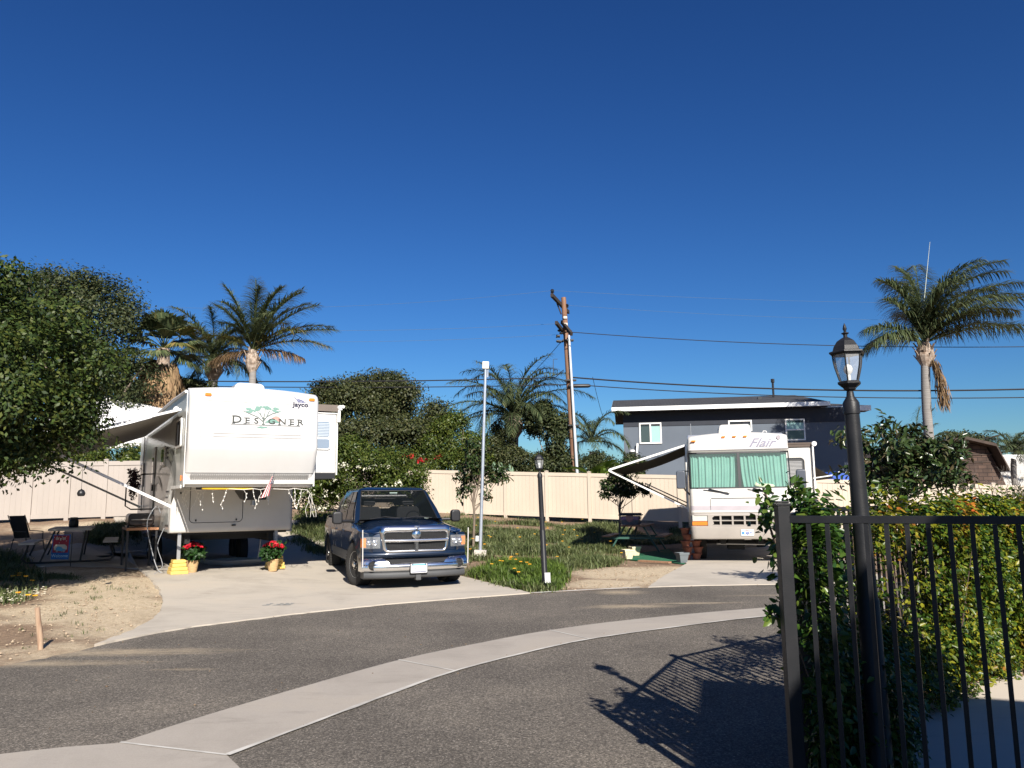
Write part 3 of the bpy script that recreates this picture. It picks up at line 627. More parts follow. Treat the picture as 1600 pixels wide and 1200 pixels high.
# ------------------------------------------------------------------ fifth-wheel trailer
JZ = Hf(*JPOS)+.02
def make_trailer():
    t = thing('travel_trailer', 'big white fifth wheel trailer with grey sides, raised nose and DESIGNER lettering', 'camper trailer', (*JPOS, JZ-.03), JROT)
    W = 1.22; TOP = 3.70
    prof = [(.62, TOP+.01), (.35, TOP+.005), (.14, TOP-.02), (.05, TOP-.07), (.01, TOP-.15), (0, TOP-.22), (0, 2.74), (-.008, 2.66), (-.008, 2.60), (.015, 2.53), (.10, 2.34), (.185, 2.18), (.215, 2.12)]
    mb = cap(prof, W, .10, .30, .07, 3.5)
    prof2 = [(.24, 2.12), (.335, 1.90), (.36, 1.865), (.44, 1.85), (.62, 1.85)]
    cap([(.215, 2.12), (.235, 2.115)]+prof2[1:], W, .10, .40, mb=mb)
    mb.build('front_cap', M_WHITE, t, smooth=40)
    body = MB()
    pl = [(.28, 1.90), (.28, TOP-.06), (.6, TOP-.01), (1.0, TOP), (9.3, TOP), (9.5, TOP-.12), (9.5, .95), (2.0, .95), (2.0, 1.90)]
    body.prism(pl, -W+.004, W-.004, 'x'); o = body.build('body', [M_BOXW, M_GREYS], t, bevel=.02)
    for p in o.data.polygons:
        if abs(p.normal.x) > .9: p.material_index = 1
    # box front with rounded skirt corners
    fb = cap([(1.99, 1.88), (1.94, 1.86), (1.94, 1.06), (1.945, 1.0), (1.97, .965), (2.04, .95)], W+.012, .07, 2.2); fb.build('lower_front', M_BOXW, t, smooth=40)
    # roof edge rail and gutter
    for s in (-1, 1):
        MB().tube([(s*(W+.01), .45, TOP-.03), (s*(W+.02), 2.2, TOP+.0), (s*(W+.02), 9.4, TOP)], .03, 8).build('roof_rail', M_TRIMW, t, smooth=40)
        MB().box((s*W-.012 if s > 0 else -W-.008, .29, 1.86), (s*W+.012 if s > 0 else -W+.012, .33, TOP-.08)).build('corner_trim', M_TRIMW, t)
        MB().box((s*(W+.006)-.012, .62, 1.84), (s*(W+.006)+.012, 2.0, 1.90)).build('side_trim', M_TRIMW, t)
    # diamond plate band
    m, nt, b = newmat('diamond_plate'); b.inputs['Metallic'].default_value = .75; b.inputs['Roughness'].default_value = .38; b.inputs['Base Color'].default_value = (.34, .34, .35, 1)
    vo = nt.nodes.new('ShaderNodeTexVoronoi'); vo.inputs['Scale'].default_value = 26; vo.inputs['Randomness'].default_value = .15
    tc = nt.nodes.new('ShaderNodeTexCoord'); nt.links.new(tc.outputs['Object'], vo.inputs['Vector']); bump(nt, b, vo.outputs['Distance'], .45, .01)
    nt.links.new(ramp(nt, vo.outputs['Distance'], [(.1, (.72, .72, .72)), (.5, (.42, .42, .42))]), b.inputs['Base Color'])
    g = MB()
    for x0, x1 in ((-1.12, -.02), (-.015, 1.10)):
        g.grid([[(x0, .232, 2.095), (x1, .232, 2.095)], [(x0, .316, 1.905), (x1, .316, 1.905)]]); g.grid([[(x0, .232, 2.095), (x0, .316, 1.905)], [(x0, .27, 2.09), (x0, .34, 1.91)]])
    g.build('stone_guard', m, t)
    # panel relief on the cap, groove shade put in as darker grey lines
    M_LINE = mat('relief_shade_line', (.40, .385, .37), .4)
    pts = rrect(2.06, .80, .14, 6, cx=.02, cy=3.06); mb = MB(); mb.tube([(x, .002, z) for x, z in pts+pts[:1]], .006, 6); mb.build('panel_ridge', M_LINE, t, smooth=60)
    for z in (2.86, 2.80): MB().tube([(-.80, .0, z), (-.76, -.002, z-.01), (.82, -.002, z-.01), (.86, .0, z)], .008, 6).build('relief_groove', M_LINE, t)
    # graphics
    M_INK = mat('dark_lettering', (.04, .045, .04), .5); M_LEAFG = mat('graphic_green', (.16, .29, .245), .5); M_PINK = mat('graphic_pink', (.55, .27, .23), .5); M_BR = mat('graphic_brown', (.16, .20, .18), .5)
    lg = bpy.data.objects.new('tree_graphic', None); COL.objects.link(lg); lg.parent = t; lg.location = (.13, -.004, 3.20)
    r = random.Random(4); fl = MB()
    for k in range(34):
        a = r.uniform(-1, 1); cx = a*.33; cz = .15-abs(a)**1.5*.05+r.uniform(-.045, .045); w_ = r.uniform(.02, .05)
        fl.prism([(cx+w_*math.cos(q)*r.uniform(.6, 1.25), cz+w_*.55*math.sin(q)*r.uniform(.5, 1.2)) for q in np.arange(0, 6.2, .7)], -.0005-.00003*k, -.0009-.00003*k)
    fl.build('leaves', M_LEAFG, lg)
    br = MB()
    for P in (((0,-.17),(.0,-.05),(-.06,.03),(-.12,.10)), ((0,-.08),(.06,0),(.16,.06),(.30,.10)), ((0,-.03),(.02,.06),(.03,.13)), ((-.01,-.10),(-.10,-.02),(-.28,.05),(-.40,.10)), ((.06,0),(.09,.08),(.12,.13)), ((-.06,.03),(-.05,.11))):
        br.tube([(x, -.002, z) for x, z in P], [.011]+[.008]*(len(P)-2)+[.004], 5)
    br.build('branches', M_BR, lg)
    hl = MB(); hl.prism([(.02, -.12)]+[(.02+.30*k/10, -.12+.085*math.sin(PI*k/10)) for k in range(1, 10)]+[(.32, -.12)], -.0002, -.0012)
    hl.prism([(-.13, -.215), (-.05, -.19), (.03, -.20), (.10, -.19), (.05, -.225), (-.03, -.235)], -.0002, -.0012); hl.build('hills', M_LEAFG, lg)
    sn = MB(); sn.prism([(.24+.085*math.cos(a), -.065+.08*math.sin(a)) for a in np.linspace(-.3, PI+.3, 14)], -.0001, -.0007); sn.build('sun_disc', M_PINK, lg)
    x = -.46
    for k, ch in enumerate('DESIGNER'):
        sz = .20 if k == 0 else .155; zb = 3.052+(.5*sz*.7)
        adv = {'D': .20, 'E': .155, 'S': .150, 'I': .10, 'G': .19, 'N': .19, 'R': .15}[ch]*(1.08 if k else 1.12)
        text(ch, sz, M_INK, t, (x+adv/2-.02, -.009, zb), sx=1.28, off=.0015, ext=.001)
        if ch in 'EIRND': # serifs
            hh = sz*.345; xl = x+adv/2-.02-(0 if ch == 'I' else adv*.27)
            for zz in (zb-hh, zb+hh): MB().box((xl-.028, -.0105, zz-.0045), (xl+.028, -.0085, zz+.0045)).build('serif', M_INK, t)
        x += adv
    MB().box((-.48, -.006, 3.026), (.84, -.003, 3.036)).build('underline', M_INK, t)
    text('Jayco', .13, mat('dark_blue_ink', (.02, .02, .05), .4), t, (.84, -.004, 3.46), sx=1.12, off=.004)
    bd_ = MB(); 
    for P in (((-.11,.16),(-.06,.11),(-.02,.09),(.03,.11),(.07,.085),(.12,.06)), ((-.06,.11),(-.03,.06),(.03,.055),(.09,.06)), ((-.05,.12),(.0,.115),(.05,.10)), ((-.03,.075),(.02,.085),(.07,.07))):
        bd_.tube([(.82+x, -.003, 3.45+z) for x, z in P], .005, 5)
    bd_.build('bird_emblem', mat('emblem_blue', (.20, .22, .42), .4), t)
    for x in (-.90, 1.06): MB().prism(rrect(.12, .055, .02, 3, x, 3.575), -.018, .01).build('marker_light', M_AMB, t, bevel=.006)
    MB().box((-W-.022, .62, 1.98), (-W-.002, .66, 2.08)).build('marker_light', M_AMB, t, bevel=.004)
    # front access door, latches
    pts = rrect(1.05, .78, .09, 5, cx=-.34, cy=1.54); MB().tube([(x, 1.938, z) for x, z in pts+pts[:1]], .006, 5).build('access_door_seal', M_BLK, t)
    MB().prism(rrect(1.03, .76, .085, 5, cx=-.34, cy=1.54), 1.934, 1.945).build('access_door', M_BOXW, t)
    for x, z in ((-.74, 1.20), (.06, 1.20), (-1.05, 1.76)): MB().box((x-.014, 1.92, z-.02), (x+.014, 1.9325, z+.02)).build('latch', M_BLK, t)
    MB().box((-.03, 1.90, 1.07), (.05, 1.9375, 1.10)).build('handle', M_BLK, t, bevel=.004)
    # king pin box
    kp = MB(); kp.prism([(.95, 1.84), (1.9, 1.84), (1.9, 1.78), (1.35, 1.62), (.98, 1.60)], .0, .46, 'x'); kp.build('pin_box', M_BLK, t, bevel=.02)
    MB().lathe([(.03, 1.48), (.045, 1.50), (.045, 1.60)], (.22, 1.12, 0), 12).build('king_pin', M_STEEL, t)
    # landing legs
    for x in (-1.02, .93):
        MB().box((x-.035, 2.06, .38), (x+.035, 2.13, 1.0)).build('landing_leg', M_STEEL, t, bevel=.004)
        MB().box((x-.08, 2.01, .34), (x+.08, 2.18, .375)).build('leg_foot', M_STEEL, t, bevel=.004)
    # side window, door, vents on the visible side
    def sidewin(name, y0, y1, z0, z1, split=True, gl=M_GL):
        f = MB(); f.prism(rrect(y1-y0, z1-z0, .06, 4, (y0+y1)/2, (z0+z1)/2), -W-.035, -W-.002, 'x'); fo = f.build('window', M_TRIMW, t, bevel=.008)
        MB().prism(rrect(y1-y0-.10, z1-z0-.10, .035, 3, (y0+y1)/2, (z0+z1)/2), -W-.040, -W-.0365, 'x').build('pane', gl, fo)
        if split: MB().box((-W-.046, (y0+y1)/2-.012, z0+.05), (-W-.041, (y0+y1)/2+.012, z1-.05)).build('mullion', M_BLK, fo)
    sidewin('w', .78, 1.50, 2.63, 3.20)
    sidewin('w', 3.3, 3.9, 2.35, 2.8); sidewin('w', 8.0, 8.8, 2.0, 2.65)
    d = MB(); d.prism(rrect(.72, 1.86, .06, 4, 5.65, 1.98), -W-.025, -W-.002, 'x'); do = d.build('entry_door', M_BOXW, t, bevel=.006)
    MB().prism(rrect(.36, .62, .05, 4, 5.65, 2.35), -W-.034, -W-.0265, 'x').build('pane', M_GL, do)
    MB().box((-W-.06, 5.34, 1.85), (-W-.027, 5.39, 2.0)).build('handle', M_BLK, do)
    hr = MB(); hr.tube([(-W-.03, 5.15, 2.25), (-W-.28, 5.15, 2.24), (-W-.55, 5.15, 2.12), (-W-.62, 5.15, 2.0), (-W-.62, 5.15, 1.5), (-W-.50, 5.15, 1.42), (-W-.03, 5.15, 1.42)], .016, 8); hr.build('grab_rail', M_BLK, t, smooth=50)
    for yy, zz in ((2.45, 1.78), (2.45, 1.66), (2.45, 1.54), (2.9, 2.72), (2.9, 2.62), (2.9, 2.52)):
        MB().box((-W-.022, yy, zz), (-W-.004, yy+.34, zz+.035)).build('vent_slot', M_BLK, t)
    MB().prism(rrect(.60, .62, .05, 4, 2.5, 1.42), -W-.016, -W-.003, 'x').build('storage_door', M_GREYS, t, bevel=.004)
    sw = MB(); sw.m = 0
    ribbon(sw, arc(2.9, 1.9, 1.45, .78, 172, 95), [.02+.13*math.sin(PI*k/14) for k in range(15)], -W-.0055)
    ribbon(sw, arc(2.5, 1.3, 1.1, 1.15, 165, 100), [.02+.14*math.sin(PI*k/14) for k in range(15)], -W-.0060)
    ribbon(sw, arc(4.7, .95, 1.6, 1.15, 130, 20), [.03+.16*math.sin(PI*k/14) for k in range(15)], -W-.0070)
    sw.build('swoosh_dark', M_GDARK, t)
    sw = MB(); ribbon(sw, arc(2.0, 2.2, 1.2, 1.12, 178, 60), [.03+.16*math.sin(PI*k/14) for k in range(15)], -W-.0065)
    ribbon(sw, [(1.55+.9*k/14, 2.22-1.05*(k/14)**.8) for k in range(15)], [.02+.14*math.sin(PI*k/14) for k in range(15)], -W-.0075)
    ribbon(sw, arc(3.4, 1.1, 2.4, 1.35, 150, 60), [.03+.12*math.sin(PI*k/14) for k in range(15)], -W-.0080)
    sw.build('swoosh_grey', M_GMID, t)
    # slide-outs on the other side
    so_ = MB(); so_.prism([(W-.1, 2.13), (W+.55, 2.13), (W+.55, 3.38), (W-.1, 3.38)], .62, 3.0); o = so_.build('slide_out', M_WHITE, t, bevel=.03)
    MB().box((W-.05, .60, 3.375), (W+.58, 3.02, 3.40)).build('edge_trim', M_TRIMW, o)
    MB().box((W+.552, .60, 2.10), (W+.575, 3.02, 3.372)).build('edge_trim', M_TRIMW, o)
    fr = MB(); fr.prism(rrect(.34, .62, .07, 5, W+.26, 2.93), .590, .6175); fo = fr.build('window', M_TRIMW, o, bevel=.006)
    MB().prism(rrect(.27, .32, .05, 4, W+.26, 3.045), .583, .5895).build('pane', glassmat('blind_glass', (.20, .25, .32), .2), fo)
    MB().prism(rrect(.27, .19, .04, 4, W+.26, 2.745), .583, .5895).build('pane', glassmat('blind_glass', (.20, .25, .32), .2), fo)
    bl = MB()
    for k in range(9): bl.box((W+.14, .5795, 2.90+.032*k), (W+.38, .5825, 2.915+.032*k))
    bl.build('blind', mat('blind_slat', (.48, .53, .58), .5), fo)
    MB().box((W, .60, 2.02), (W+.53, 3.0, 2.128)).build('slide_floor', M_BLK, t)
    tp = MB(); tp.grid([[(W-.04, .58, 3.58), (W+.58, .58, 3.50)], [(W-.04, 3.1, 3.58), (W+.58, 3.1, 3.50)]]); tp.grid([[(W-.04, .58, 3.565), (W+.58, .58, 3.485)], [(W-.04, 3.1, 3.565), (W+.58, 3.1, 3.485)]])
    tp.build('slide_awning', mat('taupe_canvas', (.16, .13, .11), .8), t)
    MB().box((W-.05, .56, 3.42), (W+.55, .585, 3.56)).build('slide_awning_end', mat('taupe_canvas', (.16, .13, .11), .8), t)
    ec = MB(); ec.lathe([(.05, .50), (.06, .54), (.06, .62)], (W+.60, 0, 3.50), 12, axis='y'); ec.box((W+.555, .52, 3.2), (W+.60, .60, 3.50)); ec.lathe([(.001, .46), (.035, .47), (.035, .54)], (W+.64, 0, 3.52), 10, axis='y'); ec.build('awning_bracket', M_TRIMW, t, smooth=40)
    MB().box((W, 2.5, .90), (W+.16, 6.2, 3.1)).build('slide_out', mat('shaded_siding', (.20, .23, .28), .4), t, bevel=.02)  # dark blue grey puts the shade on this wall into its colour
    # roof unit, antenna
    ac = MB(); ac.prism(rrect(.62, .34, .12, 4, .08, TOP+.13), 1.1, 1.8); ac.build('roof_vent', M_WHITE, t, bevel=.05)
    MB().tube([(.5, 2.2, TOP), (.5, 2.2, TOP+.16), (.62, 2.2, TOP+.05), (.68, 2.2, TOP+.07)], .008, 5).build('antenna', M_STEEL, t)
    # chassis and wheels
    ch = MB(); ch.box((-.9, 2.2, .72), (-.8, 9.3, .95)); ch.box((.8, 2.2, .72), (.9, 9.3, .95)); ch.box((-.9, 2.4, .78), (.9, 2.5, .93)); ch.box((-.9, 5.2, .70), (.9, 5.3, .93)); ch.box((-1.15, 2.1, .90), (1.15, 9.4, .949)); ch.build('chassis', M_UND, t)
    for y in (6.1, 7.0):
        for s in (-1, 1): wheel(t, s*1.02, y, .36, .2, s, 1)
    # patio awning
    A = -W-.03; yo0, yo1, out, zt, zo = .85, 8.0, 2.38, 3.36, 2.66
    cv = MB(); nx, ny = 8, 10
    for th in (0, .012):
        cv.grid([[(A-out*i/nx, yo0+(yo1-yo0)*j/ny, zt+(zo-zt)*i/nx-.10*math.sin(PI*i/nx)*.5-.03*math.sin(PI*j/ny)*i/nx-th) for j in range(ny+1)] for i in range(nx+1)])
    aw = bpy.data.objects.new('awning', None); COL.objects.link(aw); aw.parent = t
    cv.build('canvas', mat('grey_canvas', (.33, .32, .30), .85, c2=(.28, .27, .255), scale=2), aw, smooth=60)
    vl = MB(); vl.grid([[(A-out-.035, yo0+(yo1-yo0)*k/40, zo-.01) for k in range(41)], [(A-out-.03, yo0+(yo1-yo0)*k/40, zo-.14+.02*math.sin(k*1.57)) for k in range(41)]]); vl.build('valance', mat('grey_canvas', (.33, .32, .30), .85), aw)
    MB().tube([(A-out, yo0-.06, zo), (A-out, yo1+.06, zo)], .045, 12).build('roller', M_TRIMW, aw, smooth=50)
    for y in (yo0-.04, yo1+.04):
        MB().beam((A-.01, y, zt), (A-out, y, zo), .03, .045).build('rafter', M_TRIMW, aw)
        MB().beam((A-.02, y, 1.45 if y < 4 else 1.45), (A-out, y, zo-.03), .035, .05).build('arm', M_TRIMW, aw)
        if y > 4: MB().box((A-.012, y-.02, 1.35), (A+.02, y+.02, zt+.02)).build('arm_channel', M_TRIMW, aw)
    MB().tube([(A-.1, yo0-.06, zt-.0), (A-.1, yo0+.0, zt)], .05, 10).build('bracket', M_TRIMW, aw)
    return t
trailer = make_trailer()
def jl(x, y, z=0):   # trailer-local point to world
    c, s = math.cos(JROT), math.sin(JROT); return Vector((JPOS[0]+x*c-y*s, JPOS[1]+x*s+y*c, z+JZ-.03))

# ------------------------------------------------------------------ motorhome
MZ = Hf(*MPOS)+.02
def make_motorhome():
    t = thing('motorhome', 'cream motorhome with teal curtains drawn across its windshield and Flair lettering', 'motorhome', (*MPOS, MZ), MROT)
    W = 1.2; M_CR = mat('cream_gelcoat', (.57, .55, .51), .28, c2=(.54, .515, .475), scale=1.4, coat=.25, stretch=(1, 1, .35)); M_BEI = mat('beige_plastic', (.34, .305, .27), .35, c2=(.30, .27, .24), scale=2)
    M_MAU = mat('mauve_stripe', (.42, .38, .40), .3)
    lower = cap([(.02, 1.76), (.0, 1.70), (-.02, 1.5), (-.03, 1.35)], W, .11, .8); lower.build('nose_panel', M_CR, t, smooth=40)
    cap([(-.03, 1.35), (-.033, 1.24)], W, .11, .8).build('mauve_band', M_MAU, t, smooth=40)
    cap([(-.036, 1.24), (-.036, 1.19), (-.02, 1.185)], W+.003, .11, .8).build('white_band', M_CR, t, smooth=40)
    upper = cap([(.30, 2.645), (.20, 2.66), (.17, 2.70), (.19, 2.73), (.22, 2.75), (.25, 2.95), (.29, 3.02), (.37, 3.06), (.55, 3.08), (.8, 3.08)], W-.0, .11, .8, .09, 2.9); upper.build('roof_cap', M_CR, t, smooth=40)
    cap([(.165, 2.700), (.160, 2.712), (.17, 2.722)], W+.004, .11, .79).build('brow_line', mat('brow_grey', (.25, .24, .24), .4), t)
    MB().prism([(.8, .8), (.8, 3.08), (1.2, 3.17), (8.8, 3.17), (9.0, 3.0), (9.0, .6), (.8, .6)], -W+.002, W-.002, 'x').build('body', M_CR, t, bevel=.04)
    # beige lower front with grille
    g0 = cap([(-.02, 1.183), (-.06, 1.17), (-.07, 1.12)], W, .12, .8); g0.build('grille_header', M_BEI, t, smooth=40)
    bp = cap([(-.06, .875), (-.12, .865), (-.15, .84), (-.155, .62), (-.14, .57), (-.05, .55), (.3, .55)], W, .13, .8); bp.build('bumper', M_BEI, t, smooth=40)
    MB().box((-1.07, .03, .87), (1.07, .06, 1.125)).build('radiator', M_UND, t)
    gr = MB()
    for z in (1.12, .995, .885): gr.box((-.78, -.075, z-.012), (.78, .02, z+.012))
    for x in (-.78, -.50, -.22, .06, .34, .62, .78): gr.box((x-.022, -.070, .888), (x+.022, .015, 1.117))
    gr.build('grille', M_BEI, t, bevel=.004)
    for s in (-1, 1):
        wing = MB(); wing.prism([(s*.80, 1.13), (s*.80, .873), (s*.70, .873), (s*.66, .93), (s*.70, 1.06), (s*.62, 1.13)], -.082, -.01); wing.build('headlight_surround', M_BEI, t)
        hl = MB(); hl.prism([(s*1.165, 1.135), (s*.80, 1.135), (s*.785, .985), (s*1.165, .985)], -.055, .06); ho = hl.build('headlight', mat('headlamp_lens', (.52, .52, .47), .15, coat=.6), t, bevel=.012)
        MB().prism([(s*1.172, .978), (s*.783, .978), (s*.775, .882), (s*1.172, .882)], -.058, .06).build('turn_signal', mat('amber_dull', (.62, .20, .03), .25, coat=.4), ho, bevel=.008)
    # hood line, latches
    MB().tube([(-.72, -.030, 1.23), (-.72, -.03, 1.50), (-.69, -.028, 1.53), (.69, -.028, 1.53), (.72, -.03, 1.50), (.72, -.03, 1.23)], .006, 5).build('hood_seam', M_BLK, t)
    # windshield
    def ws(x, z): u = (z-1.76)/(2.65-1.76); return (x, .035+u*.155+.10*max(0, (abs(x)-.95)/.25)**2, z)
    for a, b in ((-1.175, -.03), (.03, 1.175)):
        g = MB(); g.grid([[ws(a+(b-a)*i/8, z) for i in range(9)] for z in (1.79, 2.0, 2.2, 2.4, 2.62)]); g.build('windshield', glassmat('clear_glass', (.35, .5, .45), .03, .16), t, smooth=60)
    fr = MB()
    for a, b, c, d in ((-1.19, 1.745, 1.19, 1.79), (-1.19, 2.62, 1.19, 2.66), (-.033, 1.79, .033, 2.62)):
        fr.grid([[Vector(ws(a+(c-a)*i/12, z))+Vector((0, -.006, 0)) for i in range(13)] for z in (b, d)]); fr.grid([[Vector(ws(a+(c-a)*i/12, z))+Vector((0, .04, 0)) for i in range(13)] for z in (b, d)])
    for s in (-1, 1): fr.grid([[Vector(ws(s*x, z))+Vector((0, -.005, 0)) for x in (1.165, 1.197)] for z in (1.75, 2.1, 2.4, 2.655)])
    fr.build('windshield_frame', M_BLK, t)
    cu = MB(); r = random.Random(8)
    for a, b, k0 in ((-1.14, -.06, 0), (.05, 1.14, 3)):
        rows = []
        for j in range(13):
            z = 1.80+.78*j/12; row = []
            for i in range(150):
                u = i/149; x = a+(b-a)*(u if k0 else u)
                pinch = (1-j/12)**2*.05*(1 if k0 else -1)*(1-u if k0 else u)
                y = .16+(z-1.76)*.17+.016*math.sin(u*88+k0+1.2*math.sin(u*9+k0))+.014*math.sin(u*41+2.2*math.sin(u*5)+.8*j/12)+.012*math.sin(u*17)
                row.append((x+pinch, y, z))
            rows.append(row)
        cu.grid(rows)
    cu.build('curtain', mat('teal_curtain', (.115, .275, .220), .85, c2=(.145, .315, .255), scale=3), t, smooth=80)
    MB().box((-1.12, .30, 2.56), (1.12, .34, 2.64)).build('curtain_rail', mat('teal_dark', (.06, .16, .14), .8), t)
    MB().box((-1.17, .5, 1.3), (1.17, .78, 2.7)).build('interior', M_UND, t)
    MB().box((-1.15, .06, 1.72), (1.15, .5, 1.772)).build('dashboard', mat('dash_teal', (.10, .17, .15), .8), t)
    # sleeping toy cat shape on the dash: a pale plush
    pc = MB(); pc.lathe([(.001, -.20), (.045, -.17), (.065, -.08), (.06, .05), (.04, .16), (.001, .20)], (.62, .14, 1.81), 10, axis='x'); pc.lathe([(.001, -.055), (.045, -.03), (.045, .03), (.001, .055)], (.40, .13, 1.84), 10, axis='x')
    pc.add([(.37, .12, 1.86), (.41, .12, 1.86), (.385, .13, 1.93)], [(0, 1, 2)]); pc.build('plush_toy', mat('pale_plush', (.62, .68, .42), .9), t, smooth=60)
    for x0 in (-.62, .42):
        w_ = MB(); w_.beam((x0-.25, -.0, 1.735), (x0+.32, -.035, 1.66), .02); w_.beam((x0-.12, -.012, 1.76), (x0+.36, -.045, 1.64), .028, .02); w_.build('wiper', M_BLK, t)
    for x in (-1.06,): MB().prism([(x-.06, 2.925), (x+.05, 2.925), (x+.07, 2.965), (x-.04, 2.965)], .18, .26).build('marker_light', M_AMB, t, bevel=.008)
    for x in (-.33, -.07, .19): MB().prism([(x-.05, 3.015), (x+.04, 3.015), (x+.055, 3.055), (x-.035, 3.055)], .215, .29).build('marker_light', M_AMB, t, bevel=.008)
    text('Flair', .30, mat('mauve_ink', (.20, .19, .25), .4), t, (.56, .228, 2.865), rot=(PI/2-.15, 0, 0), shear=.5, off=.006, sx=1.15)
    MB().lathe([(.055, .232), (.05, .22), (.042, .221)], (.98, 0, 2.99), 16, axis='y').build('round_badge', M_MAU, t)
    # plate
    pl = MB().prism(rrect(.30, .15, .015, 3, .10, .715), -.172, -.158); po = pl.build('number_plate', mat('plate_white', (.60, .61, .62), .35), t)
    text('6JLY', .085, mat('plate_blue', (.03, .08, .35), .4), po, (.13, -.174, .705), sx=.95, off=.002)
    MB().box((-.03, -.1745, .675), (.03, -.1725, .735)).build('plate_emblem', mat('plate_blue2', (.08, .25, .65), .4), po)
    text('California', .028, mat('plate_red', (.5, .05, .05), .4), po, (.10, -.174, .768))
    # mirrors
    for s in (-1, 1):
        mo = MB(); 
        if s < 0: mo.tube([(s*1.19, .12, 1.62), (s*1.30, -.02, 1.74), (s*1.37, -.05, 1.86)], .022, 8); mo.tube([(s*1.19, .1, 2.2), (s*1.36, -.04, 2.2)], .015, 8)
        else: mo.tube([(s*1.19, .12, 2.0), (s*1.30, -.02, 2.0), (s*1.40, -.05, 1.95)], .022, 8)
        ma = mo.build('mirror_arm', M_BLK, t)
        MB().prism(rrect(.22, .44, .05, 4, s*1.40, 1.99+(0 if s < 0 else -.02)), -.14, -.02).build('mirror', mat('mirror_shell', (.07, .08, .10), .4), ma, bevel=.03)
    # roof unit
    MB().prism([(-.42, 3.15), (-.38, 3.36), (-.34, 3.40), (.34, 3.40), (.38, 3.36), (.42, 3.15)], .9, 1.9).build('air_conditioner', M_CR, t, bevel=.04)
    MB().tube([(-1.1, .6, 3.1), (-1.1, .6, 3.42)], .008, 5).build('antenna', M_STEEL, t)
    MB().tube([(.66, .7, 3.15), (.68, .7, 3.19), (.74, .7, 3.19), (.76, .7, 3.15)], .01, 6).build('roof_fitting', M_TRIMW, t)
    # slide-out
    o = MB().box((W-.1, 1.1, .95), (W+.66, 4.6, 2.78)).build('slide_out', M_CR, t, bevel=.02)
    fo = MB().prism(rrect(.50, .68, .10, 5, W+.22, 2.18), 1.075, 1.095).build('window', M_BLK, o, bevel=.006)
    MB().prism(rrect(.42, .59, .07, 5, W+.22, 2.18), 1.067, 1.0735).build('pane', glassmat('blind_glass2', (.10, .10, .10), .15), fo)
    bl = MB()
    for k in range(15): bl.box((W+.04, 1.0625, 1.93+.034*k), (W+.40, 1.0665, 1.947+.034*k))
    bl.build('blind', mat('blind_grey', (.35, .35, .35), .5), fo)
    tp = MB(); tp.box((W-.04, 1.06, 2.86), (W+.70, 4.7, 2.90)); tp.box((W, 1.07, 2.79), (W+.66, 1.09, 2.86)); tp.build('slide_awning', mat('brown_canvas', (.10, .075, .06), .8), t)
    ec = MB(); ec.lathe([(.06, 1.0), (.065, 1.10)], (W+.72, 0, 2.86), 12, axis='y'); ec.box((W+.665, 1.02, 1.2), (W+.70, 1.08, 2.84)); ec.build('awning_bracket', M_TRIMW, t)
    # right awning pieces
    ra = MB(); ra.grid([[(W+.7, 3.0, 2.55), (W+.7, 6.5, 2.55)], [(W+1.5, 3.0, 2.02), (W+1.5, 6.5, 2.02)]]); ra.build('side_awning_canvas', mat('dark_canvas', (.055, .045, .04), .85), t)
    MB().beam((W+.7, 2.98, 2.0), (W+1.55, 2.98, 2.12), .03).build('side_awning_arm', M_TRIMW, t)
    # chassis
    ch = MB(); ch.box((-.5, .3, .42), (-.38, 8.5, .6)); ch.box((.38, .3, .42), (.5, 8.5, .6)); ch.tube([(-.95, 1.3, .42), (.95, 1.3, .42)], .05, 8); ch.box((-.30, .9, .25), (.1, 1.5, .5)); ch.build('chassis', M_UND, t)
    MB().tube([(-.6, .5, .42), (.7, .5, .40)], .02, 6).build('sway_bar', M_STEEL, t)
    for y in (1.3, 6.2):
        for s in (-1, 1): wheel(t, s*.95, y, .41, .24, s, 1)
    # main awning on the left
    A = -W-.03; y0, y1, out, zt, zo = .55, 5.2, 1.95, 2.86, 2.27
    aw = bpy.data.objects.new('awning', None); COL.objects.link(aw); aw.parent = t
    cv = MB()
    for th in (0, .012): cv.grid([[(A-out*i/8, y0+(y1-y0)*j/8, zt+(zo-zt)*i/8-.07*math.sin(PI*i/8)-th) for j in range(9)] for i in range(9)])
    cv.build('canvas', mat('dark_canvas', (.055, .045, .04), .85), aw, smooth=60)
    MB().tube([(A-out, y0-.05, zo), (A-out, y1+.05, zo)], .04, 12).build('roller', M_TRIMW, aw, smooth=50)
    vl = MB(); vl.grid([[(A-out-.03, y0+(y1-y0)*k/30, zo) for k in range(31)], [(A-out-.02, y0+(y1-y0)*k/30, zo-.13+.02*math.sin(k*1.57)) for k in range(31)]]); vl.build('valance', mat('dark_canvas', (.055, .045, .04), .85), aw)
    for y in (y0-.04, y1+.04):
        MB().beam((A-.02, y, zt+.01), (A-out, y, zo+.02), .03, .05).build('rafter', M_TRIMW, aw)
        MB().beam((A-.03, y, 1.28), (A-out, y, zo-.02), .03, .04).build('arm', M_TRIMW if y < 2 else M_BLK, aw)
        if y < 2: MB().beam((A-.03, y+.02, 1.42), (A-out*.55, y+.02, 1.93), .022, .03).build('brace', M_BLK, aw)
        MB().box((A-.035, y-.025, 1.2), (A-.0, y+.025, zt+.02)).build('arm_channel', M_TRIMW, aw)
    return t
make_motorhome()
def ml(x, y, z=0):
    c, s = math.cos(MROT), math.sin(MROT); return Vector((MPOS[0]+x*c-y*s, MPOS[1]+x*s+y*c, z+MZ))

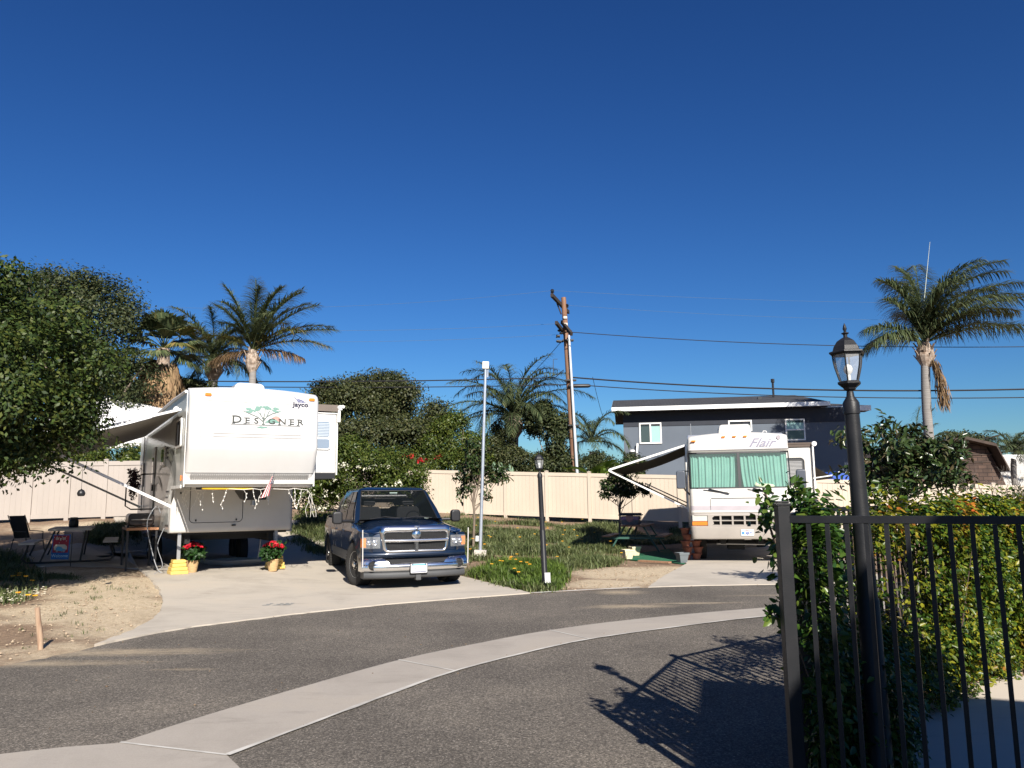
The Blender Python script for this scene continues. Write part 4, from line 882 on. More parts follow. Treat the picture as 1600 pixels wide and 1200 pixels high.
# ------------------------------------------------------------------ pickup truck
def make_truck():
    p = D(652, 780, 14.75); t = thing('pickup_truck', 'dark blue crew cab pickup truck with chrome crosshair grille', 'pickup truck', (p.x, 14.75, .016+Hf(p.x, 15.5)), TROT)
    m, nt, b = newmat('blue_paint'); b.inputs['Base Color'].default_value = (.0035, .013, .034, 1); b.inputs['Metallic'].default_value = .25; b.inputs['Roughness'].default_value = .35
    b.inputs['Coat Weight'].default_value = 1; b.inputs['Coat Roughness'].default_value = .05; M_BLUE = m
    M_GRY = mat('grey_cladding', (.13, .135, .14), .4, .3); M_VAL = mat('valance_grey', (.055, .057, .06), .6)
    RF, RR, RW = 1.02, 4.62, .40
    def zb(y):
        z = .44
        for yc in (RF, RR):
            d = abs(y-yc)
            if d < .475: z = max(z, .40+math.sqrt(.475**2-d*d))
        return z
    ys = sorted(set([.13, .18, .25, .35, .45, 1.6, 1.75, 2.0, 2.4, 2.8, 3.2, 3.6, 3.8, 3.95, 5.2, 5.4, 5.6, 5.74]+[round(yc+.475*math.cos(PI*k/16), 3) for yc in (RF, RR) for k in range(17)]+[RF-.48, RF+.48, RR-.48, RR+.48]))
    def side_x(z, y):
        x = float(np.interp(z, [.40, .50, .62, .80, .95, 1.05, 1.14, 1.22], [.955, .975, .985, 1.0, .99, .975, .945, .925]))
        fl = .022*sum(math.exp(-((math.hypot(y-yc, z-.40)-.50)/.07)**2) for yc in (RF, RR))
        nose = -.20*max(0, (.55-y)/.42)**2.4; tail = -.03*max(0, (y-5.4)/.3)
        return x+fl+nose+tail
    def ztop(y): return float(np.interp(y, [.13, .4, 1.45, 1.7, 3.85, 5.74], [.985, 1.03, 1.12, 1.16, 1.20, 1.22]))
    for s in (-1, 1):
        rows = []
        for y in ys:
            z0, z1 = zb(y), ztop(y); zs = [z0+(z1-z0)*q for q in (0, .06, .15, .3, .45, .6, .75, .88, 1)]
            row = [(s*(side_x(z0, y)-.06), y, z0-.005)]+[(s*side_x(z, y), y, z) for z in zs]
            xt = side_x(z1, y); row += [(s*(xt-.05), y, z1+.02), (s*(xt-.13), y, z1+.03)]
            rows.append(row)
        MB().grid(rows).build('body_side', M_BLUE, t, smooth=50)
        MB().box((s*.955-.02, 1.55, .42), (s*.955+.02, 4.08, .50)).build('sill', M_GRY, t, bevel=.012)
        tr = MB(); ribbonpts = [(y, .565) for y in (1.56, 2.5, 3.4, 4.06)]
        tr.grid([[(s*(side_x(z, y)+.008), y, z) for y, _ in ribbonpts] for z in (.50, .62)]); tr.build('side_cladding', M_GRY, t)
        # door seams, handles
        for y in (1.58, 2.62, 3.55, 3.86):
            MB().tube([(s*(side_x(z, y)+.001), y, z) for z in (.52, .7, .9, 1.1, 1.16)], .005, 5).build('door_seam', M_BLK, t)
        for y in (2.42, 3.40): MB().box((s*.985-.015, y, .985), (s*.985+.03, y+.16, 1.02)).build('door_handle', M_BLUE, t, bevel=.008)
        MB().box((s*1.0-.004, 1.25, .80), (s*1.0+.006, 1.50, .825)).build('side_badge', M_CHR, t)
        # arch liner
        for yc in (RF, RR):
            MB().grid([[(s*x, yc+.468*math.cos(a), .40+.468*math.sin(a)) for a in np.linspace(0, PI, 13)] for x in (.55, .96)]).build('wheel_liner', M_UND, t)
    # hood with raised centre
    hy = [.10, .16, .3, .6, 1.0, 1.35, 1.52]; rows = []
    for y in hy:
        base = ztop(max(y, .13))+.03; up = float(np.interp(y, [.10, .16, .3, 1.52], [.0, .03, .06, .09])); row = []
        for x, f in ((-.86, 0), (-.80, .02), (-.74, .1), (-.69, .55), (-.62, .8), (-.45, .93), (-.2, 1), (0, 1.03), (.2, 1), (.45, .93), (.62, .8), (.69, .55), (.74, .1), (.80, .02), (.86, 0)):
            sh = 1 if abs(x) < .7 else 1; row.append((x, y+.10*(abs(x)/.86)**3*(1 if y < .3 else 0), base+up*f))
        rows.append(row)
    MB().grid(rows).build('hood', M_BLUE, t, smooth=50)
    # front fascia
    fy = lambda x: .085+.17*abs(x)**3.2
    xs = np.linspace(-.985, .985, 27); rows = [[(x, fy(x)-dy, z-(0 if z < 1 else .09*max(0, abs(x)-.66)*1.5)) for x in xs] for z, dy in ((.54, -.03), (.57, .02), (.60, .045), (.635, .05), (.66, .03), (.68, 0), (.95, 0), (1.03, -.02))]
    MB().grid(rows).build('front_panel', M_BLUE, t, smooth=50)
    # grille: chrome ring, cross, mesh
    def ringpath(w, h, r, cz, n=6): return rrect(w, h, r, n, 0, cz)
    def trap(w_top, w_bot, z0, z1, r=.07):
        pts = []
        for x, z, a0 in ((w_top-r, z1-r, 0), (-w_top+r, z1-r, 90), (-w_bot+r, z0+r, 180), (w_bot-r, z0+r, 270)):
            for k in range(6): a = rad(a0+18*k); pts.append((x+r*math.cos(a), z+r*math.sin(a)))
        return pts
    outer = trap(.675, .615, .645, 1.14, .10); inner = trap(.585, .545, .705, 1.015, .05)
    outer = [(x, z+(.035*(1-(x/.6)**2) if z > 1.05 and abs(x) < .6 else 0)) for x, z in outer]
    gm = MB(); n = len(outer)
    for k in range(n):
        k2 = (k+1) % n; o1, o2, i1, i2 = outer[k], outer[k2], inner[k], inner[k2]
        def mid(o, i): return ((o[0]+i[0])/2, (o[1]+i[1])/2)
        m1, m2 = mid(o1, i1), mid(o2, i2); q = lambda p, d: (p[0], fy(p[0])-d, p[1])
        gm.add([q(o1, .0), q(o2, .0), q(m2, .075), q(m1, .075)], [(0, 1, 2, 3)]); gm.add([q(m1, .075), q(m2, .075), q(i2, .05), q(i1, .05)], [(0, 1, 2, 3)]); gm.add([q(i1, .05), q(i2, .05), q(i2, .0), q(i1, .0)], [(0, 1, 2, 3)])
    import bmesh
    go = gm.build('grille_surround', M_CHR, t, smooth=60)
    bmx = bmesh.new(); bmx.from_mesh(go.data); bmesh.ops.remove_doubles(bmx, verts=bmx.verts, dist=.0005); bmesh.ops.recalc_face_normals(bmx, faces=bmx.faces); bmx.to_mesh(go.data); bmx.free()
    for f in go.data.polygons: f.use_smooth = True
    msh = MB(); r_ = inner
    msh.prism([(x, z) for x, z in inner], .075, .085); msh.build('grille_backing', M_BLK, t)
    gr = MB()
    for z in np.arange(.72, 1.01, .022): gr.beam((-.57, .062, z), (.57, .062, z), .006)
    for x in np.arange(-.56, .57, .03): gr.beam((x, .066, .71), (x, .066, 1.01), .005)
    gr.build('grille_mesh', mat('mesh_dark', (.05, .05, .05), .4, .5), t)
    cr = MB(); cr.tube([(-.59, .03, .875), (-.3, .015, .872), (0, .01, .87), (.3, .015, .872), (.59, .03, .875)], .030, 8); cr.build('grille_bar', M_CHR, t, smooth=60)
    vb = MB(); vb.grid([[(-w_, .045, z), (-w_*.5, .0, z), (w_*.5, .0, z), (w_, .045, z)] for z, w_ in ((.70, .045), (.80, .05), (.88, .055), (.95, .09), (1.01, .085), (1.05, .05))]); vb.build('grille_post', M_CHR, t, smooth=50)
    em = MB(); em.tube([(-.035, .005, 1.10), (-.04, -.0, 1.125), (-.015, -.0, 1.13), (0, 0, 1.10)], .008, 6); em.tube([(.035, .005, 1.10), (.04, -.0, 1.125), (.015, -.0, 1.13), (0, 0, 1.10)], .008, 6); em.prism([(-.018, 1.115), (.018, 1.115), (.008, 1.065), (-.008, 1.065)], -.002, .01); em.build('hood_emblem', M_CHR, t)
    # headlights
    M_LENS, n2, b2 = newmat('clear_lens'); b2.inputs['Base Color'].default_value = (.5, .52, .55, 1); b2.inputs['Roughness'].default_value = .05; b2.inputs['Alpha'].default_value = .16
    for s in (-1, 1):
        def hq(x, z, d=0): return (s*x, fy(x)-d-.0, z)
        X0 = [.665, .72, .78, .84, .90, .955, .985]
        bk = MB().grid([[hq(x, z, .012) for x in X0] for z in (.745, .94)]); ho = bk.build('headlight', mat('reflector', (.30, .31, .33), .22, .9), t)
        for x, rr in ((.76, .06), (.86, .055)):
            MB().lathe([(rr, -.004), (rr*.75, -.02), (rr*.4, -.01), (.02, -.03), (.001, -.035)], (s*x, fy(x)-.03, .845), 16, axis='y').build('bulb_reflector', M_CHR, ho, smooth=50)
        am = MB().grid([[hq(x, z, .022) for x in (.905, .93, .955, .985, .992)] for z in (.76, .92)]); am.build('turn_signal', M_AMB, ho)
        MB().grid([[hq(x, z, .05+.02*math.sin(PI*(z-.735)/.215)) for x in X0] for z in (.735, .78, .845, .91, .95)]).build('lens', M_LENS, ho, smooth=60)
    # bumper
    def bp(z0, z1, d, w_, mat_, name):
        rows = []; zz = np.linspace(z0, z1, 7); xs = np.concatenate([[-w_], np.linspace(-w_+.01, w_-.01, 25), [w_]])
        for z in zz:
            bl = d*(1-((z-(z0+z1)/2)/((z1-z0)/2))**4*.35)
            rows.append([(x, (.42 if abs(x) >= w_-.001 else fy(x)-bl), z) for x in xs])
        rows = [[(x, .25, z0) for x in xs]]+rows+[[(x, .25 if abs(x) < w_-.001 else .42, z1) for x in xs]]
        return MB().grid(rows).build(name, mat_, t, smooth=55)
    bp(.325, .475, .135, 1.0, M_CHR, 'bumper')
    for s in (-1, 1):  # raised bumper ends
        rows = []
        for z, dd_, x0 in ((.46, .132, .50), (.50, .125, .53), (.54, .10, .58), (.565, .05, .64)):
            xx = np.linspace(x0, .99, 9); rows.append([(s*x, fy(x)-dd_, z) for x in xx]+[(s*1.0, .42, z)])
        MB().grid(rows).build('bumper_end', M_CHR, t, smooth=60)
        fl = MB(); fl.lathe([(.075, -.0), (.085, -.02), (.095, -.012), (.095, .03)], (s*.80, fy(.80)-.128, .44), 20, axis='y'); fl.build('fog_bezel', M_CHR, t, smooth=40)
        MB().lathe([(.078, -.002), (.001, -.002)], (s*.80, fy(.80)-.135, .44), 20, axis='y').build('fog_recess', M_BLK, t)
        lv = MB()
        for k in range(-2, 3): lv.box((s*.80-.065, fy(.8)-.145, .437+k*.026), (s*.80+.065, fy(.8)-.139, .443+k*.026))
        lv.build('louvre', M_VAL, t)
    MB().box((-.58, .0, .475), (.58, .06, .54)).build('bumper_slot', M_BLK, t)
    bp(.20, .322, .11, .96, M_VAL, 'valance')
    # plate
    po = MB().prism(rrect(.305, .165, .015, 3, .02, .375), -.085, -.073).build('number_plate', mat('plate_white', (.60, .61, .62), .35), t)
    MB().prism(rrect(.33, .19, .02, 3, .02, .375), -.0725, -.045).build('plate_frame', M_BLK, po)
    text('CHD-1773', .072, mat('plate_ink', (.12, .13, .17), .4), po, (.02, -.0865, .372), sx=.82)
    MB().box((-.115, -.0865, .425), (.155, -.0855, .45)).build('plate_band', mat('plate_sky', (.12, .38, .62), .4), po)
    MB().box((-.11, -.0865, .305), (.15, -.0855, .318)).build('plate_strip', mat('plate_navy', (.03, .04, .12), .4), po)
    for x in (-.10, .14): MB().lathe([(.012, -.089), (.001, -.09)], (x, 0, .445), 8, axis='y').build('plate_bolt', M_BLK, po)
    MB().box((-.03, -.05, .16), (.07, .1, .26)).build('tow_hitch', M_VAL, t, bevel=.01)
    # corner marker rods
    for s in (-1, 1):
        MB().tube([(s*.985, .04, .42), (s*.995, .03, 1.08)], .010, 6).build('marker_rod', mat('pale_rod', (.55, .53, .50), .4), t)
    # cab
    BZ, RZ = 1.165, 1.885
    cab = [[(-.90, 1.50, BZ), (.90, 1.50, BZ), (.91, 3.85, BZ), (-.91, 3.85, BZ)], [(-.845, 1.78, 1.42), (.845, 1.78, 1.42), (.86, 3.82, 1.42), (-.86, 3.82, 1.42)],
           [(-.715, 2.24, 1.80), (.715, 2.24, 1.80), (.73, 3.72, 1.80), (-.73, 3.72, 1.80)], [(-.66, 2.33, 1.85), (.66, 2.33, 1.85), (.67, 3.66, 1.85), (-.67, 3.66, 1.85)], [(-.45, 2.55, RZ), (.45, 2.55, RZ), (.45, 3.5, RZ), (-.45, 3.5, RZ)]]
    c = MB(); nr_ = len(cab); allv = [p_ for r__ in cab for p_ in r__]; fs_ = []
    for i_ in range(nr_-1):
        for k_ in range(4):
            if k_ == 0 and i_ < 2: continue          # opening for the windshield
            if k_ == 2 and i_ == 1: continue          # opening for the rear window
            k2_ = (k_+1) % 4; fs_.append((i_*4+k_, i_*4+k2_, (i_+1)*4+k2_, (i_+1)*4+k_))
    fs_.append((16, 17, 18, 19)); c.add(allv, fs_); c.build('cab', M_BLUE, t, bevel=.03, seg=3)
    MB().box((-.84, 1.60, .62), (.84, 3.80, .66)).build('cab_floor', M_UND, t); M_INT = mat('interior_grey', (.035, .036, .04), .8)
    MB().box((-.82, 1.60, .98), (.82, 1.95, 1.17)).build('dashboard', M_INT, t, bevel=.03)
    for x_ in (-.42, .42):
        for y_ in (2.55, 3.35): MB().prism(rrect(.50, .62, .1, 4, x_, 1.16), y_, y_+.14).build('seat_back', M_INT, t, bevel=.03); MB().prism(rrect(.26, .16, .05, 4, x_, 1.57), y_+.02, y_+.11).build('headrest', M_INT, t, bevel=.03)
    MB().tube([(.42+.17*math.cos(a_), 2.02+.06*math.sin(a_), 1.22+.15*math.sin(a_)) for a_ in np.linspace(0, 2*PI, 22)], .014, 6).build('steering_wheel', M_BLK, t)
    MB().grid([[(-.86, 3.835, 1.44), (.86, 3.835, 1.44)], [(-.73, 3.735, 1.79), (.73, 3.735, 1.79)]]).build('rear_window', glassmat('tinted_glass', (.008, .010, .010), .04, .55), t)
    def L3(a, b, u): return Vector(a).lerp(Vector(b), u)
    def wsq(u, v, off=.012):   # windshield surface
        bl, br, tl, tr_ = Vector((-.80, 1.515, BZ+.02)), Vector((.80, 1.515, BZ+.02)), Vector((-.665, 2.215, 1.79)), Vector((.665, 2.215, 1.79))
        p = bl.lerp(br, u).lerp(tl.lerp(tr_, u), v); bow = -.05*math.sin(PI*u); return p+Vector((0, -off+bow*.6-.0, off))
    g = MB(); g.grid([[wsq(i/12, j/6) for i in range(13)] for j in range(7)]); g.build('windshield', glassmat('tinted_glass', (.008, .010, .010), .04, .55), t, smooth=60)
    for u_, s in ((0, -1), (1, 1)):
        ce = [Vector((s*.905, 1.49, BZ-.01)), Vector((s*.85, 1.775, 1.42)), Vector((s*.72, 2.235, 1.805))]; ee = [ce[0].lerp(ce[1], q_) for q_ in (0, .5)]+[ce[1].lerp(ce[2], q_) for q_ in (0, .33, .66, 1)]
        MB().grid([ee, [wsq(u_, q_, .008) for q_ in (0, .2, .4, .6, .8, 1)]]).build('windshield_pillar', M_BLUE, t, smooth=60)
    wf = MB(); wf.tube([wsq(0, j/6, .016) for j in range(7)]+[wsq(i/12, 1, .016) for i in range(1, 13)]+[wsq(1, 1-j/6, .016) for j in range(1, 7)], .010, 5); wf.build('windshield_seal', M_BLK, t)
    cw = MB(); cw.grid([[(x, 1.33-.06*abs(x), 1.235), (x, 1.53, BZ+.03)] for x in np.linspace(-.84, .84, 9)]); cw.build('cowl', M_BLK, t)
    for x0, x1 in ((-.62, .02), (.05, .66)):
        MB().tube([(x0, 1.42, 1.235), ((x0+x1)/2, 1.50, 1.275), (x1, 1.47, 1.24)], .010, 5).build('wiper', M_BLK, t)
    ms = MB().box((-.08, 2.12, 1.73), (.08, 2.135, 1.765)); ms.build('rearview_mirror', mat('mirror_glass', (.4, .5, .45), .1), t)
    st = MB(); st.box((.52, 1.545, 1.215), (.62, 1.555, 1.25)); st.build('sticker', mat('sticker_white', (.5, .6, .55), .5), t)
    for s in (-1, 1):
        def sw(y, v, off=.008):
            z = BZ+.03+v*.60
            x = float(np.interp(z, [BZ, 1.42, 1.80], [.902, .852, .722])); return (s*(x+off), y, z)
        for (yb0, yb1, yt0, yt1) in ((1.72, 2.60, 2.30, 2.62), (2.70, 3.62, 2.72, 3.52)):
            g = MB(); g.grid([[sw(yb0+(yb1-yb0)*u+((yt0-yb0)*(1-u)+(yt1-yb1)*u)*v, v) for u in (0, .5, 1)] for v in (0, .33, .66, 1)]); g.build('side_window', M_GL, t, smooth=60)
        # door mirrors
        ma = MB(); ma.tube([(s*.90, 1.78, 1.20), (s*1.12, 1.70, 1.20)], .03, 8); mo = ma.build('mirror_arm', M_BLK, t)
        MB().prism(rrect(.20, .25, .06, 5, s*1.22, 1.27), 1.60, 1.74).build('mirror', M_BLK, mo, bevel=.035, seg=3)
        MB().prism(rrect(.16, .20, .04, 4, s*1.22, 1.27), 1.742, 1.746).build('mirror_glass', M_CHR, mo)
    # bed
    bed = MB(); bed.box((-.80, 3.90, .80), (.80, 5.70, .84)); bed.box((-.82, 5.68, .6), (.82, 5.73, 1.20)); bed.box((-.86, 3.88, .8), (.86, 3.92, 1.20)); bed.build('bed', M_BLUE, t)
    for s in (-1, 1): MB().grid([[(s*.80, y, z) for y in (3.9, 5.7)] for z in (.84, 1.24)]).build('bed_wall', M_UND, t); MB().box((s*.84-.06, 3.92, 1.238), (s*.84+.06, 5.7, 1.265)).build('bed_rail', M_BLK, t, bevel=.01)
    sb = MB()
    for s in (-1, 1): sb.tube([(s*.80, 4.75, 1.25), (s*.76, 4.15, 1.62), (s*.70, 4.05, 1.70)], .035, 8)
    sb.tube([(-.70, 4.05, 1.70), (.70, 4.05, 1.70)], .035, 8); sb.build('sport_bar', M_STEEL, t, smooth=50)
    MB().box((-.70, 4.0, 1.55), (.70, 4.1, 1.66)).build('light_bar', M_BLK, t, bevel=.02)
    MB().box((-.86, .6, .36), (.86, 5.5, .48)).build('chassis', M_UND, t)
    MB().box((-.80, .30, .45), (.80, 1.5, .90)).build('engine_bay', M_UND, t)
    wheel(t, -.87, RF, .405, .26, -1, 0, rad(14)); wheel(t, .87, RF, .405, .26, 1, 0, rad(14))
    wheel(t, -.87, RR, .405, .26, -1); wheel(t, .87, RR, .405, .26, 1)
    return t
make_truck()
# ------------------------------------------------------------------ grey house
def make_house():
    HY = 42.0; pL = D(975, 700, HY); x0 = pL.x; M_H = mat('slate_stucco', (.102, .122, .152), .85, c2=(.090, .107, .134), scale=.6, bmp=.25, bscale=30); M_FAS = mat('white_fascia', (.80, .80, .80), .45)
    m, nt, b = newmat('dark_shingle'); br = nt.nodes.new('ShaderNodeTexBrick'); br.inputs['Scale'].default_value = 1; br.inputs['Brick Width'].default_value = .34; br.inputs['Row Height'].default_value = .14; br.inputs['Mortar Size'].default_value = .012
    br.inputs['Color1'].default_value = (.030, .030, .034, 1); br.inputs['Color2'].default_value = (.052, .052, .056, 1); br.inputs['Mortar'].default_value = (.012, .012, .012, 1)
    tc = nt.nodes.new('ShaderNodeTexCoord'); nt.links.new(tc.outputs['Object'], br.inputs['Vector']); nt.links.new(br.outputs[0], b.inputs['Base Color']); b.inputs['Roughness'].default_value = .9; M_SH = m
    x1 = D(1324, 700, HY).x; xe0, xe1 = D(958, 640, HY-.5).x, D(1298, 640, HY-.5).x
    ze = D(960, 644, HY-.5).z; zr = ze+1.45
    t = thing('grey_house', 'dark grey two storey house with white fascia behind the cream motorhome', 'house', (x0, HY, .4), rad(-8.5))
    X = lambda x: (x-x0)*(.972-.0018*(x-x0)); Z = lambda z: z-.4; w = X(x1); zE = Z(ze)
    wl = MB(); wl.box((0, 0, -.5), (w, 9, zE-.02)); wl.build('wall', M_H, t)
    # front eave roof: plane rising away from us, gable at left, hip at right
    e0, e1 = X(xe0), X(xe1)
    rf = MB(); rz0, rz1 = zE+.22, zE+.22+.98
    rf.add([(e0, -.75, rz0), (e1, -.75, rz0), (e1-.7, 4.2, rz1), (e0, 4.2, rz1), (e0, 9.4, rz0), (e1, 9.4, rz0)], [(0, 1, 2, 3), (3, 2, 5, 4), (1, 5, 2)])
    rf.add([(e0, -.75, rz0-.1), (e1, -.75, rz0-.1), (e1-.7, 4.2, rz1-.1), (e0, 4.2, rz1-.1)], [(3, 2, 1, 0), ]); ro = rf.build('roof', M_SH, t, fix=False)
    e2a, e2b = X(D(1290, 640, HY+.6).x), X(D(1353, 640, HY+.6).x); 
    r2 = MB(); r2.add([(e2a-1, .1, rz0-.16), (e2b, .1, rz0-.16), (e2b-1.9, 4.4, rz1-.45), (e2a-1, 4.4, rz1-.45), (e2b, 9.3, rz0-.16)], [(0, 1, 2, 3), (1, 4, 2)]); r2.build('roof', M_SH, t, fix=False)
    MB().box((e2a-.4, .06, rz0-.42), (e2b+.01, .12, rz0-.15)).build('fascia', M_FAS, t)
    MB().box((e2a-.4, .12, rz0-.40), (e2b, 1.2, rz0-.36)).build('soffit', M_BLK, t)
    MB().box((w-.02, 1.2, -.5), (X(D(1330, 700, HY+1.2).x), 8.8, rz0-.4)).build('wall', M_H, t)
    MB().box((e0-.01, -.80, rz0-.20), (e1+.01, -.75, rz0+.01)).build('fascia', M_FAS, t)
    MB().add([(e0-.02, -.75, rz0-.20), (e0-.02, 4.2, rz1-.2), (e0-.02, 4.2, rz1), (e0-.02, -.75, rz0)], [(0, 1, 2, 3)]).build('fascia', M_FAS, t)
    MB().box((e0, -.745, rz0-.20), (e1, .0, rz0-.16)).build('soffit', mat('navy_soffit', (.03, .035, .05), .8), t)
    MB().box((.0, -.03, zE-.75), (w-.0, -.004, zE+.0)).build('wall_band', mat('navy_band', (.022, .026, .038), .8), t)  # darker navy band along the wall top
    def win(px0, py0, px1, py1, split='v', cl=0):
        a = D(px0, py1, HY); c = D(px1, py0, HY); ax, cx, az, cz = X(a.x), X(c.x), Z(a.z), Z(c.z)
        f = MB(); s = .07
        f.box((ax, -.06, az), (cx, .02, az+s)).box((ax, -.06, cz-s), (cx, .02, cz)).box((ax, -.058, az+s), (ax+s, .02, cz-s)).box((cx-s, -.058, az+s), (cx, .02, cz-s))
        if split == 'v': f.box(((ax+cx)/2-.035, -.056, az+s), ((ax+cx)/2+.035, .02, cz-s))
        if split == 'h': f.box((ax+s, -.056, (az+cz)/2-.035), (cx-s, .02, (az+cz)/2+.035))
        fo = f.build('window', M_TRIMW, t)
        g1 = glassmat('house_glass', (.05, .07, .07), .08); g2 = glassmat('house_glass_teal', (.28, .45, .43), .25)
        if split == 'v':
            MB().box((ax+s, -.03, az+s), ((ax+cx)/2-.035, -.02, cz-s)).build('pane', g1, fo); MB().box(((ax+cx)/2+.035, -.03, az+s), (cx-s, -.02, cz-s)).build('pane', g2, fo)
        elif split == 'h':
            MB().box((ax+s, -.03, az+s), (cx-s, -.02, (az+cz)/2-.035)).build('pane', g1, fo); MB().box((ax+s, -.03, (az+cz)/2+.035), (cx-s, -.02, cz-s)).build('pane', g2, fo)
        else: MB().box((ax+s, -.03, az+s), (cx-s, -.02, cz-s)).build('pane', g1, fo)
    win(1000, 661, 1034, 694); win(1140, 659, 1176, 676, None); win(1229.5, 658, 1258, 691, 'h')
    vp = MB().tube([(X(D(1198, 620, HY+3).x), 3, rz1-.6), (X(D(1198, 620, HY+3).x), 3, rz1+.75)], .06, 8); vp.lathe([(.10, rz1+.6), (.10, rz1+.80)], (X(D(1198, 620, HY+3).x), 3, 0), 8); vp.build('chimney', M_BLK, t)
    MB().box((X(D(1178, 630, HY+2).x), 2, rz1-.62), (X(D(1178, 630, HY+2).x)+.2, 2.2, rz1-.3)).build('roof_vent', M_BLK, t)
    return t
make_house()
# ------------------------------------------------------------------ brown gambrel barn house
def make_barn():
    BY = 45.0; c = D(1500, 720, BY); t = thing('barn_house', 'brown shingled gambrel roofed house behind the fence at far right', 'house', (c.x, BY, .3))
    m, nt, b = newmat('brown_shingle'); br = nt.nodes.new('ShaderNodeTexBrick'); br.inputs['Scale'].default_value = 1; br.inputs['Brick Width'].default_value = .5; br.inputs['Row Height'].default_value = .22; br.inputs['Mortar Size'].default_value = .02
    br.inputs['Color1'].default_value = (.045, .028, .021, 1); br.inputs['Color2'].default_value = (.085, .052, .038, 1); br.inputs['Mortar'].default_value = (.02, .012, .01, 1); br.offset = .5
    tc = nt.nodes.new('ShaderNodeTexCoord'); mp = nt.nodes.new('ShaderNodeMapping'); mp.inputs['Rotation'].default_value = (PI/2, 0, 0); nt.links.new(tc.outputs['Object'], mp.inputs[0]); nt.links.new(mp.outputs[0], br.inputs['Vector'])
    nt.links.new(mix(nt, br.outputs[0], ramp(nt, noise(nt, 1.2, 5), [(.3, .6), (.7, 1.7)]), .7, 'MULTIPLY'), b.inputs['Base Color']); b.inputs['Roughness'].default_value = .9
    X = lambda px, py: (D(px, py, BY).x-c.x, D(px, py, BY).z-.3)
    prof = [X(1400, 765), X(1412, 725), X(1440, 700), X(1500, 689), X(1541, 698), X(1562, 735), X(1575, 765)]
    MB().prism(prof, 0, 8).build('wall', m, t)
    M_RF = mat('brown_roof', (.065, .045, .035), .9, c2=(.04, .028, .022), scale=4)
    rp = [X(1403, 722), X(1437, 695), X(1500, 683.5), X(1545, 694), X(1566, 733)]
    for i in range(4):
        a, b_ = rp[i], rp[i+1]
        mb = MB(); mb.add([(a[0], -.7, a[1]), (b_[0], -.7, b_[1]), (b_[0], 8.2, b_[1]), (a[0], 8.2, a[1]), (a[0], -.7, a[1]-.16), (b_[0], -.7, b_[1]-.16), (b_[0], 8.2, b_[1]-.16), (a[0], 8.2, a[1]-.16)], [(0, 1, 2, 3), (7, 6, 5, 4), (0, 4, 5, 1), (1, 5, 6, 2), (2, 6, 7, 3), (3, 7, 4, 0)]); mb.build('roof', M_RF, t)
    a, d = X(1483, 717.5), X(1503.5, 698)
    f = MB().box((a[0], -.06, a[1]), (d[0], -.01, a[1]+.09)).box((a[0], -.06, d[1]-.08), (d[0], -.01, d[1])).box((a[0], -.058, a[1]), (a[0]+.08, -.01, d[1])).box((d[0]-.08, -.058, a[1]), (d[0], -.01, d[1])).box(((a[0]+d[0])/2-.04, -.056, a[1]), ((a[0]+d[0])/2+.04, -.01, d[1]))
    fo = f.build('window', M_TRIMW, t); MB().box((a[0]+.08, -.03, a[1]+.09), (d[0]-.08, -.02, d[1]-.08)).build('pane', glassmat('house_glass', (.05, .07, .07), .08), fo)
    for z in (712, 724): q = X(1450, z); MB().box((q[0], -.05, q[1]), (X(1550, z)[0], -.004, q[1]+.06)).build('belt_board', M_RF, t)
make_barn()
# pale roof of a neighbour at far right
def roofhouse(name, label, px, BY, mroof, mwall, zb=.3):
    c = D(*px[0], BY); t = thing(name, label, 'house', (c.x, BY, zb)); P = [(D(*p, BY).x-c.x, D(*p, BY).z-zb) for p in px]
    x0, x1 = P[0][0], P[1][0]; z0, z1 = P[0][1], P[2][1]
    rf = MB(); rf.add([(x0-.5, -.6, z0), (x1+.5, -.6, z0), (x1+.5, 3.4, z1), (x0-.5, 3.4, z1), (x1+.5, 8, z0), (x0-.5, 8, z0)], [(0, 1, 2, 3), (3, 2, 4, 5)])
    rf.add([(x0-.5, -.6, z0-.12), (x1+.5, -.6, z0-.12), (x1+.5, -.6, z0), (x0-.5, -.6, z0)], [(0, 1, 2, 3)]); rf.build('roof', mroof, t, fix=False)
    MB().box((x0, 0, -.5), (x1, 7.4, z0-.06)).build('wall', mwall, t)
    MB().box((x0-.4, 3.3, z1-.02), (x1+.4, 3.5, z1+.09)).build('ridge_cap', M_TRIMW, t)
    return t
def mk_rows(name, c, cm, w=.33, h=.3):
    m, nt, b = newmat(name); br = nt.nodes.new('ShaderNodeTexBrick'); br.inputs['Scale'].default_value = 1; br.inputs['Brick Width'].default_value = w; br.inputs['Row Height'].default_value = h; br.inputs['Mortar Size'].default_value = .015
    br.inputs['Color1'].default_value = c4(c); br.inputs['Color2'].default_value = c4(tuple(x*.85 for x in c)); br.inputs['Mortar'].default_value = c4(cm)
    tc = nt.nodes.new('ShaderNodeTexCoord'); nt.links.new(tc.outputs['Object'], br.inputs['Vector']); nt.links.new(br.outputs[0], b.inputs['Base Color']); b.inputs['Roughness'].default_value = .9; return m
roofhouse('white_roof_house', 'low house with pale grey tile roof right of the brown barn house', [(1562, 762), (1720, 770), (1562, 709)], 47, mk_rows('pale_tiles', (.52, .50, .47), (.30, .29, .27)), mat('pale_stucco', (.5, .48, .45), .9))
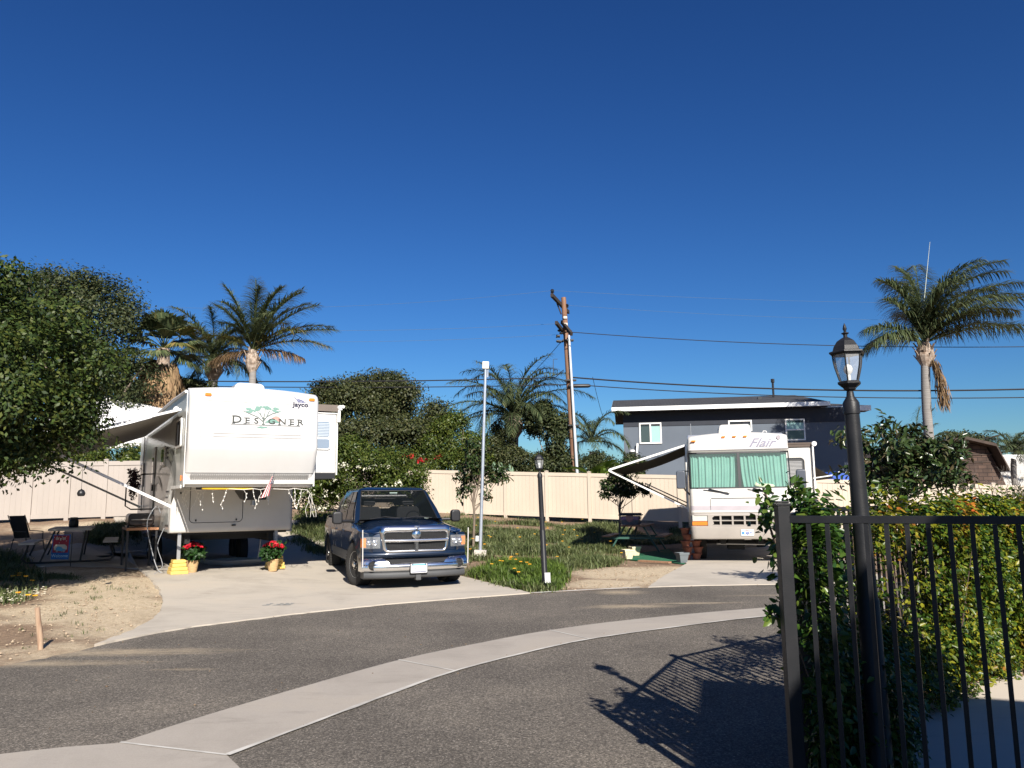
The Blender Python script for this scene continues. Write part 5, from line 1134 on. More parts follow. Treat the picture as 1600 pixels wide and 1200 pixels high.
# blue tarp shelter and clothes behind the fence beside the motorhome
a = D(1284, 757, 36); b_ = D(1330, 739, 36)
t = thing('blue_tarp_shed', 'small blue tarp covered shed showing over the fence right of the motorhome', 'shed', (a.x, 36, .4))
w_ = D(1342, 757, 36).x-a.x; zt = D(1300, 738, 36).z-.4
MB().prism([(0, -.5), (0, zt-.25), (w_*.5, zt+.05), (w_, zt-.25), (w_, -.5)], 0, 2.5).build('tarp_cover', mat('blue_tarp', (.02, .07, .36), .5, c2=(.03, .10, .45), scale=2, bmp=.5, bscale=4), t)
MB().box((w_+.25, .2, -.5), (w_+.75, .26, zt-.2)).build('towel', mat('pale_blue_cloth', (.30, .55, .68), .9, c2=(.22, .42, .55), scale=4, bmp=.5, bscale=6), t)
# white tent at the left
TY = 28.6
t = thing('party_tent', 'big white canvas tent roof rising behind the left fence', 'tent', (D(190, 700, TY).x, TY, 1.0))
q = lambda px, py, d=TY: tuple(Vector(D(px, py, d))-Vector((D(190, 700, TY).x, TY, 1.0)))
tm = mat('tent_canvas', (.74, .73, .72), .7, c2=(.68, .67, .665), scale=1.5, bmp=.25, bscale=2)
apex = q(158, 618, 30.2); eL = q(60, 692, 27.6); eR = q(238, 676, 28.4); eB = q(292, 646, 33); eBL = q(70, 652, 34)
MB().add([eL, eR, apex, eB, eBL], [(0, 1, 2), (1, 3, 2), (3, 4, 2), (4, 0, 2)]).build('canopy', tm, t)
def dn(p, d): return (p[0], p[1], p[2]-d)
MB().add([eL, eR, dn(eR, .45), dn(eL, .45), eB, dn(eB, .45)], [(0, 1, 2, 3), (1, 4, 5, 2)]).build('valance', tm, t)
for e in (eL, eR, eB): MB().tube([(e[0], e[1], e[2]), (e[0], e[1], -.5)], .04, 8).build('tent_pole', M_TRIMW, t)
MB().tube([eR, tuple(Vector(eR).lerp(Vector(apex), 1.0))], .05, 6).build('seam', M_TRIMW, t)

# ------------------------------------------------------------------ utility pole and wires
UY = 36.0; ub = D(899, 748, UY); ut = D(880.5, 465, UY); 
t = thing('utility_pole', 'leaning brown wooden utility pole with crossarms behind the lawn fence', 'utility pole', (ub.x, UY, .5))
hh = ut.z-.5; sl = (ut.x-ub.x)/(ut.z-ub.z); bx = (0-(ub.z-.5))*sl
M_WOODP = mat('pole_wood', (.16, .075, .042), .85, c2=(.26, .15, .095), scale=3, stretch=(6, 6, .4), bmp=.4, bscale=14)
M_ARM = mat('crossarm_wood', (.030, .022, .018), .85)
top = Vector((bx+sl*hh, 0, hh)); P = lambda f: Vector((bx+sl*hh*f, 0, hh*f))
def up(px, py, dy=0): p = D(px, py, UY+dy); return Vector((p.x-ub.x, dy, p.z-.5))
MB().tube([P(-.05), P(.3), P(.7), P(1)], [.17, .155, .13, .115], 14).build('pole', M_WOODP, t, smooth=50)
MB().beam(up(862, 461, -1.4), up(888, 488, 1.2), .12, .16).build('crossarm', M_ARM, t)
MB().beam(up(869, 504, -.9), up(883, 522, .6), .12, .16).build('crossarm', M_ARM, t)
MB().beam(up(878, 503, .25), up(893, 522, -1.2), .12, .16).build('crossarm', M_ARM, t)
MB().beam(up(870, 473, -.2), up(877, 491, -.15), .05).build('brace', M_ARM, t)
MB().beam(up(893, 517, -.9), up(880, 520, -.2), .05).build('brace', M_ARM, t)
for (x, y) in ((863, 455), (885.5, 478)):
    c = up(x, y); mb = MB(); 
    for k, rr in enumerate((.06, .10, .075, .11, .07)): mb.lathe([(.03, -.10+.04*k), (rr, -.095+.04*k), (rr*.8, -.07+.04*k), (.02, -.065+.04*k)], tuple(c), 10)
    mb.tube([c-Vector((0, 0, .3)), c], .015, 5); mb.build('insulator', M_BLK, t, smooth=50)
for (x0, y0, x1, y1) in ((869, 525, 874, 525.5), (870, 533, 876, 534), (869, 525.5, 870, 526)): 
    MB().tube([up(x0, y0), up(x1+1, y1)], .07, 8).build('fuse_holder', M_BLK, t)
for (x, y) in ((874, 516.5), (877, 520.5)): MB().lathe([(.001, -.07), (.09, -.03), (.09, .03), (.001, .07)], tuple(up(x, y)), 8).build('insulator', M_BLK, t)
MB().tube([up(869, 533), up(880, 534)], .04, 6).build('fuse_arm', M_BLK, t)
M_TAGW = mat('pole_tag', (.62, .58, .5), .7)
for f, a_ in ((.905, .1), (.872, .16), (.175, .16), (.08, .22)):
    c = P(f); MB().box((c.x-.07, -.17-(1-f)*.02, c.z-a_/2), (c.x+.09, -.14, c.z+a_/2)).build('tag', M_TAGW, t)
cd = MB().tube([up(902.5, 752, -.25), up(889, 524, -.25)], [.075, .055], 10); cd.build('conduit', mat('galv_bright', (.55, .58, .62), .4, .3), t, smooth=50)
for f in (.2, .42, .62, .8): MB().box((P(f).x-.2, -.30, P(f).z-.03), (P(f).x+.32, .0, P(f).z+.03)).build('bracket', M_BLK, t)
MB().lathe([(.07, -.5), (.09, -.42), (.09, .42), (.05, .52)], tuple(up(905, 603, -.2)), 10, axis='x').build('splice_box', M_BLK, t, smooth=40)
MB().tube([up(871, 561), up(864.5, 561.5), up(864.5, 588)], .015, 5).build('ground_wire', M_BLK, t)
M_WIRE = mat('wire_black', (.015, .015, .018), .6); M_WIREG = mat('wire_pale', (.10, .13, .16), .5)
def wire(p, q, sag, label, r=.018, m=M_WIRE, n=24, cat='wire', grp='overhead wires'):
    pts = [p.lerp(q, k/n)-Vector((0, 0, 4*sag*(k/n)*(1-k/n))) for k in range(n+1)]
    o = MB().tube(pts, r, 5).build('overhead_wire', m, None, smooth=60); tag(o, label, cat, grp); return o
W = lambda x, y, d: D(x, y, d)
up0 = W(886, 588, UY); wire(W(-60, 586, 37), W(868, 590, UY), .25, 'upper of two dark cables running left from the pole above the trees', .028)
wire(W(868, 590, UY), W(881, 578, UY-.1), -.02, 'short jumper cable curving up to the pole beside its tags', .02, n=8)
wire(W(-60, 592, 37), W(886, 601, UY), .25, 'lower of two dark cables running left from the pole above the trees', .022)
wire(W(886, 589, UY), W(1700, 605, 32), .35, 'thick dark cable running right from the pole above the house roof', .035)
wire(W(886, 600, UY), W(1700, 619, 32), .3, 'thinner cable running right just below the thick dark one', .022)
wire(W(893, 519, UY-1), W(1700, 540, 34), .3, 'single dark wire running right from the lower crossarm over the palm', .018)
wire(W(863, 454, UY-1.4), W(1700, 472, 38), .25, 'topmost faint wire running right from the pole peak insulator', .005, M_WIREG)
wire(W(-60, 458, 38), W(863, 454, UY-1.4), .8, 'topmost faint wire running left from the pole peak insulator', .005, M_WIREG)
wire(W(-60, 487, 38), W(866, 506, UY), .6, 'faint wire running left to the lower crossarm', .006, M_WIREG)
wire(W(-60, 505, 38), W(868, 523, UY), .6, 'faint wire running left beneath the lower crossarm', .006, M_WIREG)
wire(W(886, 477, UY+1), W(1700, 500, 38), .3, 'faint wire running right from the upper crossarm', .005, M_WIREG)
wire(W(877, 534, UY), W(790, 624, 45), .1, 'dark service wire slanting down left from the pole to the trees', .014)
wire(W(926, 589, UY), W(941, 648, 44), .1, 'dark service wire slanting down right toward the house roof corner', .012)
t2 = W(1535, 684, 60)
t = thing('utility_pole', 'small distant utility pole with a crossarm beside the far right palm', 'utility pole', (t2.x, 60, 0))
MB().tube([(0, 0, 0), (0, 0, D(1541, 680, 60).z)], .14, 8).build('pole', M_ARM, t); MB().beam((-.9, 0, D(1541, 684, 60).z-.3), (.7, -1, D(1541, 680, 60).z-.1), .12).build('crossarm', M_ARM, t)

# ------------------------------------------------------------------ pool house behind the camera: it throws the big shadow
RH = 4.4; off = Vector((to_sun.x, to_sun.y))/to_sun.z*RH
cs = Vector(G(1092, 1062)); ca = Vector(G(1075, 1200)); cb = Vector(G(1600, 1099)); c0_ = cs+off
ua = (ca-cs).normalized(); ub_ = (cb-cs).normalized()
t = thing('pool_house', 'tan stucco building standing behind the camera and shading the fence', 'building', (c0_.x, c0_.y, 0))
Q = [Vector((0, 0)), ub_*9, ub_*9+ua*8, ua*8]; M_ST = mat('tan_stucco', (.48, .42, .34), .9, bmp=.3)
MB().prism([(q_.x, q_.y) for q_ in Q], RH-.25, RH, 'z').build('roof', mat('roof_tile', (.25, .12, .08), .8), t)
ctr = (Q[0]+Q[2])/2; Qi = [ctr+(q_-ctr)*.86 for q_ in Q]
MB().prism([(q_.x, q_.y) for q_ in Qi], -.1, RH-.252, 'z').build('wall', M_ST, t)
# ------------------------------------------------------------------ leaf colours
L_FIC = leafmat('leaf_ficus', [(.018, .036, .008), (.032, .057, .011), (.051, .078, .014), (.088, .10, .018)], .55, .2)
L_DARK = leafmat('leaf_dark', [(.018, .030, .011), (.030, .045, .015), (.048, .060, .020), (.070, .076, .027)], .6, .18)
L_OLIVE = leafmat('leaf_olive', [(.026, .036, .013), (.040, .052, .018), (.062, .072, .024), (.080, .078, .030)], .55, .18)
L_BUSH = leafmat('leaf_bush', [(.030, .052, .010), (.050, .080, .014), (.078, .105, .018), (.12, .135, .026)], .45, .25)
L_MAG = leafmat('leaf_magnolia', [(.020, .040, .014), (.032, .055, .018), (.045, .072, .022), (.075, .055, .030)], .28, .12)
L_PALM = leafmat('leaf_palm', [(.050, .072, .034), (.075, .105, .050), (.115, .145, .070), (.17, .185, .09)], .4, .3)
L_PALMY = leafmat('leaf_palm_gold', [(.06, .085, .025), (.10, .12, .035), (.17, .15, .05), (.22, .16, .06)], .5, .2)
L_DEAD = leafmat('leaf_dead', [(.16, .10, .055), (.24, .155, .085), (.33, .23, .13)], .8, .1)
L_HEDGE = leafmat('leaf_hedge', [(.016, .040, .006), (.030, .070, .008), (.055, .10, .010), (.09, .135, .012), (.26, .25, .018), (.035, .065, .010)], .38, .3, vs=5,
                  pos=([(.10, .14, .012), (.32, .28, .02), (.48, .18, .02), (.40, .06, .02), (.30, .24, .02), (.05, .09, .01)], 1.6, .54))
L_VINE = leafmat('leaf_vine', [(.020, .055, .012), (.035, .085, .014), (.055, .11, .018), (.12, .17, .03)], .33, .25)
L_GRASS = leafmat('leaf_grass', [(.048, .072, .024), (.082, .108, .038), (.125, .155, .058), (.20, .21, .105)], .5, .2)
L_BAN = leafmat('leaf_banana', [(.05, .095, .015), (.10, .16, .025), (.19, .24, .04)], .35, .3)
L_RED = leafmat('petal_red', [(.40, .012, .02), (.55, .02, .03)], .6, .2); L_YEL = leafmat('petal_yellow', [(.75, .48, .03), (.80, .33, .03)], .6, .2); L_WHT = leafmat('petal_white', [(.75, .72, .62), (.8, .78, .6)], .6, .2)
M_BARK = mat('bark', (.12, .09, .07), .9, c2=(.20, .16, .12), scale=8, stretch=(3, 3, .6), bmp=.5, bscale=25)
M_BARKG = mat('palm_bark', (.17, .155, .145), .9, c2=(.25, .235, .22), scale=3, stretch=(.3, .3, 9), bmp=.5, bscale=10)
M_HUSK = mat('palm_husk', (.20, .14, .10), .9, c2=(.42, .35, .29), scale=7, bmp=.7, bscale=20)

def trunk_limbs(base, blobs, r, seed, nl=7, top=None, hfrac=.45):
    rr = random.Random(seed); mb = MB(); b0 = Vector(base); c = Vector(np.mean([b[:3] for b in blobs], 0)); k = b0.lerp(c, hfrac)
    k = Vector((k.x, k.y, b0.z+(c.z-b0.z)*hfrac*1.2)); mb.tube([b0-Vector((0, 0, .2)), b0+Vector((.02, 0, .15)), b0.lerp(k, .5)+Vector((rr.uniform(-.05, .05), 0, 0)), k], [r*1.5, r*1.1, r*.9, r*.75], 10)
    for i in range(nl):
        b = blobs[i % len(blobs)]; e = Vector((b[0]+rr.uniform(-.7, .7)*b[3], b[1]+rr.uniform(-.7, .7)*b[4], b[2]+rr.uniform(-.3, .6)*b[5]))
        s = b0.lerp(k, rr.uniform(.75, 1)); m = s.lerp(e, .5)+Vector((rr.uniform(-.15, .15), rr.uniform(-.15, .15), -.1)); mb.tube([s, m, e], [r*.5, r*.28, r*.08], 6)
    return mb
def tree(label, base, blobs, n, clump, L, m, seed, r=.12, cat='tree', name='tree', tmpl=LEAF4, asp=.5, per=30, flat=.7, fill=.18, keep=None, nl=7, parent_loc=None, shell=.25, hfrac=.45, group=None):
    base = Vector(base); t = thing(name, label, cat, base, 0, group); bl = [(b[0]-base.x, b[1]-base.y, b[2]-base.z, *b[3:]) for b in blobs]
    kp = (lambda P: keep(P+np.array(base))) if keep else None
    if r: trunk_limbs((0, 0, 0), bl, r, seed, nl, hfrac=hfrac).build('trunk', M_BARK, t, smooth=60)
    P, O = crown_points(bl, n, clump, seed, per, flat=flat, fill=fill, keep=kp, shell=shell)
    foliage('crown', P, O, L, m, t, seed, asp, tmpl=tmpl); return t
def B(px, py, dep, rx, rz, ry=None):   # blob from a picture position and its half sizes in metres
    p = D(px, py, dep); return (p.x, p.y, p.z, rx, ry or rx, rz)
# big broad tree at left
def keep_aw(P):   # branches stay clear of the awning and the wall of the trailer
    c, s = math.cos(JROT), math.sin(JROT); dx = P[:, 0]-JPOS[0]; dy = P[:, 1]-JPOS[1]; lx = dx*c+dy*s; ly = -dx*s+dy*c
    return ~((lx > -3.75) & (ly > .2) & (ly < 9))
tree('large dense green tree filling the left edge in front of the awning', (-8.75, 12.6, Hf(-8.75, 12.6)),
     [(-9.6, 12.6, 4.25, 2.2, 2.1, 1.4), (-8.4, 12.4, 3.6, 1.75, 1.9, 1.4), (-8.0, 12.2, 2.9, 1.45, 1.6, .85), (-10.9, 12.8, 3.6, 1.9, 2.0, 1.6), (-7.25, 12.4, 3.75, .85, 1.1, .95), (-9.5, 12.0, 2.45, 1.3, 1.3, .55), (-8.5, 12.2, 2.5, 1.0, 1.1, .5), (-12.6, 14.5, 3.9, 2.4, 2.6, 1.7), (-11.3, 15.5, 3.0, 1.8, 1.6, 1.0), (-8.9, 12.6, 4.7, 1.5, 1.5, .8)],  # rear left lobes, mostly out of view, added to shade the bank
     160000, .34, .085, L_FIC, 21, .16, per=34, keep=keep_aw, nl=14, hfrac=.5, fill=.12)
tree('tall rounded dark tree behind the big left tree, its top above the fan palm', (D(120, 700, 31).x, 31, 1.0),
     [B(120, 500, 31, 2.3, 2.1), B(165, 560, 31, 1.7, 1.9), B(60, 520, 31, 2.4, 2.3), B(100, 455, 31, 1.4, 1.0), B(140, 620, 31, 2.2, 1.8), B(205, 590, 31, .9, 1.1), B(40, 620, 31, 2.5, 2.3)], 60000, .6, .13, L_DARK, 22, .22, flat=.6, hfrac=.3)
# centre trees
tree('large round dark green tree behind the fence, left of the centre', (D(590, 740, 38).x, 38, .9),
     [B(575, 650, 38, 2.2, 1.9), B(640, 655, 38, 1.7, 1.7), B(525, 650, 38, 1.35, 1.6), B(560, 612, 38, 1.5, .8), B(618, 614, 38, 1.3, .8), B(512, 625, 38, .8, .8), B(675, 668, 37.5, .9, 1.3), B(600, 705, 37, 2.9, 1.5), B(590, 598, 38, .8, .4)], 90000, .55, .13, L_OLIVE, 23, .22, flat=.7, hfrac=.3)
tree('bright green tree beside the round dark tree, above the tan fence', (D(715, 740, 35.5).x, 35.5, .9),
     [B(705, 700, 35.5, 1.25, 1.35), B(740, 715, 35.5, .9, 1.1), B(685, 690, 35.8, .9, .9), B(668, 725, 35.5, .9, .7)], 34000, .4, .11, L_BUSH, 24, .12, hfrac=.3)
tree('dark leafy tree standing between the big palm and the utility pole', (D(860, 750, 36.6).x, 36.6, .8),
     [B(850, 660, 36.6, .95, .8), B(868, 690, 36.6, .75, 1.1), B(838, 640, 36.6, .6, .5), B(858, 730, 36.4, .95, .65), B(880, 730, 36.4, .5, .6)], 22000, .35, .14, L_DARK, 25, .1, hfrac=.5)
tree('ivy covered shrub wall under the big centre palm', (D(790, 750, 36.2).x, 36.2, .8),
     [B(775, 715, 36.2, .75, .95), B(800, 725, 36.2, .95, .8), B(825, 725, 36, .9, .6), B(760, 732, 36, .6, .55), B(784, 680, 37.4, .5, .9)], 24000, .3, .11, L_OLIVE, 26, .06, cat='shrub', name='shrub', hfrac=.5)
tree('low dark bushes above the fence right of the utility pole', (D(920, 750, 37).x, 37, .8), [B(912, 735, 37, .7, .6), B(935, 728, 37.5, .7, .7), B(975, 738, 37, .9, .45), B(990, 722, 36.5, .5, .3)], 14000, .3, .11, L_DARK, 27, .05, cat='shrub', name='shrub')
# yellow green bush with white flowers
bb = at(560, 806); bb = Vector((D(570, 800, 24).x, 24, Hf(-4.4, 24)))
tree('big leafy yellow green bush with white blossoms behind the blue truck', bb,
     [B(570, 735, 24, 1.15, .95), B(625, 745, 24, .8, .75), B(520, 745, 24, .9, .75), B(545, 715, 24.2, .75, .5), B(612, 722, 24.2, .6, .45), B(500, 720, 24, .7, .55), B(490, 775, 23.6, .75, .6), B(640, 770, 23.8, .45, .45)], 42000, .3, .10, L_BUSH, 28, .07, cat='bush', name='flowering_bush', hfrac=.3, asp=.42)
fb = [o for o in bpy.data.objects if o.name.startswith('flowering_bush')][0]
P, O = crown_points([tuple(np.array(B(540, 752, 23.2, 1.9, .55))-np.array([*bb, 0, 0, 0])), tuple(np.array(B(490, 782, 22.9, .7, .35))-np.array([*bb, 0, 0, 0]))], 620, .10, 5, per=10, shell=.1)
foliage('blossoms', P, O, .055, L_WHT, fb, 5, .8)
for (lab, pts, sd) in (('bougainvillea with bright red flowers showing above the fence', [B(655, 718, 34.6, .95, .28), B(676, 724, 34.5, .5, .3)], 6),):
    c = D(660, 740, 34.8); t = thing('bougainvillea', lab, 'shrub', (c.x, 34.8, .9)); rel = lambda L_: [(b[0]-c.x, b[1]-34.8, b[2]-.9, *b[3:]) for b in L_]
    P, O = crown_points(rel([B(655, 728, 34.9, 1.1, .45)]), 5000, .25, sd); foliage('leaves', P, O, .10, L_BUSH, t, sd)
    P, O = crown_points(rel(pts), 300, .13, sd+9, per=30, shell=.1, fill=0); foliage('flowers', P, O, .10, L_RED, t, sd, .8)
    trunk_limbs((0, 0, 0), rel([B(655, 728, 34.9, 1.1, .45)]), .04, 3, 5).build('stem', M_BARK, t)
# columnar cacti above the fence
for k, x in enumerate((772, 779, 783, 787, 797, 800)):
    b = D(x, 745, 35.2); zt = D(x, 722+(k*5) % 9, 35.2).z
    mb = MB(); prof = [(.07, .4-.4), (.085, 1.0), (.085, zt-.75), (.05, zt-.62), (.001, zt-.58)]; mb.lathe(prof, (0, 0, 0), 10)
    o = mb.build('column_cactus', mat('cactus_green', (.10, .17, .10), .6, c2=(.14, .21, .13), scale=9), None, smooth=40, loc=(b.x, 35.2, .6)); tag(o, 'pale green column cactus above the fence under the palm, %s from the left' % ('first', 'second', 'third', 'fourth', 'fifth', 'sixth')[k], 'cactus', 'column cacti above the fence')
# young trees on the lawn
def sapling(label, base, top, blobs, n, seed, L=.12, r=.035, per=16, lean=0):
    base = Vector(base); t = thing('young_tree', label, 'tree', base); bl = [(b[0]-base.x, b[1]-base.y, b[2]-base.z, *b[3:]) for b in blobs]
    rr = random.Random(seed); mb = MB(); tp = Vector(top)-base; mb.tube([(0, 0, -.1), tp*.35+Vector((.02, 0, 0)), tp*.7+Vector((-.02, 0, 0)), tp], [r*1.15, r, r*.8, r*.35], 8)
    for b in bl:
        for _ in range(3):
            s = tp*rr.uniform(.45, .95); e = Vector(b[:3])+Vector((rr.uniform(-.8, .8)*b[3], rr.uniform(-.8, .8)*b[4], rr.uniform(-.6, .8)*b[5])); mb.tube([s, s.lerp(e, .5)+Vector((0, 0, -.03)), e], [r*.4, r*.25, r*.08], 5)
    mb.build('trunk', M_BARK, t, smooth=60); P, O = crown_points(bl, n, .14, seed, per=per, shell=.35, fill=.3); foliage('crown', P, O, L, L_MAG, t, seed, .42, tmpl=LEAF6, jit=1.1, up=.3); return t
gy_ = 23.5; g1 = Vector((D(739, 826, gy_).x, gy_, 0)); g1.z = Hf(g1.x, gy_)
sapling('young tree with sparse dark leaves on the lawn beside the pale metal pole', g1, D(742, 740, gy_), [B(742, 730, gy_, .42, .55), B(762, 740, gy_, .55, .30), B(725, 748, gy_, .30, .42), B(785, 748, gy_, .38, .12), B(722, 775, gy_, .18, .16), B(760, 775, gy_, .16, .14), B(745, 700, gy_, .28, .3)], 1900, 31, L=.13)
gy_ = 25.5; g2 = Vector((D(965, 818, gy_).x, gy_, 0)); g2.z = Hf(g2.x, gy_)
sapling('young bushy tree in front of the fence just left of the motorhome awning', g2, D(971, 760, gy_), [B(975, 765, gy_, .55, .32), B(955, 762, gy_, .38, .28), B(995, 768, gy_, .4, .22), B(970, 742, gy_, .55, .25), B(985, 728, gy_, .4, .22)], 2600, 32, L=.12)
g3 = Vector((D(1404, 790, 13).x, 13, 0))
mg = tree('broad magnolia tree with glossy dark leaves behind the hedge, right of the lamp', g3,
     [B(1400, 735, 13, .78, .34), B(1440, 728, 13, .65, .34), B(1365, 715, 13, .36, .26), B(1415, 700, 13, .75, .25), B(1470, 702, 13, .45, .18), B(1490, 745, 13, .28, .16), B(1374, 665, 13, .17, .09), B(1350, 690, 13, .2, .12), B(1388, 757, 13, .42, .12), B(1460, 755, 13, .3, .13), B(1320, 678, 13, .15, .09), B(1365, 690, 13, .16, .16)],
     3700, .15, .125, L_MAG, 33, .05, name='magnolia_tree', tmpl=LEAF6, per=14, asp=.42, flat=.9, fill=.3, nl=20, shell=.3, hfrac=.72)
MB().tube([(D(1411, 790, 13).x-g3.x, -.05, 0), (D(1410, 772, 13).x-g3.x, -.05, 1.8)], .012, 5).build('stake', mat('stake_wood', (.25, .19, .13), .8), mg)
# ------------------------------------------------------------------ palms
def frond(L, el0, droop, az, nleaf, ll, seed, wind=0.0, hang=.6, tw=0.0):
    """a feather leaf as arrays; returns rachis points, leaf mesh pieces"""
    r = np.random.default_rng(seed); n = 16; s = np.linspace(0, 1, n); el = el0-droop*s**1.4; ds = L/(n-1)
    d = np.stack([np.cos(el), np.zeros(n), np.sin(el)], 1); pts = np.concatenate([[[0, 0, 0]], np.cumsum(d[:-1]*ds, 0)]); pts[:, 1] += tw*L*s**2
    ca, sa = math.cos(az), math.sin(az); R = np.array([[ca, sa, 0], [-sa, ca, 0], [0, 0, 1]]); pts = pts@R; pts[:, 0] += wind*L*s**2
    nleaf = int(nleaf*1.5); u = np.repeat(np.linspace(.13, 1, nleaf), 2); sgn = np.tile([-1., 1.], nleaf); i = u*(n-1); i0 = np.clip(i.astype(int), 0, n-2); f = (i-i0)[:, None]
    p = pts[i0]*(1-f)+pts[i0+1]*f; tg = unit(pts[i0+1]-pts[i0]); up_ = np.array([0, 0, 1.]); sd = unit(np.cross(tg, up_)); nm = np.cross(sd, tg)
    m = len(u); a = (sd*sgn[:, None]*r.uniform(.6, 1.1, m)[:, None]+tg*(.55+.5*u)[:, None]+nm*r.uniform(-.25, .65, m)[:, None]); a = unit(a)
    l = ll*(.55+.9*np.sin(np.pi*np.clip(u*.9+.08, 0, 1)))*r.uniform(.85, 1.1, m); a[:, 0] += wind*.5
    k = 4; V = np.zeros((m, k+1, 2, 3)); c = p.copy(); dr = a.copy(); wd = unit(np.cross(dr, up_)+1e-3)
    for j in range(k+1):
        w_ = (.032+.014*np.sin(np.pi*(j+.6)/(k+1)))*(1-j/k*.85)*(ll/.5)**.5; V[:, j, 0] = c-wd*w_*.5; V[:, j, 1] = c+wd*w_*.5
        c = c+dr*(l/k)[:, None]; dr = unit(dr+np.array([0, 0, -1.])*hang*(.35+.35*r.random(m))[:, None]+np.array([wind*.3, 0, 0]))
    F = []
    for j in range(k): F.append([j*2, j*2+1, j*2+3, j*2+2])
    F = np.array(F); Fq = (np.arange(m)[:, None, None]*(k+1)*2+F[None]).reshape(-1, 4)
    return pts, V.reshape(-1, 3), Fq
def feather_palm(label, base, head, L, nf, seed, tr=.15, ll=.5, nleaf=46, wind=0, elr=(-.35, 1.35), husk=True, fronds=None, name='queen_palm', mats=None, droop=(1.0, 2.0), hang=.6, hl=.8):
    base = Vector(base); head = Vector(head); t = thing(name, label, 'palm tree', base); h = head-base; rr = random.Random(seed)
    pts = [h*(k/8)+Vector((.05*math.sin(k*.9), 0, 0)) for k in range(9)]; MB().tube([(0, 0, -.3)]+pts[:-1]+[h-Vector((0, 0, hl))], [tr*1.15]+[tr*(1.1-.012*k*2) for k in range(8)]+[tr*.85], 12).build('trunk', M_BARKG, t, smooth=60)
    if husk:
        hk = MB(); hk.lathe([(tr*.9, -hl-.25), (tr*1.5, -hl), (tr*1.9, -hl*.7), (tr*1.7, -hl*.3), (tr*1.1, 0), (.02, .1)], tuple(h), 12)
        for k in range(16): a = k*2.4; z = -hl+.85*hl*k/16; hk.beam(h+Vector((math.cos(a)*tr*1.2, math.sin(a)*tr*1.2, z-.1)), h+Vector((math.cos(a)*tr*2.4, math.sin(a)*tr*2.4, z+.28)), .09, .03)
        hk.build('husk', M_HUSK, t)
    fl = fronds or [(k*2.399+rr.uniform(-.2, .2), elr[0]+(elr[1]-elr[0])*(k+.5)/nf, rr.uniform(*droop), rr.uniform(.85, 1.1), 0) for k in range(nf)]
    for k, (az, el, dr, sc, mi) in enumerate(fl):
        p, V, Fq = frond(L*sc, el, dr, az, nleaf, ll, seed*100+k, wind*rr.uniform(.6, 1.3), hang if mi < 2 else 1.6, rr.uniform(-.15, .15))
        hv = np.array(h); fo = bpy.data.objects.new('frond', bpy.data.meshes.new('frond')); bpy.data.objects.remove(fo)
        m_ = (mats or [L_PALM, L_PALMY, L_DEAD])[mi]
        tb = MB().tube([Vector(q)+h for q in p], [.035*(1-i/15*.85)+.006 for i in range(16)], 5)
        tv = np.array([tuple(v) for v in tb.v]); tf = [f for f in tb.f if len(f) == 4]; o = len(V)
        npmesh('frond', np.concatenate([V+hv, tv]), np.concatenate([Fq, np.array(tf)+o]), m_, t)
    return t
# tall palm at right: fronds blown to the right
hd = D(1444, 536, 33)
tall = [(a_, e_+.17, d_*.72, s_*1.12, m_) for a_, e_, d_, s_, m_ in [(-.15, .18, 1.15, 1.12, 0), (.12, .30, 1.1, 1.05, 0), (-.5, .55, 1.35, 1.0, 0), (.35, .9, 1.7, 1.05, 0), (.0, 1.1, 1.9, 1.08, 0), (-.3, 1.25, 2.0, 1.05, 0), (.7, 1.2, 1.8, .95, 0), (.15, .72, 1.5, 1.05, 0),
        (2.0, 1.35, 1.7, .85, 0), (2.8, 1.25, 1.6, .8, 0), (3.3, .95, 1.45, .62, 0), (3.05, .45, 1.5, .62, 0), (3.5, .15, 1.3, .66, 0), (2.7, .2, 1.5, .6, 0), (1.4, .9, 1.9, .8, 0), (4.6, 1.0, 1.8, .8, 0), (-1.2, .7, 1.8, .8, 0), (5.5, 1.3, 1.9, .9, 0), (-.05, .62, 1.6, .9, 1), (1.0, 1.4, 1.6, 1.0, 0), (2.4, 1.45, 1.5, .9, 0), (.25, .5, 1.3, 1.1, 0), (-.1, .8, 1.5, 1.1, 0), (3.4, 1.2, 1.6, .75, 0)]]
pr = feather_palm('tall queen palm with windswept crown at right, a dead brown frond hanging', (D(1451, 720, 33).x, 33, .2), hd, 4.1, 19, 41, .19, .80, 78, wind=.10, fronds=tall, hang=.85)
p_ = D(1456, 558, 32.6)-Vector((D(1451, 720, 33).x, 33, .2)); r = np.random.default_rng(3); n = 420; u = r.random(n)
Pd = np.stack([p_.x+.35*np.sqrt(u)+r.normal(0, .10, n)*(.4+u), np.full(n, p_.y)+r.normal(0, .1, n), p_.z-u*1.9], 1); ax = np.stack([r.normal(.1, .12, n), r.normal(0, .12, n), -np.ones(n)], 1)
leaves('dead_frond', Pd, ax, rdir(n, r), .55, .045, L_DEAD, pr)
MB().tube([tuple(hd-Vector((D(1451, 720, 33).x, 33, .2))+Vector((.0, 0, 1.0))), tuple(D(1453, 378, 33)-Vector((D(1451, 720, 33).x, 33, .2)))], [.022, .008], 5).build('spear_leaf', mat('spear_pale', (.40, .45, .38), .5), pr)
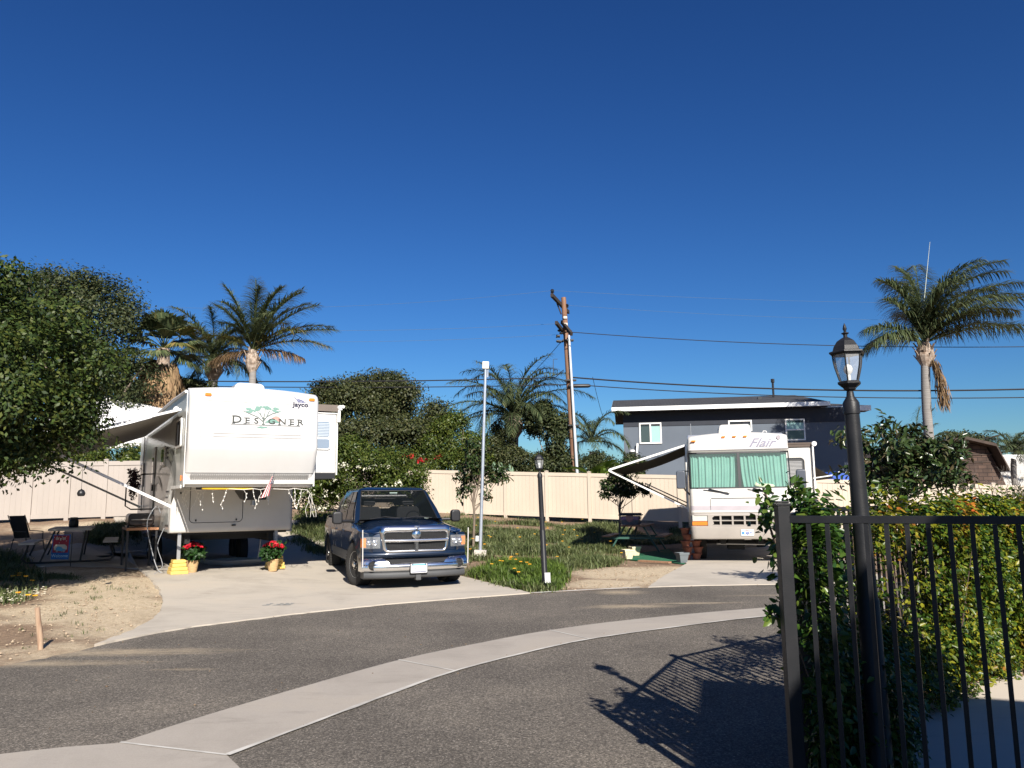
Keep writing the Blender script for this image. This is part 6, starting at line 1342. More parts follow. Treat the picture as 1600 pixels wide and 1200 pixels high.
# left palms
hd = D(395, 548, 36)
lf = [(a_, e_+.16, d_*.8, s_*1.08, m_) for a_, e_, d_, s_, m_ in [(.1, .35, .9, 1.05, 0), (.0, .75, 1.0, 1.0, 0), (.35, .55, 1.1, 1.05, 0), (-.3, .95, 1.2, 1.0, 0), (.6, 1.0, 1.2, .95, 0), (-.15, .15, 1.0, 1.0, 1), (.9, 1.35, 1.0, .95, 0), (1.9, 1.45, .8, .98, 0), (2.9, 1.1, .55, .98, 0), (3.2, .95, .9, .85, 0), (2.6, .8, 1.2, .8, 0),
      (3.4, .45, 1.3, .7, 1), (2.2, 1.2, 1.1, .85, 0), (1.3, .9, 1.3, .8, 0), (4.2, 1.0, 1.4, .8, 0), (5.2, .7, 1.4, .85, 0), (4.8, 1.3, 1.2, .85, 0), (3.1, -.25, .5, .55, 2), (.1, -.1, .7, .6, 2), (-.4, .5, 1.4, .8, 1), (5.9, 1.2, 1.2, .9, 0), (.2, 1.1, 1.0, 1.0, 0), (2.5, 1.5, .8, 1, 0)]]
feather_palm('queen palm with fanned upright crown, right of the left palm group', (D(398, 720, 36).x, 36, .8), hd, 3.45, 21, 42, .17, .60, 60, wind=.03, fronds=lf, hang=.55)
hd = D(334, 562, 38)
feather_palm('shaggy queen palm with drooping brown frond, middle of the left palm group', (D(334, 720, 38).x, 38, .8), hd, 3.1, 26, 43, .22, .6, 48, elr=(.0, 1.5), droop=(1.1, 2.0), hang=.8)
# fan palm with a skirt
def fan_palm(label, base, head, seed, R=1.1, nl=26, skirt=2.4, sr=.95):
    base = Vector(base); head = Vector(head); t = thing('fan_palm', label, 'palm tree', base); h = head-base; r = np.random.default_rng(seed)
    MB().tube([(0, 0, -.3), tuple(h)], [.32, .26], 12).build('trunk', M_HUSK, t, smooth=60)
    n = 2600; a = r.uniform(0, 6.283, n); z = r.uniform(0, 1, n); rad_ = sr*(.55+.45*np.sqrt(z))*r.uniform(.75, 1.05, n)*(1-.15*np.sin(a*3+z*4))
    P = np.stack([np.cos(a)*rad_, np.sin(a)*rad_, h.z-.6-z*skirt], 1)+np.array([h.x, h.y, 0]); ax = np.stack([np.cos(a)*.15, np.sin(a)*.15, -np.ones(n)], 1)+r.normal(0, .13, (n, 3))
    leaves('skirt', P, ax, np.stack([np.cos(a), np.sin(a), np.zeros(n)+.1], 1)+r.normal(0, .3, (n, 3)), .6, .10, L_DEAD, t)
    for k in range(nl):
        az = k*2.399; el = -.5+1.9*(k/nl)**.8; d = Vector((math.cos(az)*math.cos(el), math.sin(az)*math.cos(el), math.sin(el))); st = h+d*R*.9; tb = MB().tube([h, h.lerp(st, .5)+Vector((0, 0, .05)), st], [.03, .02, .015], 5)
        m = 34; th = np.linspace(-1.35, 1.35, m); dv_ = np.array(d); sdv = unit(np.cross(dv_, [0, 0, 1.])[None])[0]; nn = np.cross(sdv, dv_)
        ax = dv_[None]*np.cos(th)[:, None]+sdv[None]*np.sin(th)[:, None]+r.normal(0, .04, (m, 3)); P = np.repeat(np.array(st)[None], m, 0); Ls = .95*(.8+.2*np.cos(th))
        V = []; W_ = unit(np.cross(ax, nn)); 
        V = np.stack([P-W_*.005, P+W_*.005, P+ax*Ls[:, None]*.6+W_*.055+nn*.03, P+ax*Ls[:, None]*.6-W_*.055+nn*.03], 1); tip = P+ax*Ls[:, None]-np.array([0, 0, .22]); V2 = np.stack([V[:, 3], V[:, 2], tip+W_*.006, tip-W_*.006], 1)
        VV = np.concatenate([V.reshape(-1, 3), V2.reshape(-1, 3)]); Fq = np.arange(len(VV)).reshape(-1, 4)
        tv = np.array([tuple(v) for v in tb.v]); tf = np.array([f for f in tb.f if len(f) == 4])+len(VV)
        npmesh('fan_leaf', np.concatenate([VV, tv]), np.concatenate([Fq, tf]), L_PALMY if k % 4 == 1 else L_PALM, t)
    return t
fan_palm('thick fan palm with a shaggy skirt of dead fronds, left of the queen palms', (D(252, 720, 33.5).x, 33.5, 1.0), D(256, 545, 33.5), 51)
tree('pale green shrub crown at the foot of the fan palm', (D(225, 700, 34.5).x, 34.5, 1), [B(235, 615, 34.5, .9, .5), B(300, 607, 36, .9, .35), B(205, 640, 34.5, 1.0, .8), B(195, 590, 33, .7, .7)], 15000, .35, .12, L_OLIVE, 52, .06, cat='shrub', name='shrub')
for (lab, px, py, dep, L, nf, sd, by, wd) in (('broad queen palm with arching fronds behind the fence near the centre', 803, 650, 38, 4.0, 40, 44, 750, .02), ('small queen palm behind the banana plant right of the utility pole', 925, 690, 40, 2.5, 14, 45, 760, .04),
    ('small young palm with upright fronds behind the magnolia', 1432, 700, 44, 2.6, 12, 46, 760, -.02), ('small green palm above the fence at the far right edge', 1583, 706, 46, 2.0, 20, 47, 760, .05)):
    feather_palm(lab, (D(px+2, by, dep).x, dep, .3), D(px, py, dep), L, nf, sd, .16 if sd > 44 else .24, .55 if sd == 44 else .42, 40, wind=wd, elr=(.0, 1.45), husk=sd == 44, droop=(1.1, 2.1) if sd != 46 else (.5, 1.2), hang=.7)
tree('dark round treetop beyond the barn house', (D(1510, 760, 60).x, 60, .3), [B(1505, 693, 60, 1.9, .9), B(1525, 697, 60, 1.2, .8), B(1480, 700, 60, 1.6, .8)], 9000, .6, .22, L_DARK, 53, .2)
tree('dark shrub beyond the pale roof at the right edge', (D(1612, 760, 52).x, 52, .3), [B(1605, 701, 52, .9, .5)], 3000, .4, .18, L_DARK, 54, .1, cat='shrub', name='shrub')
tree('green shrub line seen above the left fence under the awning', (D(190, 720, 28).x, 28, 1), [B(185, 712, 28, 1.0, .40), B(210, 712, 28, .7, .4), B(145, 712, 28, 1.0, .42), B(105, 712, 28, 1.0, .42), B(60, 715, 28, 1.2, .42)], 14000, .22, .10, L_BUSH, 55, .03, cat='shrub', name='shrub')
# banana plant
c = D(945, 750, 35.2); t = thing('banana_plant', 'clump of broad pale green banana leaves right of the utility pole', 'plant', (c.x, 35.2, .8)); rr = random.Random(4)
for k in range(6):
    x = rr.uniform(-.8, .8); z = rr.uniform(.8, 1.5); MB().tube([(x, rr.uniform(-.4, .4), 0), (x*1.1, 0, z)], [.12, .08], 8).build('stem', mat('banana_stem', (.14, .16, .06), .6), t, smooth=60)
for k in range(34):
    az = rr.uniform(0, 6.28); el = rr.uniform(.5, 1.45); Lb = rr.uniform(1.1, 1.7); x0 = rr.uniform(-.9, .9); z0 = rr.uniform(.9, 1.5); wd = rr.uniform(.2, .3); rows = [[], [], []]; p = Vector((x0, rr.uniform(-.5, .3), z0)); e = el
    for j in range(9):
        d = Vector((math.cos(az)*math.cos(e), math.sin(az)*math.cos(e)*.8, math.sin(e))); sdv = d.cross(Vector((0, 0, 1))).normalized(); w_ = wd*math.sin(PI*min(1, (j+.25)/8.6))**.6
        for q_, s in ((0, -1), (1, 0), (2, 1)): rows[q_].append(tuple(p+sdv*(s*w_)+Vector((0, 0, .09*abs(s)*w_/wd+rr.uniform(-.015, .015)))))
        p = p+d*(Lb/8); e -= rr.uniform(.12, .24)
    MB().grid(rows).build('leaf', L_BAN, t, smooth=50, fix=False)
# ------------------------------------------------------------------ hedges along the iron fence
def hedge(label, P0, P1, z0, z1, th, n, seed, m=L_HEDGE, L=.048, dens=None, name='hedge', asp=.55, top=.12):
    a = np.array(P0, float); b = np.array(P1, float); d = b-a; Ls = np.linalg.norm(d); d = d/Ls; nn = np.array([-d[1], d[0]]); r = np.random.default_rng(seed); t = thing(name, label, 'hedge', (a[0], a[1], 0))
    per = 9; nc = n//per; u = r.random(nc)*Ls; zt = z1+top*np.sin(u*2.9+seed)*np.cos(u*6.1)+r.normal(0, .04, nc); face = r.random(nc)
    v = np.where(face < .42, -1+r.exponential(.18, nc), np.where(face < .62, 1-r.exponential(.2, nc), r.uniform(-1, 1, nc)))*th/2*(1+.22*np.sin(u*4.3+1)*np.sin(seed+u*1.7))
    tp = r.random(nc); z = np.where((face > .62) & (tp < .5), zt-r.exponential(.07, nc), z0+(zt-z0)*r.random(nc)); 
    v = v+.10*np.sin(z*7+u*5)*th
    C = np.stack([d[0]*u+nn[0]*v, d[1]*u+nn[1]*v, z], 1)
    if dens is not None: k = r.random(nc) < dens(u/Ls, (z-z0)/(z1-z0)); C = C[k]; v = v[k]; z = z[k]
    O = np.stack([nn[0]*v/th*2, nn[1]*v/th*2, .25+.9*(z > z1-.15)], 1)
    P = np.repeat(C, per, 0)+r.normal(size=(len(C)*per, 3))*(.052 if th > .2 else .036); foliage('foliage', P, np.repeat(O, per, 0), L, m, t, seed, asp, tmpl=LEAF6, up=.5, jit=1.0)
    tw = MB(); rr = random.Random(seed)
    for k in range(int(Ls*14)):
        uu = rr.random()*Ls; 
        if dens is not None and rr.random() > dens(uu/Ls, .5)+.15: continue
        vv = rr.uniform(-.4, .4)*th; s = Vector((d[0]*uu+nn[0]*vv, d[1]*uu+nn[1]*vv, z0)); zz = z0+(z1-z0)*rr.uniform(.6, 1.0)
        e = s+Vector((rr.uniform(-.25, .25), rr.uniform(-.25, .25), zz-z0)); tw.tube([s, s.lerp(e, .4)+Vector((rr.uniform(-.06, .06), rr.uniform(-.06, .06), 0)), e], [.008, .006, .002], 4, cap=False)
    tw.build('twigs', mat('twig', (.13, .09, .07), .9), t)
    return t
vb = Vector(GB); vc = Vector(GC); va = Vector(GA); dbc = (vc-vb).normalized(); nin = Vector((dbc.y, -dbc.x))
h0 = vc+nin*.24-dbc*.25; h1 = h0+dbc*4.9
hedge('yellow and green hedge with orange leaves behind the near iron fence at right', h0, h1, .06, 1.47, .42, 56000, 61, dens=lambda u, z: np.clip(.25+u*7, 0, 1)*(1-.35*((u > .45) & (z < .22))))
s0 = vb+nin*.30; s1 = vc+nin*.35
hedge('sparse see-through stretch of hedge between the near lamp and the yellow hedge', s0, s1, .06, 1.50, .42, 17000, 62, dens=lambda u, z: np.where(z < .36, .95, np.where(z > .86, .42, .14+.10*np.sin(u*14))))
dab = (vb-va).normalized(); nin2 = Vector((dab.y, -dab.x))
hedge('tall dark vine hedge climbing the fence just right of its end post', va+nin2*.12+dab*.25, vb+nin2*.14-dab*.1, 0.05, 1.50, .13, 14000, 63, m=L_VINE, L=.052, dens=lambda u, z: np.where(u < .20, .85, np.where(z < .25, .5, .05)))
hedge('low dark shrubs in the shade at the foot of the near lamp post', va+nin2*.27+dab*.5, vb+nin2*.30-dab*.1, .02, .62, .34, 8000, 64, m=L_VINE, L=.05)
def sprig(label, pts, n, spread, seed, m=L_VINE, L=.055):
    o_ = Vector(pts[0]); t = thing('vine_shoot', label, 'vine', o_); r = np.random.default_rng(seed); Q_ = [Vector(p)-o_ for p in pts]
    MB().tube(Q_, [.006]*(len(Q_)-1)+[.002], 4).build('stem', mat('twig', (.13, .09, .07), .9), t); A = np.array([tuple(q_) for q_ in Q_]); u = r.random(n)*(len(A)-1); i = np.minimum(u.astype(int), len(A)-2); f = (u-i)[:, None]
    P = A[i]*(1-f)+A[i+1]*f+r.normal(size=(n, 3))*spread; foliage('foliage', P, rdir(n, r)+np.array([0, -.4, 0]), L, m, t, seed, .55, tmpl=LEAF6)
z = .0
sprig('leafy vine shoot poking through the fence left of the end post', [D(1228, 900, 4.3), D(1212, 850, 4.25), D(1200, 815, 4.2), D(1196, 790, 4.2)], 120, .042, 71, L=.048)
sprig('thin vine shoot rising above the fence left of its end post', [D(1222, 840, 4.3), D(1205, 800, 4.3), D(1200, 782, 4.3), D(1192, 762, 4.3), D(1196, 770, 4.3)], 36, .016, 72)
sprig('bushy vine tuft above the fence rail just right of the end post', [D(1250, 860, 4.5), D(1252, 810, 4.5), D(1250, 780, 4.5), D(1245, 765, 4.5)], 220, .045, 73, L=.05)
sprig('low leafy vine shoot reaching over the road left of the end post', [D(1236, 985, 4.2), D(1222, 972, 4.15), D(1212, 962, 4.1), D(1207, 955, 4.1)], 22, .016, 74, L=.07)
sprig('narrow string of vine leaves beside the end post at mid height', [D(1224, 890, 4.15), D(1220, 920, 4.15), D(1217, 955, 4.15)], 40, .012, 75, L=.045)
sprig('leafy tuft above the sparse hedge right of the near lamp post', [D(1370, 850, 6.9), D(1372, 800, 6.9), D(1375, 778, 6.9)], 500, .11, 76, m=L_HEDGE)
# bare branched shrub in the hedge
bs = D(1575, 830, 8.6); t = thing('bare_shrub', 'bare twiggy shrub rising above the yellow hedge at right', 'shrub', (bs.x, 8.6, 0)); rr = random.Random(9); tw = MB()
def grow(p, d, L, r_, k):
    q_ = p+d*L; tw.tube([p, p.lerp(q_, .5)+Vector((rr.uniform(-.02, .02), rr.uniform(-.02, .02), 0)), q_], [r_, r_*.85, r_*.7], 4, cap=False)
    if k: 
        for _ in range(2 if k < 4 else 3): grow(q_, (d+Vector((rr.uniform(-.6, .6), rr.uniform(-.6, .6), rr.uniform(-.1, .35)))).normalized(), L*rr.uniform(.6, .85), r_*.6, k-1)
for k in range(5): grow(Vector((rr.uniform(-.3, .3), rr.uniform(-.2, .2), 1.0)), Vector((rr.uniform(-.4, .4), rr.uniform(-.3, .3), 1)).normalized(), .30, .010, 4)
tw.tube([(0, 0, 0), (0, 0, 1.0)], .015, 6); tw.build('branches', mat('grey_twig', (.16, .14, .12), .9), t)
# ------------------------------------------------------------------ lawn plants
def scatter_blades(name, label, poly, n, L, seed, m=L_GRASS, keep=None, wd=.016, per=12, spread=.10, cat=None, lmin=.6):
    r = np.random.default_rng(seed); poly = [tuple(p[:2]) for p in poly]; xs = [p[0] for p in poly]; ys = [p[1] for p in poly]; nt_ = n//per; X_ = r.uniform(min(xs), max(xs), nt_*4); Y_ = r.uniform(min(ys), max(ys), nt_*4)
    k = inpoly(X_, Y_, poly); X_, Y_ = X_[k], Y_[k]; dn_ = .5+.5*np.sin(X_*1.9+np.sin(Y_*1.7))*np.cos(Y_*1.4+X_*.5); k = r.random(len(X_)) < .12+.88*dn_; 
    if keep is not None: k &= keep(X_, Y_)
    X_, Y_ = X_[k][:nt_], Y_[k][:nt_]; dn_ = dn_[k][:nt_]; Lt = L*(.55+.6*dn_)*r.uniform(.7, 1.25, len(X_)); X_ = np.repeat(X_, per)+r.normal(0, spread, len(X_)*per); Y_ = np.repeat(Y_, per)+r.normal(0, spread, len(Y_)*per); Lt = np.repeat(Lt, per)*r.uniform(lmin, 1.1, len(X_))
    Z_ = H(X_, Y_)-.01; m_ = len(X_); az = r.uniform(0, 6.283, m_); tl = r.uniform(.12, .75, m_); d = np.stack([np.cos(az)*tl, np.sin(az)*tl, np.ones(m_)], 1); d = unit(d); sd = np.stack([-np.sin(az), np.cos(az), np.zeros(m_)], 1); V = np.zeros((m_, 3, 2, 3)); c = np.stack([X_, Y_, Z_], 1)
    for j in range(3):
        w_ = wd*(1, .9, .15)[j]; V[:, j, 0] = c-sd*w_/2; V[:, j, 1] = c+sd*w_/2; c = c+d*(Lt/2)[:, None]; d = unit(d+np.stack([np.cos(az)*tl*1.2, np.sin(az)*tl*1.2, -.55*np.ones(m_)], 1))
    F = np.array([[0, 1, 3, 2], [2, 3, 5, 4]]); o = npmesh(name, V.reshape(-1, 3), (np.arange(m_)[:, None, None]*6+F[None]).reshape(-1, 4), m); return tag(o, label, cat or 'grass', kind='stuff')
lawn = [at(*p) for p in ((740, 903), (770, 912), (815, 924), (860, 926), (880, 905), (900, 890), (960, 885), (978, 872), (975, 850), (1075, 848), (1075, 812))]+[Vector((5.5, 29.5, 0)), Vector((3, 31.5, 0)), Vector((-2, 31.8, 0)), Vector((-6, 30.5, 0))]+[at(*p) for p in ((480, 815), (462, 850), (500, 872), (690, 880))]
M2 = (ml(-.2, 0).x, ml(-.2, 0).y)
def bare(X_, Y_):   # trodden soil patches between the plants
    k = np.ones(X_.shape, bool)
    for px, py, rx, ry in ((905, 897, 1.6, .8), (770, 880, .9, .5), (800, 872, 1.6, .55), (850, 815, 6, 1.1), (808, 825, 1.5, 1.1), (960, 870, 1.2, .5), (735, 888, .8, .9)):
        c_ = GH(px, py); k &= (((X_-c_[0])/rx)**2+((Y_-c_[1])/ry)**2) > 1
    return k
scatter_blades('lawn_grass', 'long bladed green ground cover on the lawn', lawn, 100000, .26, 81, keep=bare, wd=.018)
scatter_blades('kerb_grass', 'bright green grass clump by the kerb lamp post', [at(*p) for p in ((742, 899), (765, 886), (800, 878), (850, 884), (876, 902), (870, 922), (820, 922), (775, 910))], 22000, .30, 82, wd=.018, m=leafmat('leaf_grass2', [(.05, .09, .015), (.085, .14, .022), (.13, .19, .035)], .5, .25))
scatter_blades('verge_grass', 'green ground cover beside the trailer and truck', [at(*p) for p in ((468, 808), (560, 806), (545, 842), (480, 852), (455, 848))], 14000, .28, 83)
scatter_blades('left_grass', 'green plants under the big left tree', [at(*p) for p in ((-60, 940), (10, 948), (50, 930), (68, 915), (62, 898), (40, 893), (30, 870), (-60, 860))], 13000, .26, 84)
scatter_blades('left_low_grass', 'thin green grass patch on the sandy soil', [at(*p) for p in ((62, 906), (110, 908), (112, 900), (70, 897))], 3500, .05, 86, wd=.010)
scatter_blades('shade_plants', 'dark ground plants in the shade behind the picnic table', [at(*p) for p in ((140, 850), (215, 850), (215, 822), (150, 824))], 7000, .28, 85)
def flowers(name, label, poly, n, m, size, seed, h=.2, keep=None):
    r = np.random.default_rng(seed); poly = [tuple(p[:2]) for p in poly]; xs = [p[0] for p in poly]; ys = [p[1] for p in poly]; X_ = r.uniform(min(xs), max(xs), n*6); Y_ = r.uniform(min(ys), max(ys), n*6); k = inpoly(X_, Y_, poly)
    X_, Y_ = X_[k][:n], Y_[k][:n]; per = 6; C = np.stack([X_, Y_, H(X_, Y_)+h*r.uniform(.7, 1.2, len(X_))], 1); n_ = len(C); az = np.tile(np.arange(per)*2*PI/per, n_); ax = np.stack([np.cos(az), np.sin(az), .25*np.ones(len(az))], 1)
    ax[:, 1] -= .25; o = leaves(name, np.repeat(C, per, 0), ax, np.tile([[0, -.7, .7]], (n_*per, 1)), size, size*.7, m); return tag(o, label, 'flowers', kind='stuff')
flowers('lawn_flowers', 'scattered yellow and orange flowers on the lawn', lawn, 55, L_YEL, .040, 91, .26)
flowers('kerb_flowers', 'few yellow flowers in the kerb grass', [at(*p) for p in ((765, 900), (800, 884), (850, 888), (870, 915), (800, 915))], 12, L_YEL, .040, 92, .27)
flowers('white_flowers', 'small white flowers by the left soil bed', [at(*p) for p in ((-40, 955), (20, 950), (72, 936), (75, 925), (50, 930), (-10, 930))], 80, L_WHT, .018, 93, .10)
flowers('left_yellow_flowers', 'small yellow flowers by the left soil bed', [at(*p) for p in ((20, 950), (55, 950), (50, 915), (10, 905))], 9, L_YEL, .045, 94, .18)
# pebbles and litter
def bits(name, label, polys, n, seed, m, s=(.008, .03), H0=True, cat='pebbles'):
    r = np.random.default_rng(seed); Vs = []; Fs = []; T = np.array([[1,0,0],[-1,0,0],[0,1,0],[0,-1,0],[0,0,1],[0,0,-1]], float); TF = np.array([[0,2,4],[2,1,4],[1,3,4],[3,0,4],[2,0,5],[1,2,5],[3,1,5],[0,3,5]]); c = 0
    for poly, k_ in polys:
        poly = [tuple(p[:2]) for p in poly]; xs = [p[0] for p in poly]; ys = [p[1] for p in poly]; X_ = r.uniform(min(xs), max(xs), k_*3); Y_ = r.uniform(min(ys), max(ys), k_*3); k = inpoly(X_, Y_, poly); X_, Y_ = X_[k][:k_], Y_[k][:k_]
        for x, y in zip(X_, Y_): sz = r.uniform(*s)*r.uniform(.5, 1); Vs.append(T*np.array([sz*r.uniform(.7, 1.5), sz*r.uniform(.7, 1.5), sz*.6])*1+T*r.uniform(-.002, .002, (6, 3))+np.array([x, y, Hf(x, y)])); Fs.append(TF+c*6); c += 1
    return tag(npmesh(name, np.concatenate(Vs), np.concatenate(Fs), m), label, cat, kind='stuff')
bits('soil_pebbles', 'small stones and clods on the bare soil', [([at(*p) for p in ((-40, 1040), (140, 1008), (250, 955), (250, 925), (215, 890), (-40, 900))], 900), ([at(*p) for p in ((870, 922), (1010, 920), (1065, 885), (960, 880), (890, 890))], 350), ([at(*p) for p in ((760, 808), (1000, 812), (1000, 800), (720, 796))], 200)], 0, 95, mat('clod', (.30, .23, .16), .95, c2=(.42, .33, .23), scale=5))
bits('bed_litter', 'dry leaf litter and wood chips under the hedge', [([G(*p) for p in ((1400, 1120), (1600, 1065), (1600, 1035), (1400, 1070))], 1300)], 0, 96, mat('litter', (.22, .15, .10), .95, c2=(.40, .30, .20), scale=9), s=(.010, .035), cat='leaf litter')

ed_ = [tuple(p) for p in EDGE[3:15]]; band = ed_+[(p[0], p[1]-.35) for p in ed_[::-1]]
bits('road_litter', 'crumbs of soil and dry leaf bits along the road edge', [(band, 500), ([G(*p) for p in ((355, 1183), (640, 1078), (870, 1008), (1203, 964), (1203, 958), (870, 1000), (640, 1066), (355, 1172))], 120), ([G(*p) for p in ((0, 1180), (500, 1080), (800, 1000), (800, 940), (300, 1000), (0, 1060))], 60)], 0, 97, mat('litter_dark', (.12, .08, .05), .95, c2=(.26, .19, .13), scale=9), s=(.005, .014), cat='litter')
for o_ in bpy.data.objects:
    if o_.name.startswith('road_litter'): o_.location.z += .012
sp_ = ed_; scatter_blades('edge_weeds', 'thin weeds sprouting along the edge of the slab and road', [at(*p) for p in ((236, 905), (256, 940), (252, 955), (246, 955), (246, 925), (225, 903))], 260, .09, 98, wd=.008, per=9, spread=.04)
scatter_blades('soil_weeds', 'a few small weeds on the bare soil', [at(*p) for p in ((-20, 1030), (120, 1000), (230, 955), (230, 905), (110, 895), (75, 940))], 420, .07, 99, wd=.008, per=9, spread=.035)
scatter_blades('slope_weeds', 'small weeds on the soil slope by the tan fence', [at(*p) for p in ((705, 806), (1035, 818), (1035, 808), (705, 799))], 2600, .20, 100, wd=.016)
# ------------------------------------------------------------------ props at the trailer
M_PLANK = mat('orange_plank', (.42, .20, .10), .7, c2=(.34, .16, .08), scale=4, stretch=(1, 8, 1)); M_YELW = mat('yellow_plastic', (.72, .50, .13), .45, c2=(.62, .42, .11), scale=5)
M_BASK = mat('woven_tan', (.55, .38, .19), .8, c2=(.42, .27, .13), scale=14, stretch=(1, 1, 4))
def yblock(p, rz, label):
    t = thing('stacked_blocks', label, 'leveling blocks', p, rz, 'yellow leveling blocks under the trailer legs')
    for k, w_ in enumerate((.17, .155, .135, .115)): 
        mb = MB().box((-w_, -w_, .072*k+.001), (w_, w_, .072*(k+1)-.004)); o = mb.build('block', M_YELW, t, bevel=.008)
        rb = MB()
        for j in range(-3, 4): rb.box((j*.04-.008, -w_-.004, .072*k+.012), (j*.04+.008, -w_-.0005, .072*(k+1)-.016))
        rb.build('rib', M_YELW, o)
for lx, lab in ((-1.02, 'yellow stepped block stack under the left front trailer leg'), (.93, 'yellow stepped block stack under the right front trailer leg')):
    p = jl(lx, 2.09); yblock((p.x, p.y, Hf(p.x, p.y)+.022), JROT+.1, lab)
def poinsettia(x, y, label, s=1, seed=1):
    p = at(x, y); t = thing('potted_poinsettia', label, 'potted plant', (p.x, p.y, p.z+.022), 0, 'red poinsettias in front of the trailer')
    MB().lathe([(.085, 0), (.09, .01), (.125, .23), (.135, .235), (.13, .25), (.115, .25), (.11, .2), (.001, .2)], n=18).build('pot', M_BASK, t, smooth=40)
    P, O = crown_points([(0, 0, .40, .20, .20, .17)], 420, .07, seed, per=7, shell=.2); foliage('leaves', P, O, .11, leafmat('leaf_poin', [(.015, .045, .012), (.03, .075, .018)], .45, .2), t, seed, .55, tmpl=LEAF6)
    r = np.random.default_rng(seed); n = 20; a = r.uniform(0, 6.28, n); rr_ = .19*np.sqrt(r.random(n)); C = np.stack([np.cos(a)*rr_, np.sin(a)*rr_, .52+.10*(1-(rr_/.19)**2)-.04*r.random(n)], 1); per = 8
    az = np.tile(np.arange(per)*2*PI/per, n)+np.repeat(r.random(n)*2, per); tl = np.repeat(C*np.array([2.2, 2.2, 0]), per, 0); ax = np.stack([np.cos(az), np.sin(az), .15+0*az], 1)-np.array([0, 0, 1])*(tl*np.stack([np.cos(az), np.sin(az), 0*az], 1)).sum(1)[:, None]*2
    leaves('bracts', np.repeat(C, per, 0), ax, tl*2+np.array([0, -.5, 1.]), .10, .055, leafmat('petal_crimson', [(.38, .008, .02), (.55, .015, .035)], .5, .2), t, LEAF6)
poinsettia(300, 896, 'red poinsettia in a tan pot by the left yellow blocks', seed=3); poinsettia(426, 894, 'red poinsettia in a tan pot by the right yellow blocks', seed=4)
# string lights
pts = []; t = thing('string_lights', 'white icicle string lights hanging beneath the raised trailer nose', 'string lights', jl(-.6, .7, 1.82), JROT)
M_STR = mat('light_string', (.75, .72, .66), .4); rr = random.Random(12); mb = MB(); xs_ = [(-.4, 1.75), (-.35, 1.5), (-.28, 1.25), (-.20, 1.0), (-.14, .75), (-.06, .5), (.18, .40), (.48, .38), (.66, .38), (.80, .38), (.90, .38), (1.34, .38), (1.46, .38), (1.60, .38)]
line = [Vector((x, y-.7, 0-.02*(k % 2))) for k, (x, y) in enumerate(xs_)]; mb.tube(line, .006, 4); mb.build('cord', M_STR, t)
for k, p in enumerate(line):
    n = rr.choice((3, 4, 4, 5)); q_ = [p]
    for j in range(n): q_.append(q_[-1]+Vector((rr.uniform(-.055, .055), rr.uniform(-.03, .03), -.075)))
    mb = MB().tube(q_, .004, 4)
    for v in q_[1:]: mb.lathe([(.001, -.02), (.010, -.008), (.008, .01), (.001, .016)], tuple(v+Vector((rr.uniform(-.02, .02), -.01, 0))), 6)
    mb.build('icicle_strand', M_STR, t)
# the drooping bundle to the right end
b0_ = Vector((1.80, -.3, -.12)); mb = MB(); 
mb.tube([line[-1], Vector((1.72, -.32, -.03)), b0_], .006, 4)
for k in range(4):
    q_ = [b0_+Vector((rr.uniform(-.05, .05), 0, 0))]
    for j in range(6): q_.append(q_[-1]+Vector((rr.uniform(-.04, .04), rr.uniform(-.03, .03), -.075)))
    mb.tube(q_, .004, 4)
mb.build('icicle_bundle', M_STR, t)
# flag
p = jl(.26, .12, 1.66); t = thing('small_flag', 'small stars and stripes flag fixed under the trailer nose', 'flag', p, JROT)
MB().tube([(.03, 0, -.06), (.13, -.02, .46)], .007, 6).build('staff', mat('flag_staff', (.08, .08, .09), .4), t)
def fq(u, v): 
    a = Vector((.125, -.025, .43)); b = Vector((.045, -.01, .02)); e = a.lerp(b, u); return e+Vector((-.16*v*(.3+.7*u), .025*math.sin(v*9), -.05*v))
M_FR = mat('flag_red', (.45, .03, .04), .7); M_FW = mat('flag_white', (.72, .70, .68), .7); M_FB = mat('flag_blue', (.03, .04, .16), .7)
for k in range(7):
    v0, v1 = k/7, (k+1)/7; s = MB().grid([[fq(u, v) for u in np.linspace(0, 1, 9)] for v in (v0, (v0+v1)/2, v1)]); s.build('stripe', M_FR if k % 2 == 0 else M_FW, t)
s = MB().grid([[fq(u, v)+Vector((0, -.003, 0)) for u in np.linspace(0, .42, 5)] for v in np.linspace(0, .55, 4)]); co = s.build('canton', M_FB, t)
st = MB()
for i_ in range(4):
    for j_ in range(4): c_ = fq(.05+.1*i_, .08+.13*j_)+Vector((0, -.006, 0)); st.box((c_.x-.005, c_.y-.001, c_.z-.005), (c_.x+.005, c_.y, c_.z+.005))
st.build('stars', M_FW, co)
a_, b_ = jl(-.88, .42, 1.835), jl(.06, .42, 1.82)
o = MB().tube([Vector((0, 0, 0)), (b_-a_)*.12, (b_-a_)], [.024, .030, .024], 10).build('yellow_pole', mat('pole_yellow', (.70, .42, .02), .4), None, smooth=50, loc=a_); tag(o, 'long yellow pole tied under the front edge of the trailer nose', 'pole')
MB().tube([(-.10, 0, 0), (.0, 0, 0)], .028, 10).build('pole_tip', M_BLK, o)
# coiled hose and cables
mb = MB(); rr = random.Random(2); c_ = jl(.35, 3.6)
for k in range(7): mb.tube([(math.cos(a)*(.55+.05*k+rr.uniform(-.03, .03)), math.sin(a)*(.28+.02*k), .03+.015*k+.01*math.sin(a*5)) for a in np.linspace(0, 6.2, 26)], .011, 5)
mb.tube([(.5, 0, .1), (.62, -.2, .12), (.70, -.3, .5), (.72, -.3, .85)], .012, 5)
o = mb.build('coiled_hose', mat('hose_grey', (.30, .31, .33), .5), None, smooth=60, loc=(c_.x, c_.y, Hf(c_.x, c_.y)+.03)); tag(o, 'grey hose coiled on the slab beneath the trailer', 'hose')
